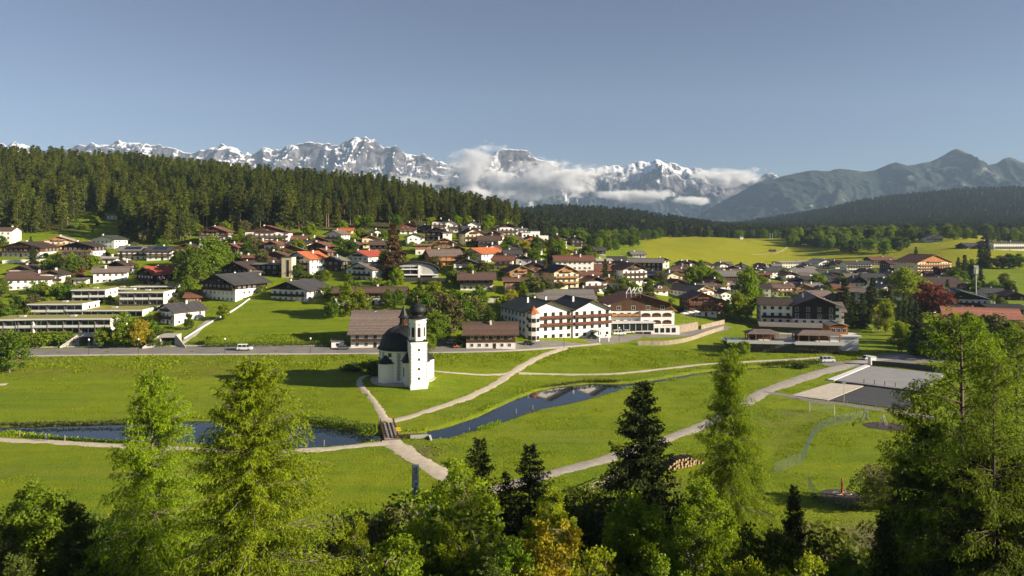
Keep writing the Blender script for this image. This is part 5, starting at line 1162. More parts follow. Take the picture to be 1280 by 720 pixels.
# ---------------------------------------------------------------- flat roofed terrace blocks at the left
GREENROOF = mat('sedum_roof', (.20, .215, .035), .95, .3, .6, bump=.5, col2=(.30, .25, .08))
DKPANEL = mat('dark_cladding', (.06, .055, .05), .7, .2, 1.5)
def flat_block(px, py, W, r, fl, d, label, short, green=True, fh=2.9):
    X, Y, Z = hit(px, py); w = W * Y / F / max(.6, math.cos(R(r))); cy = Y + d / 2; cx = (px - CX) * (Y + d * .2) / F; z = min(Z, float(G(cx, cy))) + (.0)
    e = empty('terrace_block', (cx, cy, Z - .2), R(r), label, 'apartment block'); HOUSES.append((cx, cy, Z, max(w, d) * .6, short))
    h = fl * fh; hw, hd = w / 2, d / 2
    mb = MB(); mb.box(-hw, hw, -hd + 1.4, hd, -5, h); mb.box(hw - .3, hw + .003, -hd, -hd + 1.4, -5, h); mb.build('wall', PL['white'], e)
    fb = MB(); fb.box(-hw - .2, hw + .25, -hd - .35, hd + .2, h, h + .45); rf = fb.build('roof', PL['pale'] if green else DKPANEL, e)
    gb = MB(); gb.box(-hw + .25, hw - .25, -hd + .1, hd - .25, h + .45, h + .52); gb.build('roof_planting', GREENROOF if green else RF['pale'], rf)
    n = max(2, int(w / 5.5))
    for i in range(n + 1):
        db = MB(); x = -hw + (w - .35) * i / n; db.box(x, x + .3, -hd, -hd + 1.35, -2, h); db.build('post', DKPANEL, e)
    for f in range(fl):
        b_ = MB(); b_.box(-hw + .02, hw - .3, -hd + .02, -hd + 1.35, f * fh - .16, f * fh); b_.box(-hw + .02, hw - .3, -hd + .04, -hd + .1, f * fh + .02, f * fh + .85, 1); b_.build('balcony', [CONC, PL['pale'] if f else DKPANEL], e)
        for i in range(n):
            x = -hw + (w - .3) * (i + .5) / n; ww = w / n * .36
            for q in (-1, 1): window(e, x + q * ww * .6, -hd + 1.39, f * fh + .15, ww, 2.2, 0, 'b')
    for f in range(fl):
        for y in (-hd * .2, hd * .5): window(e, hw + .005, y, f * fh + .9, 1.2, 1.2, math.pi / 2, 'b')
    sk_ = MB(); sk_.box(-1.0, 1.0, -.2, 1.4, h + .5, h + 1.1); sk_.build('skylight', CONC, rf)
    return e
flat_block(18, 419, 54, 4, 2, 14, 'white flat roofed block with plants on top, leftmost beside the road', 'the leftmost flat block')
flat_block(83, 418, 116, 3, 2, 13, 'long flat roofed block with a balcony row and green roof above the underpass', 'the long flat block')
flat_block(73, 398, 66, 3, 2, 13, 'white flat roofed block rising behind the long balcony block', 'the second flat block')
flat_block(135, 397, 92, 3, 1, 15, 'dark glazed flat roofed block with moss green roof and white end wall', 'the dark flat block')
flat_block(113, 379, 40, 6, 2, 12, 'small white flat roofed block with two dark windows in the second row', 'the small flat block')
flat_block(147, 369, 44, 4, 1, 12, 'low flat roofed block with bluish glass below the taupe roofed house', 'the glass flat block')
flat_block(179, 382, 54, 4, 2, 12, 'flat roofed block with dark balconies beside the roadside white house', 'the dark balcony flat block')
flat_block(192, 366, 50, 5, 1, 12, 'flat roofed block right below the bright red roof', 'the uppermost flat block')

# ---------------------------------------------------------------- farmhouse and brown barn by the road
house(469, 436, 68, 2, 'E', 3, 'taupe', 'white', 'dark', 'the grey roofed farmhouse', 'farmhouse with one huge taupe roof and two white dormer boxes behind the chapel', k=.95, top='plain', pitch=40, balc=[1], chim=2, ov=1.0, bwood='brown')
house(613, 437, 68, 2, 'E', 2, 'brown', 'white', 'brown', 'the brown barn', 'brown boarded barn with white base and broad brown roof at the road', k=.62, top=.42, pitch=32, balc=[], chim=1, ov=1.2)
def shed_row():
    X, Y, Z = hit(702, 383); w = 86 * Y / F
    e = empty('storage_shed', (X, Y + 6, Z - .3), R(3), 'long grey shed with sheet metal roof and dark garage openings above the white hotel', 'shed'); HOUSES.append((X, Y + 6, Z, w * .45, 'the long grey shed'))
    mb = MB(); mb.box(-w/2, w/2, -5, 5, -3, 3.2); mb.build('wall', CONC, e)
    rb = MB(); rb.hull([(-w/2 - .5, -6, 3.2), (w/2 + .5, -6, 3.2), (w/2 + .5, 5.5, 6.8), (-w/2 - .5, 5.5, 6.8)], [(-w/2 - .5, -6, 3.4), (w/2 + .5, -6, 3.4), (w/2 + .5, 5.5, 7.0), (-w/2 - .5, 5.5, 7.0)]); rb.build('roof', RF['grey'], e)
    for i in range(7):
        db = MB(); x = -w/2 + w * (i + .5) / 7; db.box(x - 1.4, x + 1.4, -5.05, -4.98, 0, 2.5); db.build('garage_door', WD['dark'], e)
shed_row()

# ---------------------------------------------------------------- white hotel
def hotel_body(e, x0, x1, y0, y1, fl, fh, rise_pitch, roof, axis='y', wall='white', og=1.3, ov=1.0, name='wing', plain=True, balc=(), bw='red', rows=True, wp=3.2, chims=0, zb=-4, soff='brown', bsl=1.2):
    """one gabled wing of a larger building; a part with its own roof, balconies and windows as sub-parts"""
    ze = fl * fh; half = (x1 - x0) / 2 if axis == 'y' else (y1 - y0) / 2; rise = half * math.tan(R(rise_pitch)); cx, cy = (x0 + x1) / 2, (y0 + y1) / 2
    mb = MB(); mb.box(x0, x1, y0, y1, zb, ze)
    if axis == 'y': mb.hull([(x0,y0,ze),(x1,y0,ze),(x1,y1,ze),(x0,y1,ze)], [(cx-.01,y0,ze+rise),(cx+.01,y0,ze+rise),(cx+.01,y1,ze+rise),(cx-.01,y1,ze+rise)])
    else: mb.hull([(x0,y0,ze),(x1,y0,ze),(x1,y1,ze),(x0,y1,ze)], [(x0,cy-.01,ze+rise),(x1,cy-.01,ze+rise),(x1,cy+.01,ze+rise),(x0,cy+.01,ze+rise)])
    w_ = mb.build(name, PL[wall] if wall in PL else WD[wall], e)
    r_ = gable_roof(w_, x0, x1, y0, y1, ze + .02, rise, axis, ov, og, .26, [RF[roof], WD[soff]])
    for i in range(chims): chimney_sub(w_, x0 + (x1 - x0) * (.3 + .2 * i), cy + (i % 2) * 2 - 1, ze + rise * .7)
    for f in balc: balcony(w_, x0 + .3, x1 - .3, y0 - .005, f * fh + .1, bsl, WD[bw])
    n = max(1, int((x1 - x0) / wp))
    for f in range(fl):
        for i in range(n):
            x = x0 + (x1 - x0) * (i + .5) / n; tall = f in balc
            window(w_, x, y0 - .005, f * fh + (.2 if tall else .9), 1.4, 2.1 if tall else 1.35, 0, 'b')
    m = max(1, int((y1 - y0) / 3.4))
    for f in range(fl):
        for i in range(m):
            y = y0 + (y1 - y0) * (i + .5) / m
            window(w_, x0 - .005, y, f * fh + .9, 1.2, 1.3, -math.pi / 2, 'b'); window(w_, x1 + .005, y, f * fh + .9, 1.2, 1.3, math.pi / 2, 'b')
    return w_
def chimney_sub(p, x, y, z): return chimney(p, x, y, z, 2.0)
def white_hotel():
    X, Y, Z = hit(707, 425); s = Y / F; w = 112 * s
    e = empty('hotel', (X + 1.0, Y + 3.0, Z - .1), R(24), 'white hotel with orange capped corner turret, red balconies and dark sheet roof at the road', 'hotel'); HOUSES.append((X, Y + 9, Z, 20, 'the white hotel'))
    hotel_body(e, -w * .52, w * .06, 0, 24, 4, 2.8, 20, 'green', 'y', balc=(2, 3), bw='red', ov=.9, og=1.5, chims=3)
    hotel_body(e, w * .06 + .02, w * .56, -.6, 20, 4, 2.75, 23, 'dkgrey', 'y', balc=(2, 3), bw='red', ov=.7, og=1.5, chims=1, name='side_wing')
    tb = MB(); ox, oy = -w * .44, -1.0; tb.lathe([(2.3, -4), (2.3, 10.6), (2.4, 10.7), (2.4, 10.9)], 8, (ox, oy)); tw = tb.build('turret', PL['white'], e)
    cb = MB(); cb.lathe([(2.7, 10.85), (1.7, 11.8), (.05, 13.6)], 8, (ox, oy)); cb.build('turret_roof', RF['orange'], tw)
    for f in range(3):
        for a in (-112.5, -67.5, -157.5, -22.5):
            c, s_ = math.cos(R(a)), math.sin(R(a)); r = 2.3 * math.cos(R(22.5)) + .01; window(tw, ox + c * r, oy + s_ * r, .9 + f * 3.3, 1.5, 1.6, R(a + 90), 'b')
    for f in (1, 2): balcony(e, -3, 3, 0, f * 2.8 + .1, 1.2, WD['brown']).location = (-w * .52 - .02, 10, 0); 
    eb = MB(); eb.box(w * .30, w * .44, -6.5, -.7, 3.0, 3.3); 
    for x in (w * .31, w * .43): eb.box(x - .15, x + .15, -6.3, -6.0, -1, 3.0)
    eb.build('entrance_canopy', PL['white'], e)
    return e
white_hotel()
def big_hotel():
    X, Y, Z = hit(798, 418); s = Y / F; w = 106 * s
    e = empty('hotel', (X, Y + 5, Z - .1), R(5), 'big hotel with broad brown gable roof, glass veranda and white lettering on the ridge', 'hotel'); HOUSES.append((X, Y + 12, Z, 24, 'the big brown roofed hotel'))
    fh = 3.0
    m = hotel_body(e, -w * .30, w * .44, 2, 24, 4, fh, 17, 'redbrown', 'y', balc=(), ov=1.6, og=2.0, name='main_wing')
    cl = MB(); cl.box(-w * .30 - .06, w * .44 + .06, 1.94, 24.05, 3 * fh, 4 * fh); half = w * .37; rise = half * math.tan(R(17)); cx = w * .07
    cl.hull([(-w*.30-.06,1.94,4*fh),(w*.44+.06,1.94,4*fh),(w*.44+.06,24.05,4*fh),(-w*.30-.06,24.05,4*fh)], [(cx-.01,1.94,4*fh+rise),(cx+.01,1.94,4*fh+rise),(cx+.01,24.05,4*fh+rise),(cx-.01,24.05,4*fh+rise)])
    cl.build('gable_cladding', WD['brown'], e)
    for i in range(4): window(e, -w * .2 + i * w * .18, 1.93, 3 * fh + .5, 1.8, 1.7, 0, 'f')
    for f in (1, 2): balcony(e, -w * .30, w * .05, 1.99, f * fh + .8, 1.4, WD['tan'], hgt=1.2)
    lg = MB(); lg.box(w * .06, w * .45, .6, 2.0, fh * .95, 3 * fh); lw = lg.build('arcade_wall', PL['white'], e)
    for f in (1, 2):
        for i in range(3):
            x = w * .06 + w * .39 * (i + .5) / 3; ob = MB(); hw_ = w * .055; n = 10
            pr = [(-hw_, 0), (hw_, 0)] + [(hw_ * math.cos(math.pi * j / n), .95 + .75 * math.sin(math.pi * j / n)) for j in range(n + 1)]
            ob.hull([(x + u, .61, f * fh + .55 + q) for u, q in pr], [(x + u, .56, f * fh + .55 + q) for u, q in pr]); ob.build('arch_opening', WD['dark'], lw)
            bb = MB(); bb.box(x - hw_, x + hw_, .46, .55, f * fh + .55, f * fh + 1.2); bb.build('arch_railing', WD['red'], lw)
    tb = MB(); tb.lathe([(2.9, -4), (2.9, 11.2), (3.1, 11.3), (3.1, 11.7)], 12, (-w * .38, 3)); tw = tb.build('round_bay', PL['white'], e)
    for f in range(4):
        for a in (-135, -105, -75, -45): c, s_ = math.cos(R(a)), math.sin(R(a)); r = 2.9 * math.cos(R(15)) + .01; window(tw, -w * .38 + c * r, 3 + s_ * r, .7 + f * 2.8, 1.2, 1.5, R(a + 90), 'b')
    hotel_body(e, -w * .56, -w * .36, 6, 22, 3, fh, 22, 'dkgrey', 'y', balc=(), ov=.8, name='back_wing')
    # glass veranda with pale awning roof and dark garage below
    vb = MB(); vb.box(-w * .40, w * .18, -4.2, 1.5, .0, .35); vb.box(-w * .42, w * .20, -4.8, 1.95, 4.6, 4.95); vr = vb.build('veranda_roof', PL['pale'], e)
    gb = MB(); gb.box(-w * .40, w * .18, -4.1, -4.0, 1.6, 4.6); gb.build('veranda_glass', GLASS, e)
    fb = MB()
    for i in range(9): x = -w * .40 + w * .58 * i / 8; fb.box(x - .08, x + .08, -4.2, -4.1, 1.3, 4.6)
    fb.build('veranda_frame', FRAME, e)
    bb = MB(); bb.box(-w * .40, w * .18, -4.2, 1.9, -3, 1.3); bb.build('veranda_base', PL['white'], e)
    for i in range(4): db = MB(); x = -w * .2 + w * .1 * i; db.box(x - 1.6, x + 1.6, -4.26, -4.15, -1.3, 1.05); db.build('garage_door', WD['dark'], e)
    wb = MB(); wb.box(w * .18, w * .50, -3.4, .55, -3, 3.0); wb.build('bar_wall', PL['white'], e); 
    for i in range(4): window(e, w * .22 + i * w * .07, -3.41, .5, 1.6, 1.9, 0, 'b')
    ro = gable_roof(e, w * .40, w * .54, 6, 20, 8.5, 2.0, 'y', .6, .9, .22, [RF['redbrown'], WD['orange']], 'side_roof')
    sw = MB(); sw.box(w * .44, w * .53, 6.5, 19.5, -3, 8.5); sw.build('side_wall', PL['white'], e)
    # ridge sign: slanting white strokes and a ring on posts, as in the photograph
    sg = MB(); zr = 4 * fh + rise + .8; sx = cx - 6.5
    def stroke(a, b, r=.17): sg.bar((sx + a[0], 1.2, zr + a[1]), (sx + b[0], 1.2, zr + b[1]), r, n=6)
    stroke((0, 0), (1.6, 2.4)); stroke((1.6, 2.4), (2.0, 0)); stroke((2.0, 0), (3.6, 2.4)); stroke((3.3, 0), (4.9, 2.4)); stroke((2.7, 1.1), (4.1, 1.25)); stroke((3.6, 2.4), (3.3, 1.1))
    for j in range(12):
        a0, a1 = j * math.pi / 6, (j + 1) * math.pi / 6; stroke((6.1 + .75 * math.cos(a0), 1.3 + .95 * math.sin(a0)), (6.1 + .75 * math.cos(a1), 1.3 + .95 * math.sin(a1)))
    sg.bar((sx - .2, 1.3, zr - .15), (sx + 7, 1.3, zr - .15), .08); 
    for q in (.2, 2.2, 4.2, 6.2): sg.bar((sx + q, 1.3, zr - 2.2), (sx + q, 1.3, zr), .07)
    sg.build('roof_sign', PL['white'], e)
    return e
big_hotel()
def grey_hotel():
    X, Y, Z = hit(1014, 418); s = Y / F; w = 112 * s
    e = empty('hotel', (X, Y + 8, Z), R(-14), 'hotel with grey roof, black timber gable and bluish white walls above the terrace restaurant', 'hotel'); HOUSES.append((X, Y + 14, Z, 24, 'the grey roofed hotel'))
    fh = 2.9; b = 3.0
    m = hotel_body(e, -w * .12, w * .40, 0, 24, 4, fh, 22, 'taupe', 'y', balc=(), ov=1.2, og=1.6, chims=2, name='main_wing')
    cl = MB(); x0, x1 = -w * .12 - .06, w * .34; cl.box(x0, x1, -.08, -.01, 2 * fh, 4 * fh); half = w * .26; rise = half * math.tan(R(22)); cx = w * .14
    cl.hull([(x0, -.08, 4 * fh), (cx, -.08, 4 * fh + rise - .05), (x1, -.08, 4 * fh + rise * .2), (x1, -.08, 4 * fh)], [(x0, -.01, 4 * fh), (cx, -.01, 4 * fh + rise - .05), (x1, -.01, 4 * fh + rise * .2), (x1, -.01, 4 * fh)]); cl.build('gable_cladding', WD['dark'], e)
    for f in (2, 3):
        for i in range(4): window(e, x0 + 2 + i * (x1 - x0 - 4) / 3, -.085, f * fh + .4, 1.4, 1.9, 0, 'f')
    l = hotel_body(e, -w * .46, -w * .12 - .02, 1.0, 20, 4, fh, 14, 'dkbrown', 'x', balc=(2,), ov=1.0, bw='dark', name='side_wing')
    hotel_body(e, w * .30, w * .46, 6, 26, 3, fh, 18, 'taupe', 'x', balc=(2,), bw='brown', name='corner_wing')
    gb = MB(); gb.box(-w * .48, w * .30, -7, -.1, -2.5, 2.8); gb.build('dining_room', DKPANEL, e)
    rb = MB(); rb.hull([(-w*.5,-7.6,2.8),(w*.32,-7.6,2.8),(w*.32,-.1,2.8),(-w*.5,-.1,2.8)], [(-w*.5,-7.0,3.3),(w*.32,-7.0,3.3),(w*.32,-.12,4.2),(-w*.5,-.12,4.2)]); rb.build('dining_roof', RF['grey'], e)
    for i in range(7): window(e, -w * .44 + i * w * .11, -7.01, .4, 2.4, 1.9, 0, 'b')
    return e
grey_hotel()
def terrace_restaurant():
    X, Y, Z = hit(999, 442); s = Y / F; w = 164 * s
    e = empty('terrace_restaurant', (X, Y + 6, Z - .2), R(-7), 'two level restaurant with stone wall, glazed base and wooden roofed sun terrace below the hotel', 'restaurant'); HOUSES.append((X, Y + 8, Z, 26, 'the terrace restaurant'))
    mb = MB(); mb.box(-w * .5, w * .32, -5, 6, -2, 3.6); mb.build('base_wall', DKPANEL, e)
    sb = MB(); sb.box(-w * .52, -w * .10, -6.6, 6, 3.6, 4.0); sb.box(-w * .52, -w * .10, -6.6, -6.45, 4.0, 4.9); sb.box(-w * .02, w * .34, -7.2, 6, 3.6, 4.0); sb.box(-w * .02, w * .34, -7.2, -7.05, 4.0, 4.9); sb.box(-w * .10, -w * .02, -4.8, 6, 3.6, 4.0); sb.build('terrace_slab', PL['pale'], e)
    for i in range(6): window(e, w * .02 + i * w * .052, -5.01, .5, 2.4, 2.5, 0, 'b')
    for i in range(4): window(e, -w * .45 + i * w * .09, -5.01, .5, 2.6, 2.5, 0, 'b')
    for (x0, x1, y0, y1, zz, nm) in ((-w * .34, -w * .12, -2, 4, 7.2, 'RF'), (w * .02, w * .32, -4.5, 3.5, 7.4, 'RF')):
        pb = MB(); 
        for i in range(5):
            x = x0 + (x1 - x0) * i / 4
            for y in (y0, y1): pb.box(x - .18, x + .18, y - .18, y + .18, 4.0, zz - .4)
        pv = pb.build('pavilion_frame', WD['orange'], e)
        rb = MB(); rb.hull([(x0 - 1, y0 - 1, zz - .5), (x1 + 1, y0 - 1, zz - .5), (x1 + 1, y1 + 1, zz - .5), (x0 - 1, y1 + 1, zz - .5)], [(x0 + 2.5, (y0 + y1) / 2 - .3, zz + .9), (x1 - 2.5, (y0 + y1) / 2 - .3, zz + .9), (x1 - 2.5, (y0 + y1) / 2 + .3, zz + .9), (x0 + 2.5, (y0 + y1) / 2 + .3, zz + .9)]); rb.build('pavilion_roof', RF['taupe'], pv)
        cb = MB(); cb.box(x0 + .4, x1 - .4, y1 - 1.5, y1 - 1.1, 4.0, 6.6); cb.build('counter', WD['brown'], pv)
    for i in range(5): qb = MB(); x = -w * .3 + i * w * .1; qb.box(x - .3, x + .3, 6.2, 6.6, 3.4, 5.4); qb.build('pillar', PL['cream'], e)
    lb = MB(); lb.box(-w * .30, w * .5, 6.2, 9.5, -2, 5.6); lb.build('stone_wall', STONE, e)
    ob = MB(); ob.box(w * .28, w * .50, 1.5, 6.1, -2, 5.4); ob.box(w * .27, w * .52, 1.0, 9.5, 5.6, 6.1); ob.build('glazed_hall', PL['pale'], e)
    for i in range(5): window(e, w * .505, 2.0 + i * .9 if False else 2.4 + i * .85, 1.6, .6, 3.4, math.pi / 2, 'b')
    kb = MB(); kb.box(w * .30, w * .44, 4, 12, 6.1, 9.4); kk = kb.build('timber_box', WD['orange'], e)
    for i in range(3): window(e, w * .33 + i * w * .04, 3.99, 6.9, 1.4, 1.6, 0, 'f')
    fr = gable_roof(kk, w * .30, w * .44, 4, 12, 9.4, .8, 'y', .4, .5, .2, [RF['grey'], WD['orange']], 'box_roof')
terrace_restaurant()
def barrel_villa():
    X, Y, Z = hit(517, 350); s = Y / F; w = 60 * s; hw = w / 2
    e = empty('villa', (X, Y + 7, Z - .3), R(6), 'modern villa under a black barrel roof with glazed front and pale bands', 'house'); HOUSES.append((X, Y + 7, Z, w * .55, 'the barrel roofed villa'))
    arc = [(hw * 1.04 * math.cos(math.pi * (1 - j / 14)), 3.4 + 5.4 * math.sin(math.pi * j / 14) ** .8) for j in range(15)]
    mb = MB(); pr = [(-hw * .95, -4), (hw * .95, -4)] + [(x * .92, z * .96) for x, z in reversed(arc)]
    mb.hull([(x, -6, z) for x, z in pr], [(x, 7, z) for x, z in pr]); mb.build('wall', PL['grey'], e)
    rb = MB()
    for (xa, za), (xb, zb) in zip(arc, arc[1:]): rb.hull([(xa, -7.2, za), (xb, -7.2, zb), (xb, 7.5, zb), (xa, 7.5, za)], [(xa, -7.2, za + .3), (xb, -7.2, zb + .3), (xb, 7.5, zb + .3), (xa, 7.5, za + .3)])
    rb.build('barrel_roof', RF['black'], e)
    gb = MB(); gb.box(-hw * .82, hw * .1, -6.12, -6.02, 3.3, 6.6); gb.box(-hw * .82, hw * .7, -6.12, -6.02, -.2, 2.4); gb.build('glass_front', GLASS, e)
    fb = MB(); fb.box(-hw * .9, hw * .14, -7.0, -6.02, 5.3, 5.8); fb.box(-hw * .95, hw * .95, -7.0, -6.02, 2.6, 3.1); fb.box(hw * .12, hw * .2, -7.05, -6.0, -.5, 7.4); fb.build('pale_band', PL['white'], e)
    for i in range(5): bb = MB(); x = -hw * .8 + i * hw * .3; bb.box(x - .05, x + .05, -6.17, -6.12, 3.3, 6.6); bb.build('mullion', FRAME, e)
barrel_villa()
def stepped_block():
    X, Y, Z = hit(668, 302); s = Y / F; w = 34 * s; hw = w / 2
    e = empty('stepped_house', (X, Y + 5, Z - .2), R(10), 'bright white stepped modern block with square openings on the ridge', 'house'); HOUSES.append((X, Y + 5, Z, w * .5, 'the white stepped block'))
    for i, (a, b, h) in enumerate(((-1, -.35, 6.0), (-.35, .35, 7.2), (.35, 1, 4.2))):
        mb = MB(); mb.box(a * hw, b * hw - .01, -4 + i * .4, 6, -5, h); w_ = mb.build('wing', PL['white'], e)
        for f in range(2):
            if f * 2.9 + 2.4 < h:
                for q in (.3, .7): window(w_, (a + (b - a) * q) * hw, -4.005 + i * .4, f * 2.9 + .6, 1.5, 1.6, 0, 'b')
        rb = MB(); rb.box(a * hw - .1, b * hw + .05, -4.2 + i * .4, 6.1, h, h + .25 + i * .01); rb.build('flat_roof', PL['pale'], w_)
stepped_block()
def cream_tower():
    X, Y, Z = hit(358, 348); 
    e = empty('stair_tower', (X, Y + 3, Z - .2), R(-6), 'plain cream stair tower with one tall window slot beside the orange roofed chalet', 'building'); HOUSES.append((X, Y + 3, Z, 4, 'the cream stair tower'))
    mb = MB(); mb.box(-2.6, 2.6, -2, 3, -4, 10.5); mb.build('wall', PL['cream'], e); rb = MB(); rb.box(-2.8, 2.8, -2.2, 3.2, 10.5, 10.8); rb.build('roof_slab', DKPANEL, e)
    window(e, .6, -2.005, 1.0, 1.2, 8.2, 0, 'b')
cream_tower()
for px, py, W_, lab in ((140, 274.5, 15, 'small white cabin alone in the clearing of the forest'),):
    house(px, py, W_, 1, 'E', 6, 'pale', 'white', 'brown', 'the clearing cabin', lab, top='plain', pitch=6, chim=0, balc=[])

# ---------------------------------------------------------------- smaller houses packed into the gaps of the village
def fill_houses():
    rs = random.Random(4); n = 0; used = set(); tries = 0
    while n < 74 and tries < 3000:
        tries += 1
        if rs.random() < .62: px = rs.uniform(715, 1180); py = rs.uniform(np.interp(px, [715, 800, 950, 1180], [330, 338, 338, 352]), np.interp(px, [715, 850, 1000, 1180], [366, 372, 372, 380]))
        else: px = rs.uniform(290, 715); py = rs.uniform(302, 350)
        X, Y, Z = hit(px, py)
        if any((h[0] - X) ** 2 + (h[1] - Y - 5) ** 2 < (h[3] + 5.6) ** 2 for h in HOUSES): continue
        W = rs.uniform(11, 16) * F / Y; kind = rs.choice('GGE'); r = rs.uniform(-22, 24)
        roof = rs.choice(['brown', 'dkbrown', 'redbrown', 'dkgrey', 'grey', 'taupe', 'redbrown', 'brown']); wood = rs.choice(['brown', 'dark', 'brown', 'red', 'tan'])
        rn = {'brown': 'brown', 'dkbrown': 'dark brown', 'redbrown': 'red brown', 'dkgrey': 'dark grey', 'grey': 'grey', 'taupe': 'taupe'}[roof]; wn = {'brown': 'brown', 'dark': 'black', 'red': 'reddish', 'tan': 'tan'}[wood]
        ds = sorted([h for h in HOUSES if h[4] != 'x'], key=lambda h: (h[0] - X) ** 2 + (h[1] - Y) ** 2); rel = 'behind' if Y > ds[0][1] + 6 else 'in front of' if Y < ds[0][1] - 6 else 'beside'
        lab = f'small chalet with {rn} roof and {wn} timber {rel} {ds[0][4]}'
        if len(lab.split()) > 16: lab = f'chalet with {rn} roof and {wn} timber {rel} {ds[0][4]}'
        if lab in used or len(lab.split()) > 16: continue
        used.add(lab)
        house(px, py, W, 2, kind, r, roof, rs.choice(['white', 'white', 'cream', 'white']), wood, f'the {rn} filler', lab, top=rs.choice(['top', 'gable', 'plain', 'top']), k=rs.uniform(.8, 1.1), ov=1.3)
        h = HOUSES[-1]; HOUSES[-1] = (h[0], h[1], h[2], h[3], 'x'); n += 1
fill_houses()
FILL = [h for h in HOUSES if h[4] == 'x']; NAMED = [h for h in HOUSES if h[4] != 'x']
# ---------------------------------------------------------------- mid-distance tree kinds
FOL['rust'] = foliage('coned_spruce_needles', (.045, .036, .014), (.150, .085, .030), .2, .1)
FOL['farfor'] = foliage('far_forest_needles', (.022, .034, .012), (.070, .082, .020), .15, .3)
FOL['forestb'] = foliage('bright_forest_needles', (.045, .072, .006), (.165, .190, .014), .28, .3)
FOL['forestd'] = foliage('dark_forest_needles', (.020, .036, .007), (.080, .100, .014), .2, .3)
PINEB = mat('pine_bark', (.30, .20, .13), .95, .25, 2, bump=.4)
proto('pine', conifer(47, 23, 3.3, .8, 6, .52, .3, .08, .5, 4, .8, .2, .4, .4, .5, .06, r=.26), 'forest', PINEB)
for i in range(4):
    proto('fir%d' % i, conifer(40 + i, 22, (3.5, 3.0, 4.0, 3.3)[i], .85, 6, (.08, .22, .10, .30)[i], .38, .03, .50, 3, .85, .20, .40, .45, (.75, .8, .65, .7)[i], .06, upr=.4, r=.24), ('forest', 'forestb', 'forest', 'forestd')[i], BARKG)
for i in range(2):
    proto('farfir%d' % i, conifer(50 + i, 22, 3.2, 2.0, 5, .05, .4, .0, 1.0, 2, 2.0, .55, .45, .4, .75, 0, limb=False, r=.3), 'farfor', BARK)
for i, (c, eg) in enumerate((('green', .8), ('bright', .5), ('olive', .7), ('dark', .5), ('copper', .5), ('gold', .6))):
    proto('mid_' + c, leafy(60 + i, 10, 3.9, .9, 70, 60, .60, .24, eg, 1, .25, .16, .8), c, BARKG)
    proto('low_' + c, leafy(80 + i, 4, 2.3, .1, 36, 50, .45, .18, .3, 2, .30, .08, .8), c, BARKG)
proto('tall_bright', leafy(70, 16, 3.6, 1.2, 90, 60, .60, .24, 1.2, 1, .26, .2, .9), 'bright', BARKG)
proto('tall_green', leafy(71, 16, 4.4, 1.2, 100, 60, .62, .25, 1.0, 1, .25, .2, .9), 'green', BARKG)
proto('column', leafy(72, 8, 1.1, .1, 60, 50, .40, .14, .7, 1, .5, .1, 1.2), 'dark', BARK)
proto('cone_spruce', conifer(45, 20, 4.6, .7, 6, .04, .40, .02, .45, 4, .75, .2, .36, .45, .75, .04, upr=.4, r=.26), 'spruce', BARK)
proto('rust_spruce', conifer(46, 20, 5.4, .7, 6, .04, .40, .02, .42, 4, .75, .2, .36, .5, .7, .04, upr=.4, r=.26), 'rust', BARK)

def row_of(X, Y): return HY + (H - G(X, Y)) * F / Y
# ---------------------------------------------------------------- left forest
LB = np.array([(-140,294),(-80,294),(30,293),(60,292),(85,286),(100,270),(108,266),(140,266),(147,272),(152,302),(235,306),(246,292),(300,292),(350,289),(400,290),(420,284),(470,280),(520,279),(560,279),(600,281),(640,284),(662,288)], float)
def forest_points():
    rng = np.random.default_rng(9); pts = []
    sp = 7.4
    gy = np.arange(415, 800, sp)
    for Y in gy:
        xs = np.arange((-140 - CX) * Y / F, (668 - CX) * Y / F, sp)
        X = xs + rng.uniform(-.45, .45, len(xs)) * sp; Yj = Y + rng.uniform(-.45, .45, len(xs)) * sp
        px = CX + F * X / Yj; r = row_of(X, Yj)
        ok = (r <= np.interp(px, LB[:, 0], LB[:, 1])) & (rng.random(len(xs)) < .93)
        lim = np.interp(px, [-140, 200, 400, 560, 660], [800, 800, 760, 660, 600])
        ok &= Yj < lim
        for a, b in zip(X[ok], Yj[ok]): pts.append((a, b))
    return np.array(pts)
FP = forest_points()
_px = CX + F * FP[:, 0] / FP[:, 1]
_fr = row_of(FP[:, 0], FP[:, 1]); _depth = np.interp(_px, LB[:, 0], LB[:, 1]) - _fr
order = np.argsort(_depth * 3 + RNG.uniform(0, 10, len(FP)) + np.where((_px < -15) | (_px > 650), 500, 0))
frt, bck = order[:285], order[285:]
for n_, i in enumerate(frt):
    x, y = FP[i]; h = (14 + 16 * RNG.random() ** .8) * (1 if _px[i] < 380 else .78)
    z = float(G(x, y)) - .2
    put_tree('pine' if n_ % 9 == 4 else 'fir%d' % (n_ % 4), 'conifer_tree', (x, y, z), h, RNG.uniform(0, 6.28), 'tall dark olive conifer in the front of the forest above the village', 'conifers along the front of the left forest', RNG.uniform(.9, 1.4))
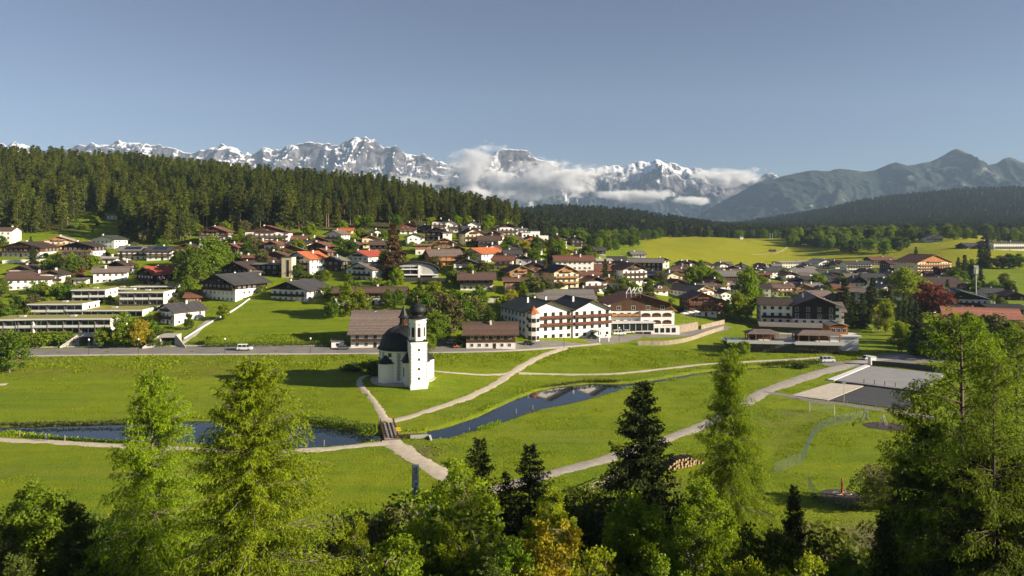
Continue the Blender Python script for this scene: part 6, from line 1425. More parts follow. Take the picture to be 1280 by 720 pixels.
def scatter(name, pts, hs, sx, idx, crowns, label):
    """trees nobody could count: one object, copies of real crowns spread over points"""
    me = bpy.data.meshes.new(name); n = len(pts)
    me.vertices.add(n); me.vertices.foreach_set('co', np.asarray(pts, np.float32).ravel()); me.update()
    a = me.attributes.new('scl', 'FLOAT_VECTOR', 'POINT'); a.data.foreach_set('vector', np.stack([hs * sx, hs * sx, hs], -1).astype(np.float32).ravel())
    a = me.attributes.new('rot', 'FLOAT_VECTOR', 'POINT'); r = np.zeros((n, 3), np.float32); r[:, 2] = RNG.uniform(0, 6.28, n); r[:, :2] = RNG.normal(0, .025, (n, 2)); a.data.foreach_set('vector', r.ravel())
    a = me.attributes.new('idx', 'INT', 'POINT'); a.data.foreach_set('value', np.asarray(idx, np.int32))
    o = obj(name, me); tag(o, label, kind='stuff')
    ng = bpy.data.node_groups.new(name + '_nodes', 'GeometryNodeTree')
    ng.interface.new_socket('Geometry', in_out='INPUT', socket_type='NodeSocketGeometry'); ng.interface.new_socket('Geometry', in_out='OUTPUT', socket_type='NodeSocketGeometry')
    N = ng.nodes; L = ng.links; gi = N.new('NodeGroupInput'); go = N.new('NodeGroupOutput'); jn = N.new('GeometryNodeJoinGeometry')
    def named(nm, t):
        q = N.new('GeometryNodeInputNamedAttribute'); q.data_type = t; q.inputs[0].default_value = nm; return next(s for s in q.outputs if s.enabled)
    sc, rt, ix = named('scl', 'FLOAT_VECTOR'), named('rot', 'FLOAT_VECTOR'), named('idx', 'INT')
    for k, c in enumerate(crowns):
        oi = N.new('GeometryNodeObjectInfo'); oi.inputs[0].default_value = c; oi.transform_space = 'ORIGINAL'; oi.inputs['As Instance'].default_value = True
        ip = N.new('GeometryNodeInstanceOnPoints'); cm = N.new('FunctionNodeCompare'); cm.data_type = 'INT'; cm.operation = 'EQUAL'
        ins = [s for s in cm.inputs if s.enabled]; L.new(ix, ins[0]); ins[1].default_value = k
        L.new(gi.outputs[0], ip.inputs['Points']); L.new(cm.outputs[0], ip.inputs['Selection']); L.new(oi.outputs['Geometry'], ip.inputs['Instance'])
        L.new(rt, ip.inputs['Rotation']); L.new(sc, ip.inputs['Scale']); L.new(ip.outputs[0], jn.inputs[0])
    L.new(jn.outputs[0], go.inputs[0]); md = o.modifiers.new('trees', 'NODES'); md.node_group = ng
    return o
def crown_of(key):
    return next(c for o in COL.objects if o.type == 'EMPTY' for c in o.children if c.data and c.data == PROTO[key][1])
b = FP[bck]; hb = (15 + 14 * RNG.random(len(b)) ** 1.3) * np.interp(_px[bck], [-100, 200, 330, 480, 660], [1, .92, .80, .68, .66])
ki = RNG.integers(0, 4, len(b)); ph = np.array([PROTO['fir%d' % i][2] for i in range(4)])
scatter('forest', np.stack([b[:, 0], b[:, 1], G(b[:, 0], b[:, 1]) - .2], -1), hb / ph[ki], RNG.uniform(.9, 1.5, len(b)), ki, [crown_of('fir%d' % i) for i in range(4)], 'dense conifer forest covering the hill above the village')

# ---------------------------------------------------------------- far wooded ridges
def ridge_points(px0, px1, y0, y1, sp, seed, cond):
    rng = np.random.default_rng(seed); P_ = []
    Y = y0
    while Y < y1:
        s = sp * (1 + (Y - y0) / y0 * .55)
        xs = np.arange((px0 - CX) * Y / F, (px1 - CX) * Y / F, s); X = xs + rng.uniform(-.5, .5, len(xs)) * s; Yj = Y + rng.uniform(-.5, .5, len(xs)) * s
        ok = cond(CX + F * X / Yj, Yj, row_of(X, Yj)) & (rng.random(len(xs)) < .92)
        P_.append(np.stack([X[ok], Yj[ok]], -1)); Y += s
    return np.concatenate(P_)
x, y, z = at(760, 1108); put_tree('farfir0', 'conifer_tree', (x, y, z), 21, 0, 'slim dark conifer standing before the far wooded ridge behind the deciduous trees')
x, y, z = at(934, 1168); put_tree('farfir1', 'conifer_tree', (x, y, z), 22, 0, 'dark conifer in the tree line at the top of the yellow meadow')
far = [crown_of('farfir0'), crown_of('farfir1')]; fh_ = np.array([PROTO['farfir0'][2], PROTO['farfir1'][2]])
def far_scatter(name, p, h0, h1, label, sxr=(1.0, 1.7)):
    k = RNG.integers(0, 2, len(p)); h = RNG.uniform(h0, h1, len(p))
    scatter(name, np.stack([p[:, 0], p[:, 1], G(p[:, 0], p[:, 1]) - .5], -1), h / fh_[k], RNG.uniform(*sxr, len(p)), k, far, label)
p = ridge_points(560, 975, 640, 1900, 8.0, 3, lambda px, Y, r: (r < np.interp(px, [560, 700, 800, 830, 900, 975], [285, 300, 306, 304, 299, 297])) & (Y > np.interp(px, [560, 660, 700, 800, 900, 975], [640, 690, 760, 1060, 1120, 1190])))
far_scatter('ridge_forest', p, 14, 23, 'dark conifer forest on the low ridge behind the village')
p = ridge_points(840, 1420, 1230, 3900, 11.5, 4, lambda px, Y, r: (Y > np.interp(px, [840, 975, 1290], [1600, 1230, 1230])))
far_scatter('hill_forest', p, 15, 24, 'dark mixed forest covering the far hill at the right')

# ---------------------------------------------------------------- labels that say where a tree stands
USED = {}
def near_label(adj, kind, X, Y):
    px = CX + F * X / Y
    ds = sorted(NAMED, key=lambda h: (h[0] - X) ** 2 + ((h[1] - Y) * .6) ** 2 + (0 if len(h[4].split()) < 6 else 30))
    a, b_ = ds[0], ds[1]
    rel = ('behind' if Y > a[1] else 'in front of') if abs(Y - a[1]) > abs(X - a[0]) else 'beside'
    for lab in (f'{adj} {kind} {rel} {a[4]}', f'{adj} {kind} between {a[4]} and {b_[4]}', f'{adj} {kind} between {b_[4]} and {ds[2][4]}'):
        if len(lab.split()) <= 16 and lab not in USED: USED[lab] = 1; return lab, None
    lab = f'{adj} {kind} {rel} {a[4]}'
    for o in COL.objects:
        if o.get('label') == lab: o['group'] = lab + ', several alike'
    return lab, lab + ', several alike'
ADJ = {'green': 'green', 'bright': 'bright yellow green', 'olive': 'olive coloured', 'dark': 'dark green', 'copper': 'copper red', 'gold': 'golden green'}
def free(X, Y, r=2.0): return all((h[0] - X) ** 2 + (h[1] - Y) ** 2 > (h[3] * .75 + r) ** 2 for h in HOUSES)
def vtree(px, base, hpx, key, sx=1.0, adj=None, label=None, name=None, group=None):
    X, Y, Z = hit(px, base); h = hpx * Y / F
    kind = 'spruce' if key in ('cone_spruce', 'rust_spruce') or key.startswith('fir') else ('bush' if key.startswith('low') else 'thuja' if key == 'column' else 'leafy tree')
    c = key.split('_')[-1]; ad = adj or ADJ.get(c, 'dark')
    if key in ('tall_bright', 'tall_green'): ad = 'tall ' + ad
    g = group
    if not label: label, g2 = near_label(ad, kind, X, Y); g = g or g2
    put_tree(key, name or {'spruce': 'spruce_tree', 'bush': 'bush', 'thuja': 'thuja_tree'}.get(kind, 'leafy_tree'), (X, Y, Z - .1), h, rr.uniform(0, 6.28), label, g, sx, 'bush' if kind == 'bush' else 'tree')
VT = [
 (264,346,54,'tall_green',1.3),(236,362,58,'tall_green',.9),(250,352,44,'mid_green',1.1),(283,332,24,'mid_green',1),(292,310,18,'mid_green',1),(60,342,22,'mid_green',1.1),(78,344,24,'mid_dark',1.1),(97,341,22,'mid_green',1.1),(115,336,18,'mid_olive',1),(100,346,12,'low_copper',1),
 (48,366,16,'low_green',1.3),(84,376,22,'mid_green',1.3),(70,374,18,'low_green',1.3),(104,367,16,'low_bright',1.2),(20,388,20,'mid_dark',1.1),(42,386,20,'mid_olive',1.2),(8,400,20,'mid_green',1.2),(34,398,14,'low_green',1.4),(60,386,16,'low_bright',1.3),
 (152,434,46,'tall_bright',1.15),(130,434,28,'mid_bright',1.1),(175,434,38,'mid_gold',1.0),(190,434,20,'mid_green',1),(165,434,32,'mid_bright',1.1),(12,466,56,'tall_green',1.2),(3,440,30,'mid_olive',1.2),
 (30,433,14,'low_bright',1.4),(46,433,16,'low_green',1.4),(62,432,15,'low_bright',1.4),(78,432,16,'low_green',1.4),(92,431,12,'low_olive',1.3),(205,424,16,'low_dark',1.3),(190,418,18,'low_green',1.3),(237,412,22,'mid_dark',.8),(280,400,22,'mid_bright',1.0),(262,430,12,'low_green',1.2),
 (216,388,18,'mid_olive',1),(200,402,14,'low_gold',1.2),
 (432,396,44,'tall_bright',1.1),(448,394,36,'mid_bright',1),(416,398,26,'mid_green',1),(484,388,28,'mid_green',1),(498,384,24,'mid_green',1.1),(407,352,16,'mid_bright',1.1),(470,360,14,'low_green',1.2),(410,372,16,'low_green',1.3),(440,362,14,'low_dark',1.3),
 (545,432,46,'tall_green',1.2),(536,440,26,'mid_bright',1.1),(560,420,56,'mid_olive',1.0),(576,412,46,'mid_green',1.1),(590,404,38,'mid_olive',1.1),(533,396,30,'mid_green',1.1),(548,392,30,'mid_olive',1.1),(520,380,22,'mid_green',1.2),(602,386,22,'mid_green',1.2),(566,386,26,'mid_green',1.2),(584,380,16,'low_bright',1.3),(555,404,30,'mid_copper',.9),(612,416,36,'column',1.1),(618,410,14,'low_green',1.3),(578,432,16,'low_green',1.2),
 (628,384,16,'low_bright',1.3),(642,386,18,'low_olive',1.3),(655,388,22,'mid_dark',1.1),(640,374,14,'low_gold',1.2),(684,366,14,'mid_dark',1.1),
 (491,346,68,'rust_spruce',1.0),(482,340,30,'mid_green',1),(505,342,24,'mid_green',1),
 (328,332,22,'mid_olive',1.2),(345,326,22,'mid_olive',1.1),(372,322,26,'mid_bright',1.0),(310,318,20,'mid_green',1),(298,328,14,'mid_green',1),(350,312,16,'mid_dark',1),
 (425,310,16,'mid_green',1.2),(445,308,14,'mid_bright',1.2),(480,300,14,'mid_green',1.2),(420,302,14,'mid_bright',1.1),(455,300,12,'mid_olive',1.2),
 (640,316,24,'mid_bright',1.2),(655,322,24,'mid_gold',1.2),(630,320,18,'mid_green',1.1),(672,320,26,'mid_dark',.9),(668,330,22,'mid_green',1.1),
 (688,330,34,'fir0',1.2),(700,334,30,'mid_green',1),(712,338,22,'mid_bright',1.1),(735,334,30,'mid_dark',1),(690,318,22,'mid_green',1.1),(682,344,22,'fir2',1.2),
 (868,356,26,'mid_bright',1.2),(882,358,28,'mid_bright',1.2),(895,362,24,'mid_green',1.2),(858,352,18,'mid_olive',1.2),(876,346,22,'mid_green',1.1),
 (934,398,66,'tall_bright',1.0),(924,402,40,'mid_bright',1.1),(944,380,26,'mid_green',1.1),(918,398,22,'mid_green',1.2),(950,362,20,'mid_green',1.2),(935,352,16,'mid_dark',1.2),(926,345,18,'cone_spruce',1),(1024,364,24,'mid_bright',1.2),(962,366,14,'mid_bright',1.2),
 (1056,404,58,'cone_spruce',1.0),(1066,410,46,'cone_spruce',1.0),(1078,410,44,'cone_spruce',1.05),(1091,404,58,'cone_spruce',.95),(1046,402,36,'cone_spruce',.9),(1085,388,30,'cone_spruce',1),(1112,400,44,'cone_spruce',.75),
 (1107,416,44,'tall_bright',1.1),(1098,412,30,'mid_gold',1.0),(1127,440,40,'tall_bright',1.2),(1131,426,52,'cone_spruce',.62),(1138,430,60,'cone_spruce',.55),(1145,432,64,'cone_spruce',.5),(1124,420,44,'cone_spruce',.6),(1151,436,50,'cone_spruce',.6),
 (1166,396,44,'mid_copper',1.25),(1130,378,46,'tall_bright',1.5),(1150,374,30,'mid_bright',1.2),(1115,366,24,'mid_green',1.2),
 (1182,446,56,'mid_olive',1.1),(1212,448,60,'mid_green',1.1),(1240,440,52,'mid_olive',1.1),(1162,448,44,'mid_green',1.1),(1262,446,46,'mid_green',1.1),(1196,432,44,'mid_gold',1.1),(1226,424,30,'mid_bright',1.2),(1275,430,30,'mid_olive',1.2),(1150,444,22,'low_green',1.5),(1250,452,36,'mid_dark',1.2),
 (1206,348,30,'cone_spruce',1.1),(1198,345,24,'cone_spruce',1),(1234,334,36,'cone_spruce',.9),(1226,334,30,'cone_spruce',1),(1215,352,30,'column',1.2),(1226,352,20,'cone_spruce',1),(1262,336,20,'mid_dark',1.4),(1274,336,20,'mid_green',1.3),(1252,336,18,'mid_olive',1.3),(1256,358,18,'mid_olive',1.1),(1262,366,18,'mid_bright',1.2),(1240,364,14,'low_green',1.4),(1145,324,16,'cone_spruce',1.1),
 (1186,352,20,'mid_olive',1.3),(1196,356,22,'mid_green',1.3),(1172,352,20,'mid_copper',1.0),
 (476,468,22,'low_dark',1.5),(462,466,16,'low_green',1.7),(440,464,12,'low_dark',1.8),(470,459,14,'low_green',1.6),
 (930,446,22,'mid_bright',1.1),(916,440,18,'low_green',1.4),(1003,460,10,'low_dark',1.8),
]
for v in VT: vtree(*v)
def village_fill():
    rng = np.random.default_rng(21); n = 0; tries = 0
    keys = ['mid_green', 'mid_olive', 'mid_dark', 'mid_bright', 'low_green', 'low_olive', 'low_bright', 'low_dark', 'cone_spruce', 'low_green', 'low_bright', 'low_olive', 'low_green']
    while n < 250 and tries < 4000:
        tries += 1
        px = rng.uniform(-10, 1270)
        lo, hi = (np.interp(px, [0, 300, 640, 800], [303, 300, 296, 335]), np.interp(px, [0, 190, 235, 420, 440, 640, 800], [400, 396, 372, 372, 390, 384, 388])) if px < 800 else (np.interp(px, [800, 950, 1140, 1270], [338, 348, 348, 362]), np.interp(px, [800, 920, 1000, 1270], [386, 396, 372, 388]))
        py = rng.uniform(lo, hi); X, Y, Z = hit(px, py)
        if not free(X, Y, 1.0): continue
        k = keys[rng.integers(0, len(keys))]; h = rng.uniform(6, 10) if k.startswith('mid') else rng.uniform(7, 12) if k == 'cone_spruce' else rng.uniform(2.5, 4.5)
        vtree(px, py, h * F / Y, k, rng.uniform(.95, 1.35)); n += 1
village_fill()
# forest edge broad-leaved trees and the two woods beside the meadow
def wood(n, pxr, Yr, hr, keys, label, group, seed, cond=None, name='leafy_tree'):
    rng = np.random.default_rng(seed); c = 0
    while c < n:
        px = rng.uniform(*pxr); Y = rng.uniform(*Yr); X, Y, Z = at(px, Y)
        if cond and not cond(px, Y): continue
        k = keys[rng.integers(0, len(keys))]
        put_tree(k, name, (X, Y, Z - .2), rng.uniform(*hr), rng.uniform(0, 6.28), label, group, rng.uniform(.95, 1.3)); c += 1
wood(66, (988, 1135), (800, 1130), (13, 21), ['tall_green', 'mid_green', 'tall_bright', 'tall_green', 'mid_dark'], 'green leafy tree in the small wood behind the yellow meadow', 'leafy trees of the meadow wood', 5, lambda px, Y: Y > np.interp(px, [988, 1010, 1060, 1100, 1135], [1090, 960, 830, 790, 830]))
wood(34, (700, 830), (560, 1040), (11, 19), ['tall_green', 'mid_green', 'tall_bright', 'mid_dark', 'tall_green'], 'leafy tree of the grove between village ridge and yellow meadow', 'leafy trees of the village grove', 6, lambda px, Y: Y > np.interp(px, [700, 760, 790, 830], [560, 600, 760, 1000]))
wood(30, (815, 990), (1105, 1200), (12, 19), ['tall_green', 'mid_green', 'tall_bright', 'mid_dark'], 'leafy tree in the line along the upper edge of the yellow meadow', 'leafy trees along the meadow edge', 7)
wood(60, (1130, 1300), (880, 1060), (13, 21), ['fir0', 'fir2', 'tall_green', 'mid_dark', 'mid_green', 'fir1'], 'tree in the dark belt on the crest behind the lone pale house', 'trees of the dark belt on the crest', 8, lambda px, Y: Y > np.interp(px, [1130, 1180, 1220, 1300], [960, 900, 900, 890]) and abs(px - 1169) > 13 or Y > 1000, 'belt_tree')
wood(24, (150, 640), (425, 520), (6, 11), ['mid_bright', 'mid_green', 'mid_olive', 'mid_bright'], 'light green leafy tree at the foot of the conifer forest', 'leafy trees at the forest foot', 9, lambda px, Y: 0 < float(row_of((px - CX) * Y / F, Y)) - np.interp(px, LB[:, 0], LB[:, 1]) < 8 and free((px - CX) * Y / F, Y))
# rest of the wood and of the meadow-edge line, behind the trees built one by one
def mixed(name, n, pxr, Yr, hr, keys, label, seed, cond=None):
    rng = np.random.default_rng(seed); pts = []
    while len(pts) < n:
        px = rng.uniform(*pxr); Y = rng.uniform(*Yr)
        if cond and not cond(px, Y): continue
        X, Y, Z = at(px, Y); pts.append((X, Y, Z - .2))
    k = rng.integers(0, len(keys), n); ph = np.array([PROTO[q][2] for q in keys]); h = rng.uniform(*hr, n)
    scatter(name, pts, h / ph[k], rng.uniform(1, 1.35, n), k, [crown_of(q) for q in keys], label)
mixed('meadow_wood', 120, (985, 1140), (960, 1200), (14, 22), ['tall_green', 'mid_green', 'tall_bright', 'mid_dark'], 'mass of leafy trees at the back of the meadow wood', 15)
mixed('tree_line', 130, (800, 1300), (1180, 1250), (13, 21), ['tall_green', 'mid_green', 'fir0', 'mid_dark', 'fir2'], 'mixed tree belt behind the yellow meadow', 16)
mixed('village_grove', 70, (690, 830), (700, 1060), (12, 20), ['tall_green', 'mid_green', 'mid_dark', 'fir1'], 'mass of trees at the back of the village grove', 17, lambda px, Y: Y > np.interp(px, [690, 760, 790, 830], [640, 720, 850, 1030]))

wood(16, (92, 152), (468, 540), (3, 7), ['mid_olive', 'low_green', 'mid_green', 'low_bright'], 'small bushy tree in the grassy forest clearing beside the white cabin', 'small trees of the forest clearing', 19, lambda px, Y: abs(px - 140) > 9 or Y > 525, 'clearing_tree')
# ---------------------------------------------------------------- courts and playground
SAND = mat('pale_sand', (.50, .44, .36), .95, .12, .6, bump=.3)
COURT = mat('grey_court', (.26, .255, .26), .85, .1, .25)
DCOURT = mat('dark_court', (.055, .055, .06), .8, .12, .25)
MULCH = mat('dark_mulch', (.055, .04, .035), .95, .3, 2.5, bump=.6)
def flatpoly(name, pts, m, z, label, th=.12):
    """a low slab laid on the lawn"""
    w3 = [P(a, b, 0)[:2] for a, b in pts]
    zz = max(float(G(x, y)) for x, y in w3)
    mb = MB(); mb.ext([p for p in (w3 if sum(w3[i][0] * w3[(i + 1) % len(w3)][1] - w3[(i + 1) % len(w3)][0] * w3[i][1] for i in range(len(w3))) > 0 else w3[::-1])], zz - .5, zz + z)
    o = mb.build(name, m); return tag(o, label, kind='structure')
flatpoly('sand_court', [(989,495),(1039,479.5),(1080,483),(1035,501)], SAND, .20, 'pale sand court beside the promenade')
flatpoly('dark_court', [(1037,501),(1082,483.2),(1152,492.5),(1134,513)], DCOURT, .20, 'dark asphalt court between sand and grey court')
flatpoly('grey_court', [(1044,476.5),(1088,458.5),(1182,468),(1152,490)], COURT, .22, 'pale grey sports court below the village')
flatpoly('court_edge', [(1034,475.5),(1082,456.8),(1087,458),(1043,476.8)], PL['pale'], .34, 'white concrete strip along the grey court')
flatpoly('village_square', [(1000,452),(1060,452),(1100,443),(1150,440),(1190,452),(1100,457),(1050,460)], M_asph, .09, 'asphalt yard above the courts')
def wall_line(name, pts, h, th, m, label, cat='wall', n=6, z0=-1.0, cap=None):
    line = smooth_line([hit(a, b) for a, b in pts], n); mb = MB()
    for a, b in zip(line, line[1:]):
        d = (b - a); d.z = 0; d.normalize(); s = Vector((-d.y, d.x, 0)) * th / 2
        q = [a - s, b - s, b + s, a + s]; ha = a.z; hb = b.z
        mb.hull([(q[0].x, q[0].y, ha + z0), (q[1].x, q[1].y, hb + z0), (q[2].x, q[2].y, hb + z0), (q[3].x, q[3].y, ha + z0)], [(q[0].x, q[0].y, ha + h), (q[1].x, q[1].y, hb + h), (q[2].x, q[2].y, hb + h), (q[3].x, q[3].y, ha + h)])
    o = mb.build(name, m); return tag(o, label, cat)
wall_line('court_wall', [(1090,457),(1140,461),(1200,468)], 1.7, .3, DKPANEL, 'long black board wall behind the grey court')
wall_line('court_wall', [(1044,478.5),(1090,484),(1150,492)], .55, .5, DKPANEL, 'low black kerb wall between the grey and the dark court')
wall_line('retaining_wall', [(797,431),(830,431),(858,427),(885,418),(904,412)], 1.6, .5, mat('tan_stone', (.30,.245,.18), .9, .25, .8, bump=.5), 'tan stone retaining wall curving below the hotel road', n=5)
wall_line('retaining_wall', [(829,417),(850,416),(872,412)], 3.4, .6, MATS['tan_stone'], 'tall tan stone wall carrying the hotel sun terrace')
wall_line('parapet_wall', [(876,412),(905,405)], 2.0, .5, MATS['tan_stone'], 'tan parapet wall at the bend of the hotel road')
wall_line('garden_wall', [(3,329),(30,328),(58,327)], 1.6, .4, PL['white'], 'white garden wall below the wide low chalet')
wall_line('garden_wall', [(570,374),(600,378),(640,377)], 1.8, .5, CONC, 'grey stone garden wall below the brown hipped chalet')
wall_line('garden_wall', [(505,352),(530,352),(560,353)], 2.0, .4, DKPANEL, 'dark garden wall below the barrel roofed villa')
wall_line('slope_wall', [(230,424),(262,404),(292,388),(312,374)], .5, .5, PL['pale'], 'thin pale wall climbing diagonally beside the green slope')
ribbon('driveway', [(222,432),(240,420),(252,408),(262,400)], 2.6, M_walk, .08, 'pale driveway climbing from the road to the roadside white house')
ribbon('field_track', [(1000,298),(980,312),(940,318)], 2.0, M_gravel, .1, 'faint track across the yellow meadow')
ribbon('sandy_patch', [(-20,481),(0,480.5),(10,480)], 2.5, SAND, .06, 'small sandy patch on the meadow')
ribbon('forecourt', [(545,431),(565,429),(582,428)], 11, M_asph, .06, 'asphalt forecourt beside the brown barn', cross=7)
# underpass portals by the road
def portal(px, py, w, label):
    X, Y, Z = hit(px, py); e = empty('underpass', (X, Y + 2.5, Z), R(4), label, 'underpass')
    mb = MB(); mb.box(-w/2, -w/2 + .5, -2, 3, -1, 4); mb.box(w/2 - .5, w/2, -2, 3, -1, 4); mb.box(-w/2 + .5, w/2 - .5, -2, 3, 3.1, 4); mb.box(-w/2 + .5, w/2 - .5, 2.5, 3, -1, 3.1, 1); mb.build('portal_frame', [CONC, DKPANEL], e)
    for s in (-1, 1):
        wb = MB(); xa = s * w / 2; xb = s * (w / 2 + 4.5); a = [(xa, -2, -1), (xb, -5, -1), (xb, -4.6, -1), (xa, -1.6, -1)]; b_ = [(xa, -2, 4), (xb, -5, .2), (xb, -4.6, .2), (xa, -1.6, 4)]
        if s < 0: a, b_ = a[::-1], b_[::-1]
        wb.hull(a, b_); wb.build('wing_wall', CONC, e)
portal(106, 432, 6, 'grey concrete underpass portal below the long flat block')
portal(208, 433, 6, 'pale concrete garage portal below the roadside white house')
# ---------------------------------------------------------------- hedges
def hedge(pts, h, wd, fol, label, seed=1, dens=70):
    rng = np.random.default_rng(seed); line = smooth_line([hit(a, b) for a, b in pts], 8); PP = []
    for a, b in zip(line, line[1:]):
        L = (b - a).length; n = int(L * dens); t = rng.random(n); d = (b - a).normalized(); s = Vector((-d.y, d.x, 0))
        q = np.outer(1 - t, np.array(a)) + np.outer(t, np.array(b)) + np.outer(rng.uniform(-.5, .5, n) * wd, np.array(s)); q[:, 2] += rng.random(n) ** .7 * h * (1 + .25 * fbm(q[:, 0] / 2, q[:, 1] / 2, 2, seed)); PP.append(q)
    Pn = np.concatenate(PP); V, Q = leaf_quads(Pn, rng.normal(size=Pn.shape) + np.array([0, 0, .3]), rng.uniform(.25, .45, len(Pn)), rng.uniform(.09, .16, len(Pn)), rng)
    o = obj('hedge', mesh_np('hedge', V, Q, FOL[fol], attr=np.clip(rng.normal(.45, .25, len(Pn)), 0, 1))); tag(o, label, 'hedge')
hedge([(256,434),(300,433),(350,432.5),(400,432)], 1.6, 1.2, 'green', 'low green hedge at the foot of the green slope by the road', 3)
hedge([(402,434),(430,433),(455,433)], 1.2, 1.2, 'olive', 'low patchy hedge in front of the grey roofed farmhouse', 4)
hedge([(130,434.5),(180,434),(215,433)], 1.8, 1.2, 'dark', 'dark hedge under the trees between the two underpasses', 5)
hedge([(350,526.5),(385,527),(410,528.5),(440,534),(464,541)], 1.4, 2.6, 'dark', 'bushy bank growth along the pond below the chapel', 6, 60)
hedge([(960,457),(1000,455),(1028,456)], 1.2, 1.6, 'dark', 'dark trimmed hedge before the promenade and the restaurant lawn', 7)
hedge([(0,531),(60,530),(120,529),(200,527)], .6, 1.2, 'olive', 'ragged grass fringe along the far pond bank', 8, 40)
hedge([(30,547),(90,550.5),(140,553),(200,555)], .5, .7, 'green', 'green grass fringe along the near pond bank', 9, 40)
hedge([(596,539),(610,535),(624,529)], .7, 1.0, 'bright', 'pale reeds on the near bank of the brook', 10)
hedge([(680,484),(710,480),(740,477),(775,477)], .6, 1.0, 'olive', 'rough grass fringe along the far bank of the brook', 11, 40)
hedge([(1015,622),(1040,632),(1075,638)], .8, 1.2, 'dark', 'dark grass hump below the carousel', 12, 60)
hedge([(20,420),(50,419),(90,418)], 1.2, 1.6, 'bright', 'clipped hedge strip in front of the long flat block', 13)
hedge([(880,372),(905,374)], 1.4, 1.4, 'green', 'green hedge above the white corner house', 14)
# ---------------------------------------------------------------- footbridge and weir
WOODG = boards('weathered_planks', (.30, .25, .20), .2, 1)
def bridge():
    a = Vector(P(483.5, 529.5, .2)); b = Vector(P(489, 549, .2)); m = (a + b) / 2; L = (a - b).length + 1.0; ang = math.atan2(a.y - b.y, a.x - b.x)
    e = empty('footbridge', (m.x, m.y, 0), ang - math.pi / 2, 'wooden plank footbridge with dark railings over the brook', 'bridge')
    w = 1.5; mb = MB(); mb.box(-w, w, -L / 2, L / 2, .16, .32); mb.box(-w + .1, -w + .4, -L / 2, L / 2, -.25, .16); mb.box(w - .4, w - .1, -L / 2, L / 2, -.25, .16); mb.build('deck', WOODG, e)
    for s in (-1, 1):
        rb = MB(); x = s * w
        for i in range(8): y = -L / 2 + .2 + (L - .4) * i / 7; rb.box(x - .07, x + .07, y - .07, y + .07, .1, 1.35)
        for z in (.55, .9, 1.28): rb.box(x - .05 - .03, x + .05 + .03, -L / 2, L / 2, z, z + .13)
        rb.build('railing', WD['brown'], e)
    for s in (-1, 1):
        q = MB(); q.box(-w - .5, w + .5, s * L / 2 - .5, s * L / 2 + .3, -2, .15); q.build('abutment', CONC, e)
bridge()
x, y, z = P(524, 548.5, 0); e = empty('weir', (x, y, z), R(6), 'small concrete weir wall beside the footbridge', 'weir')
mb = MB(); mb.box(-1.9, 2.0, 0, .6, -2, .75); mb.build('wall', CONC, e); mb = MB(); mb.hull([(2.0, 0, -1), (2.4, -1.5, -1), (2.8, -1.4, -1), (2.5, .3, -1)], [(2.0, 0, .75), (2.4, -1.5, .3), (2.8, -1.4, .3), (2.5, .3, .75)]); mb.build('wing_wall', CONC, e)
mb = MB(); [mb.box(-5 + i * .7, -4.85 + i * .7, .1, .25, -1.5, .9) for i in range(5)]; mb.box(-5.1, -1.9, .12, .22, .75, .9); mb.build('grating_frame', WD['brown'], e)
# ---------------------------------------------------------------- posts, lamps, signs
def lamp(px, py, label, h=5.0):
    X, Y, Z = hit(px, py); e = empty('street_lamp', (X, Y, Z), 0, label, 'street lamp', 'street lamps along the road')
    mb = MB(); mb.bar((0, 0, -.2), (0, 0, h), .09, .06, 8); mb.build('pole', METAL, e); mb = MB(); mb.lathe([(.02, h), (.28, h + .15), (.34, h + .38), (.25, h + .62), (.02, h + .72)], 12); auto_smooth(mb.build('globe', PL['white'], e), 80)
for px, py, lb in ((111,444,'globe street lamp beside the concrete underpass'),(173,443.5,'globe street lamp before the gold green tree by the road'),(281,443,'globe street lamp closest to the white van'),(388,442.5,'globe street lamp in front of the patchy hedge'),(705,436,'globe street lamp where the gravel path leaves the road'),(774,427,'globe street lamp on the road below the big hotel')): lamp(px, py, lb)
def post(px, py, z, label, h=1.1, m=None, name='water_post'):
    x, y, _ = P(px, py, z); e = empty(name, (x, y, z), 0, label, 'post'); mb = MB(); mb.bar((0, 0, -1), (0, 0, h), .11, .10, 8); mb.bar((0, 0, h), (0, 0, h + .12), .14, .05, 8); mb.build('shaft', m or WOODG, e)
post(405, 557, WZ, 'pale wooden post in the pond near the footbridge'); post(586.5, 541, WZ, 'pale post in the brook near the reeds'); post(666, 512, WZ, 'thin post in the middle stretch of the brook'); post(645, 517, WZ, 'short post in the brook beside the near bank'); post(81, 551, 0, 'small post on the bank of the pond'); post(24.5, 546, 0, 'white tipped post on the pond bank near the left edge')
def signpost(px, py):
    X, Y, Z = hit(px, py); e = empty('signpost', (X, Y, Z), 0, 'hiking signpost with two yellow boards beside the footbridge', 'sign'); mb = MB(); mb.bar((0, 0, -.3), (0, 0, 2.7), .05, n=8); mb.build('pole', LMETAL, e)
    YEL = mat('yellow_sign', (.75, .55, .03), .5, .05, 2)
    for z, s in ((2.3, -1), (1.85, 1)): mb = MB(); mb.hull([(-.5, -.07, z), (.5, -.07, z), (.75 if s > 0 else .5, -.07, z + .18), (.5, -.07, z + .36), (-.5, -.07, z + .36), (-.75 if s < 0 else -.5, -.07, z + .18)], [(-.5, -.04, z), (.5, -.04, z), (.75 if s > 0 else .5, -.04, z + .18), (.5, -.04, z + .36), (-.5, -.04, z + .36), (-.75 if s < 0 else -.5, -.04, z + .18)]); mb.build('board', YEL, e)
signpost(498, 549.5)
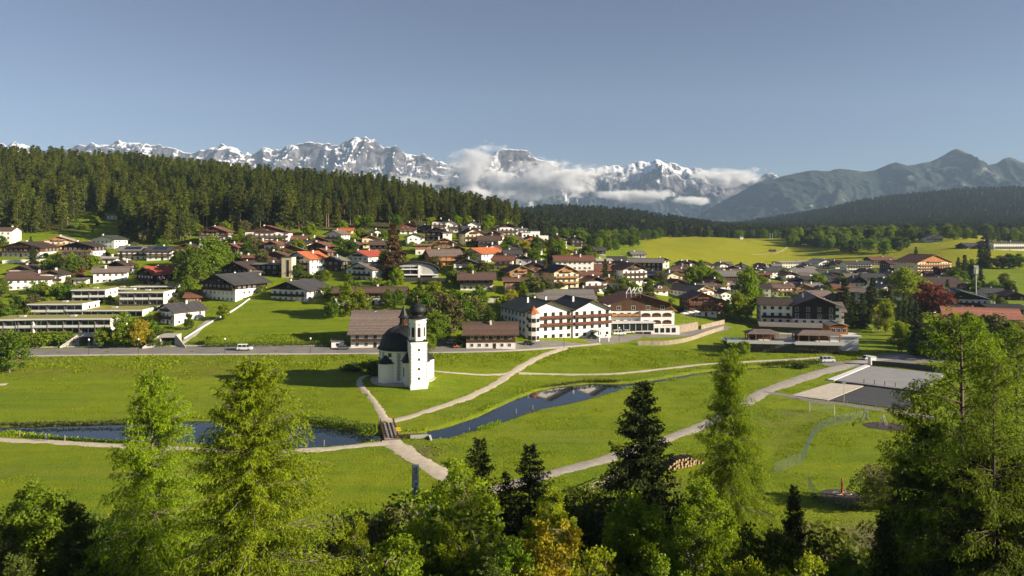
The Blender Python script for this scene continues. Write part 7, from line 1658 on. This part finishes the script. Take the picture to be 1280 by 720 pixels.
def banner():
    x, y, z = at(519, 98); zt = H - (581 - HY) * 98 / F; zb = H - (621 - HY) * 98 / F; e = empty('banner', (x, y, z), R(32), 'tall narrow white and blue banner flag on a pole among the birches', 'banner')
    mb = MB(); mb.bar((-.45, 0, -.3), (-.45, 0, zt - z + .1), .05, n=8); mb.build('pole', LMETAL, e); h0, h1 = zb - z, zt - z; hm = h0 + (h1 - h0) * .45
    def cloth(za, zc, name, m):
        V = []; Q = []; nx, nz = 6, 8
        for j in range(nz + 1):
            for i in range(nx + 1): V.append((-.4 + .95 * i / nx, .05 * math.sin(i * 1.2 + j * .7), za + (zc - za) * j / nz))
        for s in (0, 1): pass
        for j in range(nz):
            for i in range(nx): k = j * (nx + 1) + i; Q.append((k, k + 1, k + nx + 2, k + nx + 1))
        o = obj(name, mesh_np(name, V, Q, m, smooth=True), e); md = o.modifiers.new('t', 'SOLIDIFY'); md.thickness = .01; return o
    BLU = mat('blue_cloth', (.05, .18, .42), .8, .1, 1); SKY = mat('pale_blue_cloth', (.20, .42, .62), .8, .1, 1); WHT = mat('white_cloth', (.78, .78, .78), .8, .05, 1)
    cl = cloth(h0, h1, 'cloth', WHT); 
    mk = MB(); 
    for (u, v, r) in ((.05, .12, .30), (.0, .26, .22), (.12, .40, .16)):
        c = (u, -.09, h0 + (h1 - h0) * v); mk.hull([(c[0] + r * math.cos(a * math.pi / 6), -.085, c[2] + 1.3 * r * math.sin(a * math.pi / 6)) for a in range(12)], [(c[0] + r * math.cos(a * math.pi / 6), -.075, c[2] + 1.3 * r * math.sin(a * math.pi / 6)) for a in range(12)])
    mk.build('emblem', BLU, cl); mk = MB()
    for k in range(6): zc = h0 + (h1 - h0) * (.55 + .07 * k); mk.bar((-.25, -.09, zc), (.05 + .1 * (k % 2), -.09, zc + .12), .045, n=5); mk.bar((.1, -.09, zc - .05), (.25, -.09, zc + .15), .04, n=5)
    mk.build('lettering', METAL, cl)
banner()
# ---------------------------------------------------------------- football goals, swings, carousel, fences
def goal(pa, pb, label):
    a = Vector(P(*pa, 0)); b = Vector(P(*pb, 0)); e = empty('football_goal', a, math.atan2(b.y - a.y, b.x - a.x), label, 'goal'); L = (b - a).length
    mb = MB(); mb.bar((0, 0, 0), (0, 0, 2.3), .08, n=8); mb.bar((L, 0, 0), (L, 0, 2.3), .08, n=8); mb.bar((0, 0, 2.3), (L, 0, 2.3), .07, n=8); mb.build('frame', PL['white'], e)
    nb = MB(); 
    for i in range(int(L / .3) + 1): x = min(L, i * .3); nb.bar((x, 0, 2.25), (x, 1.5, .05), .012, n=3)
    for j in range(8): t = j / 8; nb.bar((0, 1.5 * t, 2.25 - 2.2 * t), (L, 1.5 * t, 2.25 - 2.2 * t), .012, n=3)
    nb.build('net', PL['pale'], e)
goal((1012, 514.5), (1043, 519), 'white football goal on the lawn below the dark gravel path')
def swing(px, py, ang, label):
    X, Y, Z = hit(px, py); e = empty('swing_set', (X, Y, Z), ang, label, 'swing'); fb = MB()
    for s in (-1, 1): fb.bar((s * 1.6, -.9, 0), (s * 1.6, 0, 2.3), .07, n=6); fb.bar((s * 1.6, .9, 0), (s * 1.6, 0, 2.3), .07, n=6)
    fb.bar((-1.8, 0, 2.3), (1.8, 0, 2.3), .07, n=6); fb.build('frame', LMETAL, e)
    for s in (-.6, .6): sb = MB(); sb.bar((s - .2, 0, 2.3), (s - .2, 0, .55), .02, n=4); sb.bar((s + .2, 0, 2.3), (s + .2, 0, .55), .02, n=4); sb.box(s - .25, s + .25, -.12, .12, .48, .55); sb.build('seat', WD['red'], e)
swing(1083, 527, R(70), 'metal swing frame at the end of the green mesh fence'); swing(1104, 533, R(60), 'metal swing frame standing on the dark mulch')
def disc(px, py, rx, ry, m, label):
    X, Y, Z = hit(px, py); mb = MB(); n = 28; pts = [(X + rx * math.cos(a * 2 * math.pi / n) * (1 + .06 * math.sin(a * 1.7)), Y + ry * math.sin(a * 2 * math.pi / n)) for a in range(n)]; mb.hull([(a, b, float(G(a, b)) - .3) for a, b in pts], [(a, b, float(G(a, b)) + .07) for a, b in pts]); tag(mb.build('mulch_bed', m), label, kind='structure'); return X, Y, Z
disc(1106, 533, 4.6, 3.6, MULCH, 'dark mulch bed under the swings')
X, Y, Z = disc(1051, 620, 3.2, 3.0, MULCH, 'round dark mulch bed under the carousel')
e = empty('rope_carousel', (X + .2, Y, Z), 0, 'red pole rope carousel with pale ring loops on a round mulch bed', 'carousel'); RED = mat('red_paint', (.50, .07, .03), .5, .1, 2)
mb = MB(); mb.bar((0, 0, -.2), (0, 0, 2.9), .17, .12, 10); mb.bar((0, 0, 2.9), (0, 0, 3.1), .16, .03, 10); mb.build('pole', RED, e)
for k in range(2):
    mb = MB(); cx = -.85 + 1.7 * k
    for j in range(16): a0, a1 = j * math.pi / 8, (j + 1) * math.pi / 8; mb.bar((cx + .75 * math.cos(a0), .65 * math.sin(a0), .45), (cx + .75 * math.cos(a1), .65 * math.sin(a1), .45), .05, n=5)
    mb.bar((cx, 0, .45), (0, 0, 2.8), .03, n=4); mb.build('ring', mat('rope', (.55, .5, .4), .9, .1, 3), e)
def mesh_fence(pts, h, label, m, step=.22):
    line = smooth_line([hit(a, b) for a, b in pts], 8); e = empty('mesh_fence', line[0], 0, label, 'fence'); o = line[0]; fb = MB(); wb = MB(); acc = 0
    for a, b in zip(line, line[1:]):
        a = a - o; b = b - o; L = (b - a).length; n = max(1, int(L / step))
        for j in range(int(h / .25) + 1): wb.bar(a + Vector((0, 0, j * .25)), b + Vector((0, 0, j * .25)), .011, n=3)
        for i in range(n): q = a + (b - a) * i / n; wb.bar(q, q + Vector((0, 0, h)), .011, n=3)
        acc += L
        if acc > 2.5: acc = 0; pb = MB(); pb.bar(a + Vector((0, 0, -.3)), a + Vector((0, 0, h + .05)), .045, n=6); pb.build('fence_post', m, e)
    wb.build('wire_mesh', m, e)
FGRN = mat('green_wire', (.13, .19, .17), .5, .1, 3)
mesh_fence([(1086,522),(1062,526.5),(1042,531.5),(1024,539.5),(1014,552),(1008,566),(1003,577),(985,585),(968,593)], 2.2, 'curving green wire mesh fence around the play lawn', FGRN, .24)
mesh_fence([(1010,606),(1018,620),(1030,632),(1060,638),(1100,634),(1125,622)], 1.8, 'low green wire fence below the carousel', FGRN, .24)
mesh_fence([(990,497.5),(1040,503.5),(1090,510),(1130,515.5)], 1.0, 'thin grey wire fence along the sand and dark courts', LMETAL, .4)
for i, (px, py) in enumerate(((1080,481),(1093,482.5),(1106,484),(1119,485.8))): post(px, py - 2, .2, 'short dark bollard between the grey and the dark court', 1.2, METAL, 'bollard')
for o in [o for o in COL.objects if o.name.startswith('bollard')]: o['group'] = 'bollards between the courts'
X, Y, Z = hit(1055, 504); e = empty('light_mast', (X, Y, Z), 0, 'slim light mast between the sand court and the dark court', 'mast'); mb = MB(); mb.bar((0, 0, -.2), (0, 0, 5.2), .08, .05, 8); mb.build('pole', LMETAL, e); mb = MB(); mb.box(-.5, .5, -.15, .15, 5.2, 5.45); mb.build('floodlight', LMETAL, e)
X, Y, Z = hit(1090, 456); e = empty('court_kiosk', (X, Y, Z), R(8), 'white box kiosk at the corner of the grey court', 'kiosk'); mb = MB(); mb.box(-1.0, 1.0, -.8, .8, -.5, 2.7); mb.build('wall', PL['white'], e); mb = MB(); mb.box(-1.15, 1.15, -.95, .95, 2.7, 2.85); mb.build('roof_slab', PL['pale'], e)
X, Y, Z = hit(1095, 414); e = empty('frame_mast', (X, Y, Z), R(10), 'white square metal frame standing beside the dark spruces', 'frame'); mb = MB()
for x in (-1.6, 1.6): mb.bar((x, 0, -.3), (x, 0, 7), .13, n=6)
mb.bar((-1.6, 0, 7), (1.6, 0, 7), .12, n=6); mb.bar((-1.6, 0, 4.2), (1.6, 0, 4.2), .12, n=6); mb.build('frame', PL['white'], e)
X, Y, Z = hit(1220, 376); e = empty('radio_mast', (X, Y, Z), 0, 'grey telecom mast with white antenna panels behind the wide hall', 'mast'); hm = (376 - 334) * Y / F; mb = MB(); mb.bar((0, 0, -1), (0, 0, hm), .42, .28, 10); mb.build('pole', LMETAL, e)
for k in range(6): a = k * math.pi / 3; mb = MB(); zz = hm * (.80 + .12 * (k % 2)); c, s = math.cos(a) * .95, math.sin(a) * .95; mb.box(c - .2, c + .2, s - .2, s + .2, zz, zz + 2.6); mb.bar((0, 0, zz + 1.2), (c, s, zz + 1.2), .06, n=5); mb.build('antenna', PL['white'], e)
mb = MB(); mb.lathe([(1.3, hm * .78), (1.3, hm * .79)], 12); mb.build('platform', METAL, e)
def slat_fence():
    a = Vector(hit(738, 618)); b = Vector(hit(776, 601)); e = empty('wooden_fence', a, math.atan2(b.y - a.y, b.x - a.x), 'pale slatted timber fence on the near bank below the promenade', 'fence'); L = (b - a).length; dz = (b.z - a.z) / L; mb = MB()
    for z in (.3, .75, 1.2, 1.6): mb.hull([(0, -.05, z), (L, -.05, z + dz * L), (L, .0, z + dz * L), (0, .0, z)], [(0, -.05, z + .16), (L, -.05, z + dz * L + .16), (L, 0, z + dz * L + .16), (0, 0, z + .16)])
    mb.build('slat', WOODG, e)
    for i in range(5): pb = MB(); x = L * i / 4; pb.box(x - .08, x + .08, .0, .16, -.4, 1.9 + dz * x); pb.build('fence_post', WOODG, e)
slat_fence()
# log pile
X, Y, Z = hit(858, 586); LOGE = mat('cut_wood', (.36, .25, .14), .9, .2, 3); mb = MB(); mb.bar((0, -1.2, 0), (0, 1.2, 0), .24, .24, 10); lm = mb.mesh('log', [BARK, LOGE]); lm.polygons[0].material_index = 1; lm.polygons[1].material_index = 1
for row in range(4):
    for i in range(13 - row * 2):
        o = obj('log', lm, None, (X - 4.2 + (i + row) * .62 + rr.uniform(-.06, .06), Y + (i + row) * .30 + rr.uniform(-.3, .3), float(G(X, Y)) + .25 + row * .42), R(24) + rr.uniform(-.12, .12)); tag(o, 'cut log with pale end in the pile beside the promenade', 'log', 'logs piled beside the promenade')
# ---------------------------------------------------------------- vehicles
def paint(n, c): return mat(n, c, .3, .04, 1, spec=.6, coat=.6)
TYRE = mat('tyre', (.02, .02, .02), .9, .1, 4); RIM = mat('wheel_rim', (.35, .35, .36), .4, .1, 3, metal=.7); LAMP = mat('lamp_glass', (.7, .68, .6), .15, .05, 3)
def car(px, py, ang, kind, col, label, name='parked_car', group=None, cat='car'):
    X, Y, Z = hit(px, py); e = empty(name, (X, Y, Z + .12), ang, label, cat, group)
    L, Wd, hb, ht = (5.2, 1.95, 1.15, 2.05) if kind == 'van' else (4.4, 1.8, .85, 1.48)
    hw = Wd / 2; prof = [(-L/2, .35), (-L/2 + .05, hb - .1), (-L/2 + .25, hb), (L/2 - 1.2 if kind != 'van' else L/2 - .9, hb), (L/2 - .15, hb - .14), (L/2, hb - .4), (L/2, .32)]
    def loft(pr, w0, w1, zt, m, nm, par):
        mb = MB(); zm = max(z for _, z in pr); a = []; b_ = []
        for x, z in pr: wq = w0 + (w1 - w0) * (z / zm); a.append((x, -wq, z)); b_.append((x, wq, z))
        mb.hull(a, b_); o = mb.build(nm, m, par); md = o.modifiers.new('b', 'BEVEL'); md.width = .06; md.segments = 2; return o
    body = loft(prof, hw, hw - .06, hb, col, 'body', e)
    cab = [(-L/2 + .15, hb - .02), (-L/2 + .35 if kind == 'van' else -L/2 + .7, ht - .06), (L * .12 if kind != 'van' else L/2 - 1.75, ht - .04), (L * .12 + .9 if kind != 'van' else L/2 - .95, hb - .02)]
    loft(cab, hw - .03, hw - .2, ht, GLASS, 'windows', e).name = 'window_band'
    rb = MB(); x0, x1 = cab[1][0] - .05, cab[2][0] + .05; rb.box(x0, x1, -hw + .17, hw - .17, ht - .05, ht + .03)
    for x in (x0 + .1, (x0 + x1) / 2, x1 - .15):
        for s in (-1, 1): rb.hull([(x - .05, s * (hw - .02) - .03, hb - .03), (x + .05, s * (hw - .02) - .03, hb - .03), (x + .05, s * (hw - .02) + .03, hb - .03), (x - .05, s * (hw - .02) + .03, hb - .03)], [(x - .05, s * (hw - .19) - .03, ht), (x + .05, s * (hw - .19) - .03, ht), (x + .05, s * (hw - .19) + .03, ht), (x - .05, s * (hw - .19) + .03, ht)])
    rb.build('cabin_roof', col, e)
    for sx in (-1, 1):
        for s in (-1, 1):
            c = Vector((sx * L * .31, s * (hw - .12), .34)); wb = MB(); wb.bar(c - Vector((0, .12, 0)), c + Vector((0, .14 * 1, 0)), .34, n=14); wh = wb.build('wheel', TYRE, e); rb = MB(); rb.bar(c - Vector((0, .15, 0)), c + Vector((0, .155, 0)), .2, n=10); rb.build('rim', RIM, wh)
    for s in (-1, 1): hb_ = MB(); hb_.box(L/2 - .08, L/2 + .02, s * (hw - .4) - .17, s * (hw - .4) + .17, hb - .42, hb - .25); hb_.build('headlight', LAMP, e)
WHITE, SILV, BLUE, BLK, GRY = paint('white_paint', (.78, .78, .78)), paint('silver_paint', (.5, .53, .57)), paint('pale_blue_paint', (.42, .50, .60)), paint('black_paint', (.02, .02, .022)), paint('grey_paint', (.16, .16, .17))
car(306, 438, R(2), 'van', WHITE, 'white van driving on the road below the green slope', 'van', cat='van')
car(566, 430, R(12), 'car', BLUE, 'pale blue car parked beside the brown barn'); car(661, 431.5, R(6), 'car', BLK, 'black car parked by the turret of the white hotel'); car(742, 423.5, R(14), 'car', BLK, 'black car parked under the entrance canopy of the white hotel')
car(774, 419, R(10), 'van', WHITE, 'white van parked in front of the big hotel garages', 'van', cat='van'); car(785, 417, R(8), 'car', WHITE, 'white car parked beside the white van at the big hotel'); car(1034, 453, R(10), 'van', SILV, 'silver minibus parked beside the promenade below the restaurant', 'van', cat='van')
car(1152, 428, R(-15), 'car', GRY, 'grey car parked in shade under the olive trees'); car(1166, 392, R(20), 'car', WHITE, 'white car half hidden under the copper red tree'); car(752, 421, R(12), 'car', GRY, 'grey car parked between the two hotels')
car(1085, 450, R(20), 'car', SILV, 'silver car on the asphalt yard above the courts'); car(430, 437, R(4), 'car', GRY, 'grey car parked in front of the grey roofed farmhouse')
def cart(px, py, m, label):
    X, Y, Z = hit(px, py); e = empty('pedal_cart', (X, Y, Z + .1), R(20), label, 'cart'); mb = MB(); mb.box(-.9, .9, -.5, .5, .3, .6); mb.hull([(.3, -.45, .6), (.9, -.45, .6), (.9, .45, .6), (.3, .45, .6)], [(.35, -.35, 1.0), (.6, -.35, 1.0), (.6, .35, 1.0), (.35, .35, 1.0)]); mb.build('body', m, e); mb = MB(); mb.box(-.5, .0, -.4, .4, .6, .75); mb.box(-.6, -.45, -.4, .4, .6, 1.2); mb.build('seat', METAL, e)
    for sx in (-.6, .6):
        for s in (-1, 1): wb = MB(); wb.bar((sx, s * .5, .25), (sx, s * .66, .25), .27, n=12); wb.build('wheel', TYRE, e)
cart(569, 435, RED, 'small red cart standing in front of the pale blue car'); cart(575, 434.5, mat('yellow_paint', (.6, .5, .05), .4, .1, 2), 'small yellow cart standing beside the red cart')
def parasol(px, py, h, r, m, label, closed=False):
    X, Y, Z = hit(px, py); e = empty('parasol', (X, Y, Z), 0, label, 'parasol'); mb = MB(); mb.bar((0, 0, -.2), (0, 0, h), .05, n=6); mb.build('pole', LMETAL, e); mb = MB(); mb.lathe([(r, h - .7), (r * .5, h - .25), (.05, h), (.05, h + .1)], 10); mb.build('canopy', m, e)
parasol(549, 411, 3.2, 1.5, RED, 'red parasol in the garden behind the chapel'); parasol(855, 408, 6.3, 2.2, PL['white'], 'white parasol on the hotel terrace nearest the hotel wall'); parasol(862, 406.5, 6.3, 2.2, PL['white'], 'white parasol in the middle of the hotel terrace'); parasol(869, 405, 6.2, 2.2, PL['white'], 'white parasol at the outer end of the hotel terrace')
def hut(px, py, w, h, m, label, roof='grey'):
    X, Y, Z = hit(px, py); e = empty('hut', (X, Y + 1.5, Z), R(8), label, 'hut'); mb = MB(); mb.box(-w/2, w/2, -1.5, 1.5, -1, h); mb.hull([(-w/2, -1.5, h), (w/2, -1.5, h), (w/2, 1.5, h), (-w/2, 1.5, h)], [(-w/2, -.01, h + .7), (w/2, -.01, h + .7), (w/2, .01, h + .7), (-w/2, .01, h + .7)]); mb.build('wall', m, e); gable_roof(e, -w/2, w/2, -1.5, 1.5, h, .7, 'x', .3, .3, .12, [RF[roof], WD['brown']]); window(e, 0, -1.505, .9, .8, .8, 0, 'b')
hut(421, 435, 4.2, 2.4, PL['white'], 'small white hut beside the grey roofed farmhouse'); hut(998, 304, 12, 4, WD['brown'], 'small brown barn at the edge of the meadow wood', 'brown'); hut(966, 315, 9, 2.5, WD['brown'], 'low dark hay hut alone on the yellow meadow', 'dkbrown'); hut(927, 299, 5, 3, PL['white'], 'tiny white hut at the upper edge of the yellow meadow'); hut(382, 357, 6, 2.4, WD['red'], 'reddish garden shed below the orange roofed chalet', 'brown')
for px in (962.5, 965.5):
    X, Y, Z = at(px, 1105); e = empty('flagpole', (X, Y, Z), 0, 'slim white pole of a pair at the upper edge of the yellow meadow', 'pole', 'pair of white poles on the meadow'); mb = MB(); mb.bar((0, 0, -.5), (0, 0, 9), .3, .25, 6); mb.build('shaft', PL['white'], e); mb = MB(); mb.lathe([(.02, 9), (.4, 9.2), (.02, 9.5)], 8); mb.build('finial', PL['white'], e)
# ---------------------------------------------------------------- a walker
def person(px, py, ang, shirt, trousers, hair, label):
    X, Y, Z = hit(px, py); e = empty('person', (X, Y, Z + .09), ang, label, 'person')
    SKIN = mat('skin', (.50, .30, .21), .6, .08, 6)
    J = {'pelvis': (0, 0, .95), 'belly': (0, -.01, 1.12), 'chest': (0, -.02, 1.34), 'neck': (0, -.01, 1.50), 'head': (0, -.03, 1.62), 'crown': (0, -.02, 1.74), 'hipL': (.10, 0, .90), 'kneeL': (.11, -.20, .52), 'ankL': (.11, -.16, .10), 'toeL': (.11, -.34, .05), 'hipR': (-.10, 0, .90), 'kneeR': (-.11, .06, .50), 'ankR': (-.11, .34, .16), 'toeR': (-.11, .24, .04),
         'shL': (.19, -.01, 1.43), 'elL': (.25, .12, 1.16), 'wrL': (.25, .06, .92), 'haL': (.25, .02, .82), 'shR': (-.19, -.01, 1.43), 'elR': (-.25, -.08, 1.16), 'wrR': (-.24, -.24, .97), 'haR': (-.24, -.30, .90)}
    E = [('pelvis','belly'),('belly','chest'),('chest','neck'),('neck','head'),('head','crown'),('pelvis','hipL'),('hipL','kneeL'),('kneeL','ankL'),('ankL','toeL'),('pelvis','hipR'),('hipR','kneeR'),('kneeR','ankR'),('ankR','toeR'),('chest','shL'),('shL','elL'),('elL','wrL'),('wrL','haL'),('chest','shR'),('shR','elR'),('elR','wrR'),('wrR','haR')]
    Rd = {'pelvis': .15, 'belly': .135, 'chest': .16, 'neck': .06, 'head': .095, 'crown': .07, 'hipL': .10, 'kneeL': .065, 'ankL': .045, 'toeL': .04, 'hipR': .10, 'kneeR': .065, 'ankR': .045, 'toeR': .04, 'shL': .07, 'elL': .048, 'wrL': .033, 'haL': .035, 'shR': .07, 'elR': .048, 'wrR': .033, 'haR': .035}
    ks = list(J); me = bpy.data.meshes.new('body'); me.from_pydata([J[k] for k in ks], [(ks.index(a), ks.index(b)) for a, b in E], [])
    o = obj('body', me, e); md = o.modifiers.new('s', 'SKIN'); 
    for i, k in enumerate(ks): sv = me.skin_vertices[0].data[i]; sv.radius = (Rd[k], Rd[k] * (.75 if k in ('pelvis', 'belly', 'chest') else 1)); sv.use_root = (k == 'pelvis')
    md.use_smooth_shade = True; sb = o.modifiers.new('u', 'SUBSURF'); sb.levels = 1; sb.render_levels = 1
    dg = C.evaluated_depsgraph_get(); ev = o.evaluated_get(dg); nm = bpy.data.meshes.new_from_object(ev); o.modifiers.clear(); o.data = nm
    nm.materials.clear()
    for m in (SKIN, shirt, trousers): nm.materials.append(m)
    for p in nm.polygons: c = p.center; p.material_index = 2 if c.z < 1.0 and abs(c.x) < .19 else (1 if c.z < 1.47 and not (c.z < .95 and abs(c.x) > .19) else 0)
    hb = MB(); hb.lathe([(.105, 1.62), (.115, 1.68), (.10, 1.76), (.05, 1.80), (.005, 1.81)], 12, (0, .01)); auto_smooth(hb.build('hair', hair, e), 80)
person(57, 552, R(80), mat('dark_jacket', (.06, .08, .10), .8, .1, 5), mat('blue_jeans', (.06, .08, .14), .8, .1, 5), mat('brown_hair', (.06, .035, .02), .7, .2, 6), 'person in a dark jacket walking along the gravel path by the pond')
# ---------------------------------------------------------------- grass standing on the meadow
def meadow_blades():
    rng = np.random.default_rng(123); n = 330000
    PX = rng.uniform(-40, 1320, n); u = rng.random(n); Y = 98 + (262 - 98) * u ** .8; X = (PX - CX) * Y / F
    dens = fbm(X / 7, Y / 7, 4, 41); bank = np.clip((Y - 211) / 14, 0, 1) * (PX < 470) + np.clip((Y - 222) / 12, 0, 1) * (PX > 520)
    keep = rng.random(n) < np.clip(.25 + 1.6 * dens + .5 * bank, .05, 1)
    X, Y, PX, dens, bank = X[keep], Y[keep], PX[keep], dens[keep], bank[keep]
    ok = np.ones(len(X), bool); w = np.minimum.reduce([poly_sd(X, Y, p) for p in WPOLYS]); ok &= w > .7
    grid = set()
    for o in COL.objects:                       # keep blades off paths, courts and buildings
        if o.get('kind') == 'structure' and o.type == 'MESH' and not o.name.startswith(('ground', 'stream', 'mountain')):
            me = o.data
            for p in me.polygons:
                if o.name.startswith(('gravel_path', 'grey_path')) and p.index % 4 in (0, 3): continue
                vs_ = [me.vertices[i].co for i in p.vertices]
                x0, x1 = min(v.x for v in vs_), max(v.x for v in vs_); y0, y1 = min(v.y for v in vs_), max(v.y for v in vs_)
                if (x1 - x0) * (y1 - y0) < 40:
                    for a in range(int(x0 * 2), int(x1 * 2) + 1):
                        for b_ in range(int(y0 * 2), int(y1 * 2) + 1): grid.add((a, b_))
                else:
                    pts = [(v.x, v.y) for v in vs_]; ok &= poly_sd(X, Y, pts) > .2
    ok &= np.array([(int(a * 2), int(b_ * 2)) not in grid for a, b_ in zip(X, Y)])
    ok &= (X - CHX) ** 2 + (Y - CHY) ** 2 > 9.8 ** 2; ok &= ~((abs(X - CHX - 5) < 5) & (abs(Y - CHY + 10) < 6))
    X, Y, PX, dens, bank = X[ok], Y[ok], PX[ok], dens[ok], bank[ok]; m = len(X)
    h = rng.uniform(.10, .26, m) * (1 + 1.1 * bank + 1.0 * np.clip(dens, 0, 1)) * np.where(w[ok] < 3, 1.7, 1)
    Pn = np.stack([X, Y, G(X, Y) - .03], -1); D = rng.normal(0, .45, (m, 3)); D[:, 2] = 1
    V, Q = leaf_quads(Pn, D, h, h * .32, rng)
    f = mat('grass_blades', (.12, .19, .005), .8, col2=(.27, .33, .008), attr='v', trans=.35, spec=.15)
    o = obj('grass', mesh_np('grass', V, Q, f, attr=np.clip(rng.normal(.5, .25, m) + dens * .2, 0, 1))); tag(o, 'short uneven grass standing on the meadow', kind='stuff')
meadow_blades()
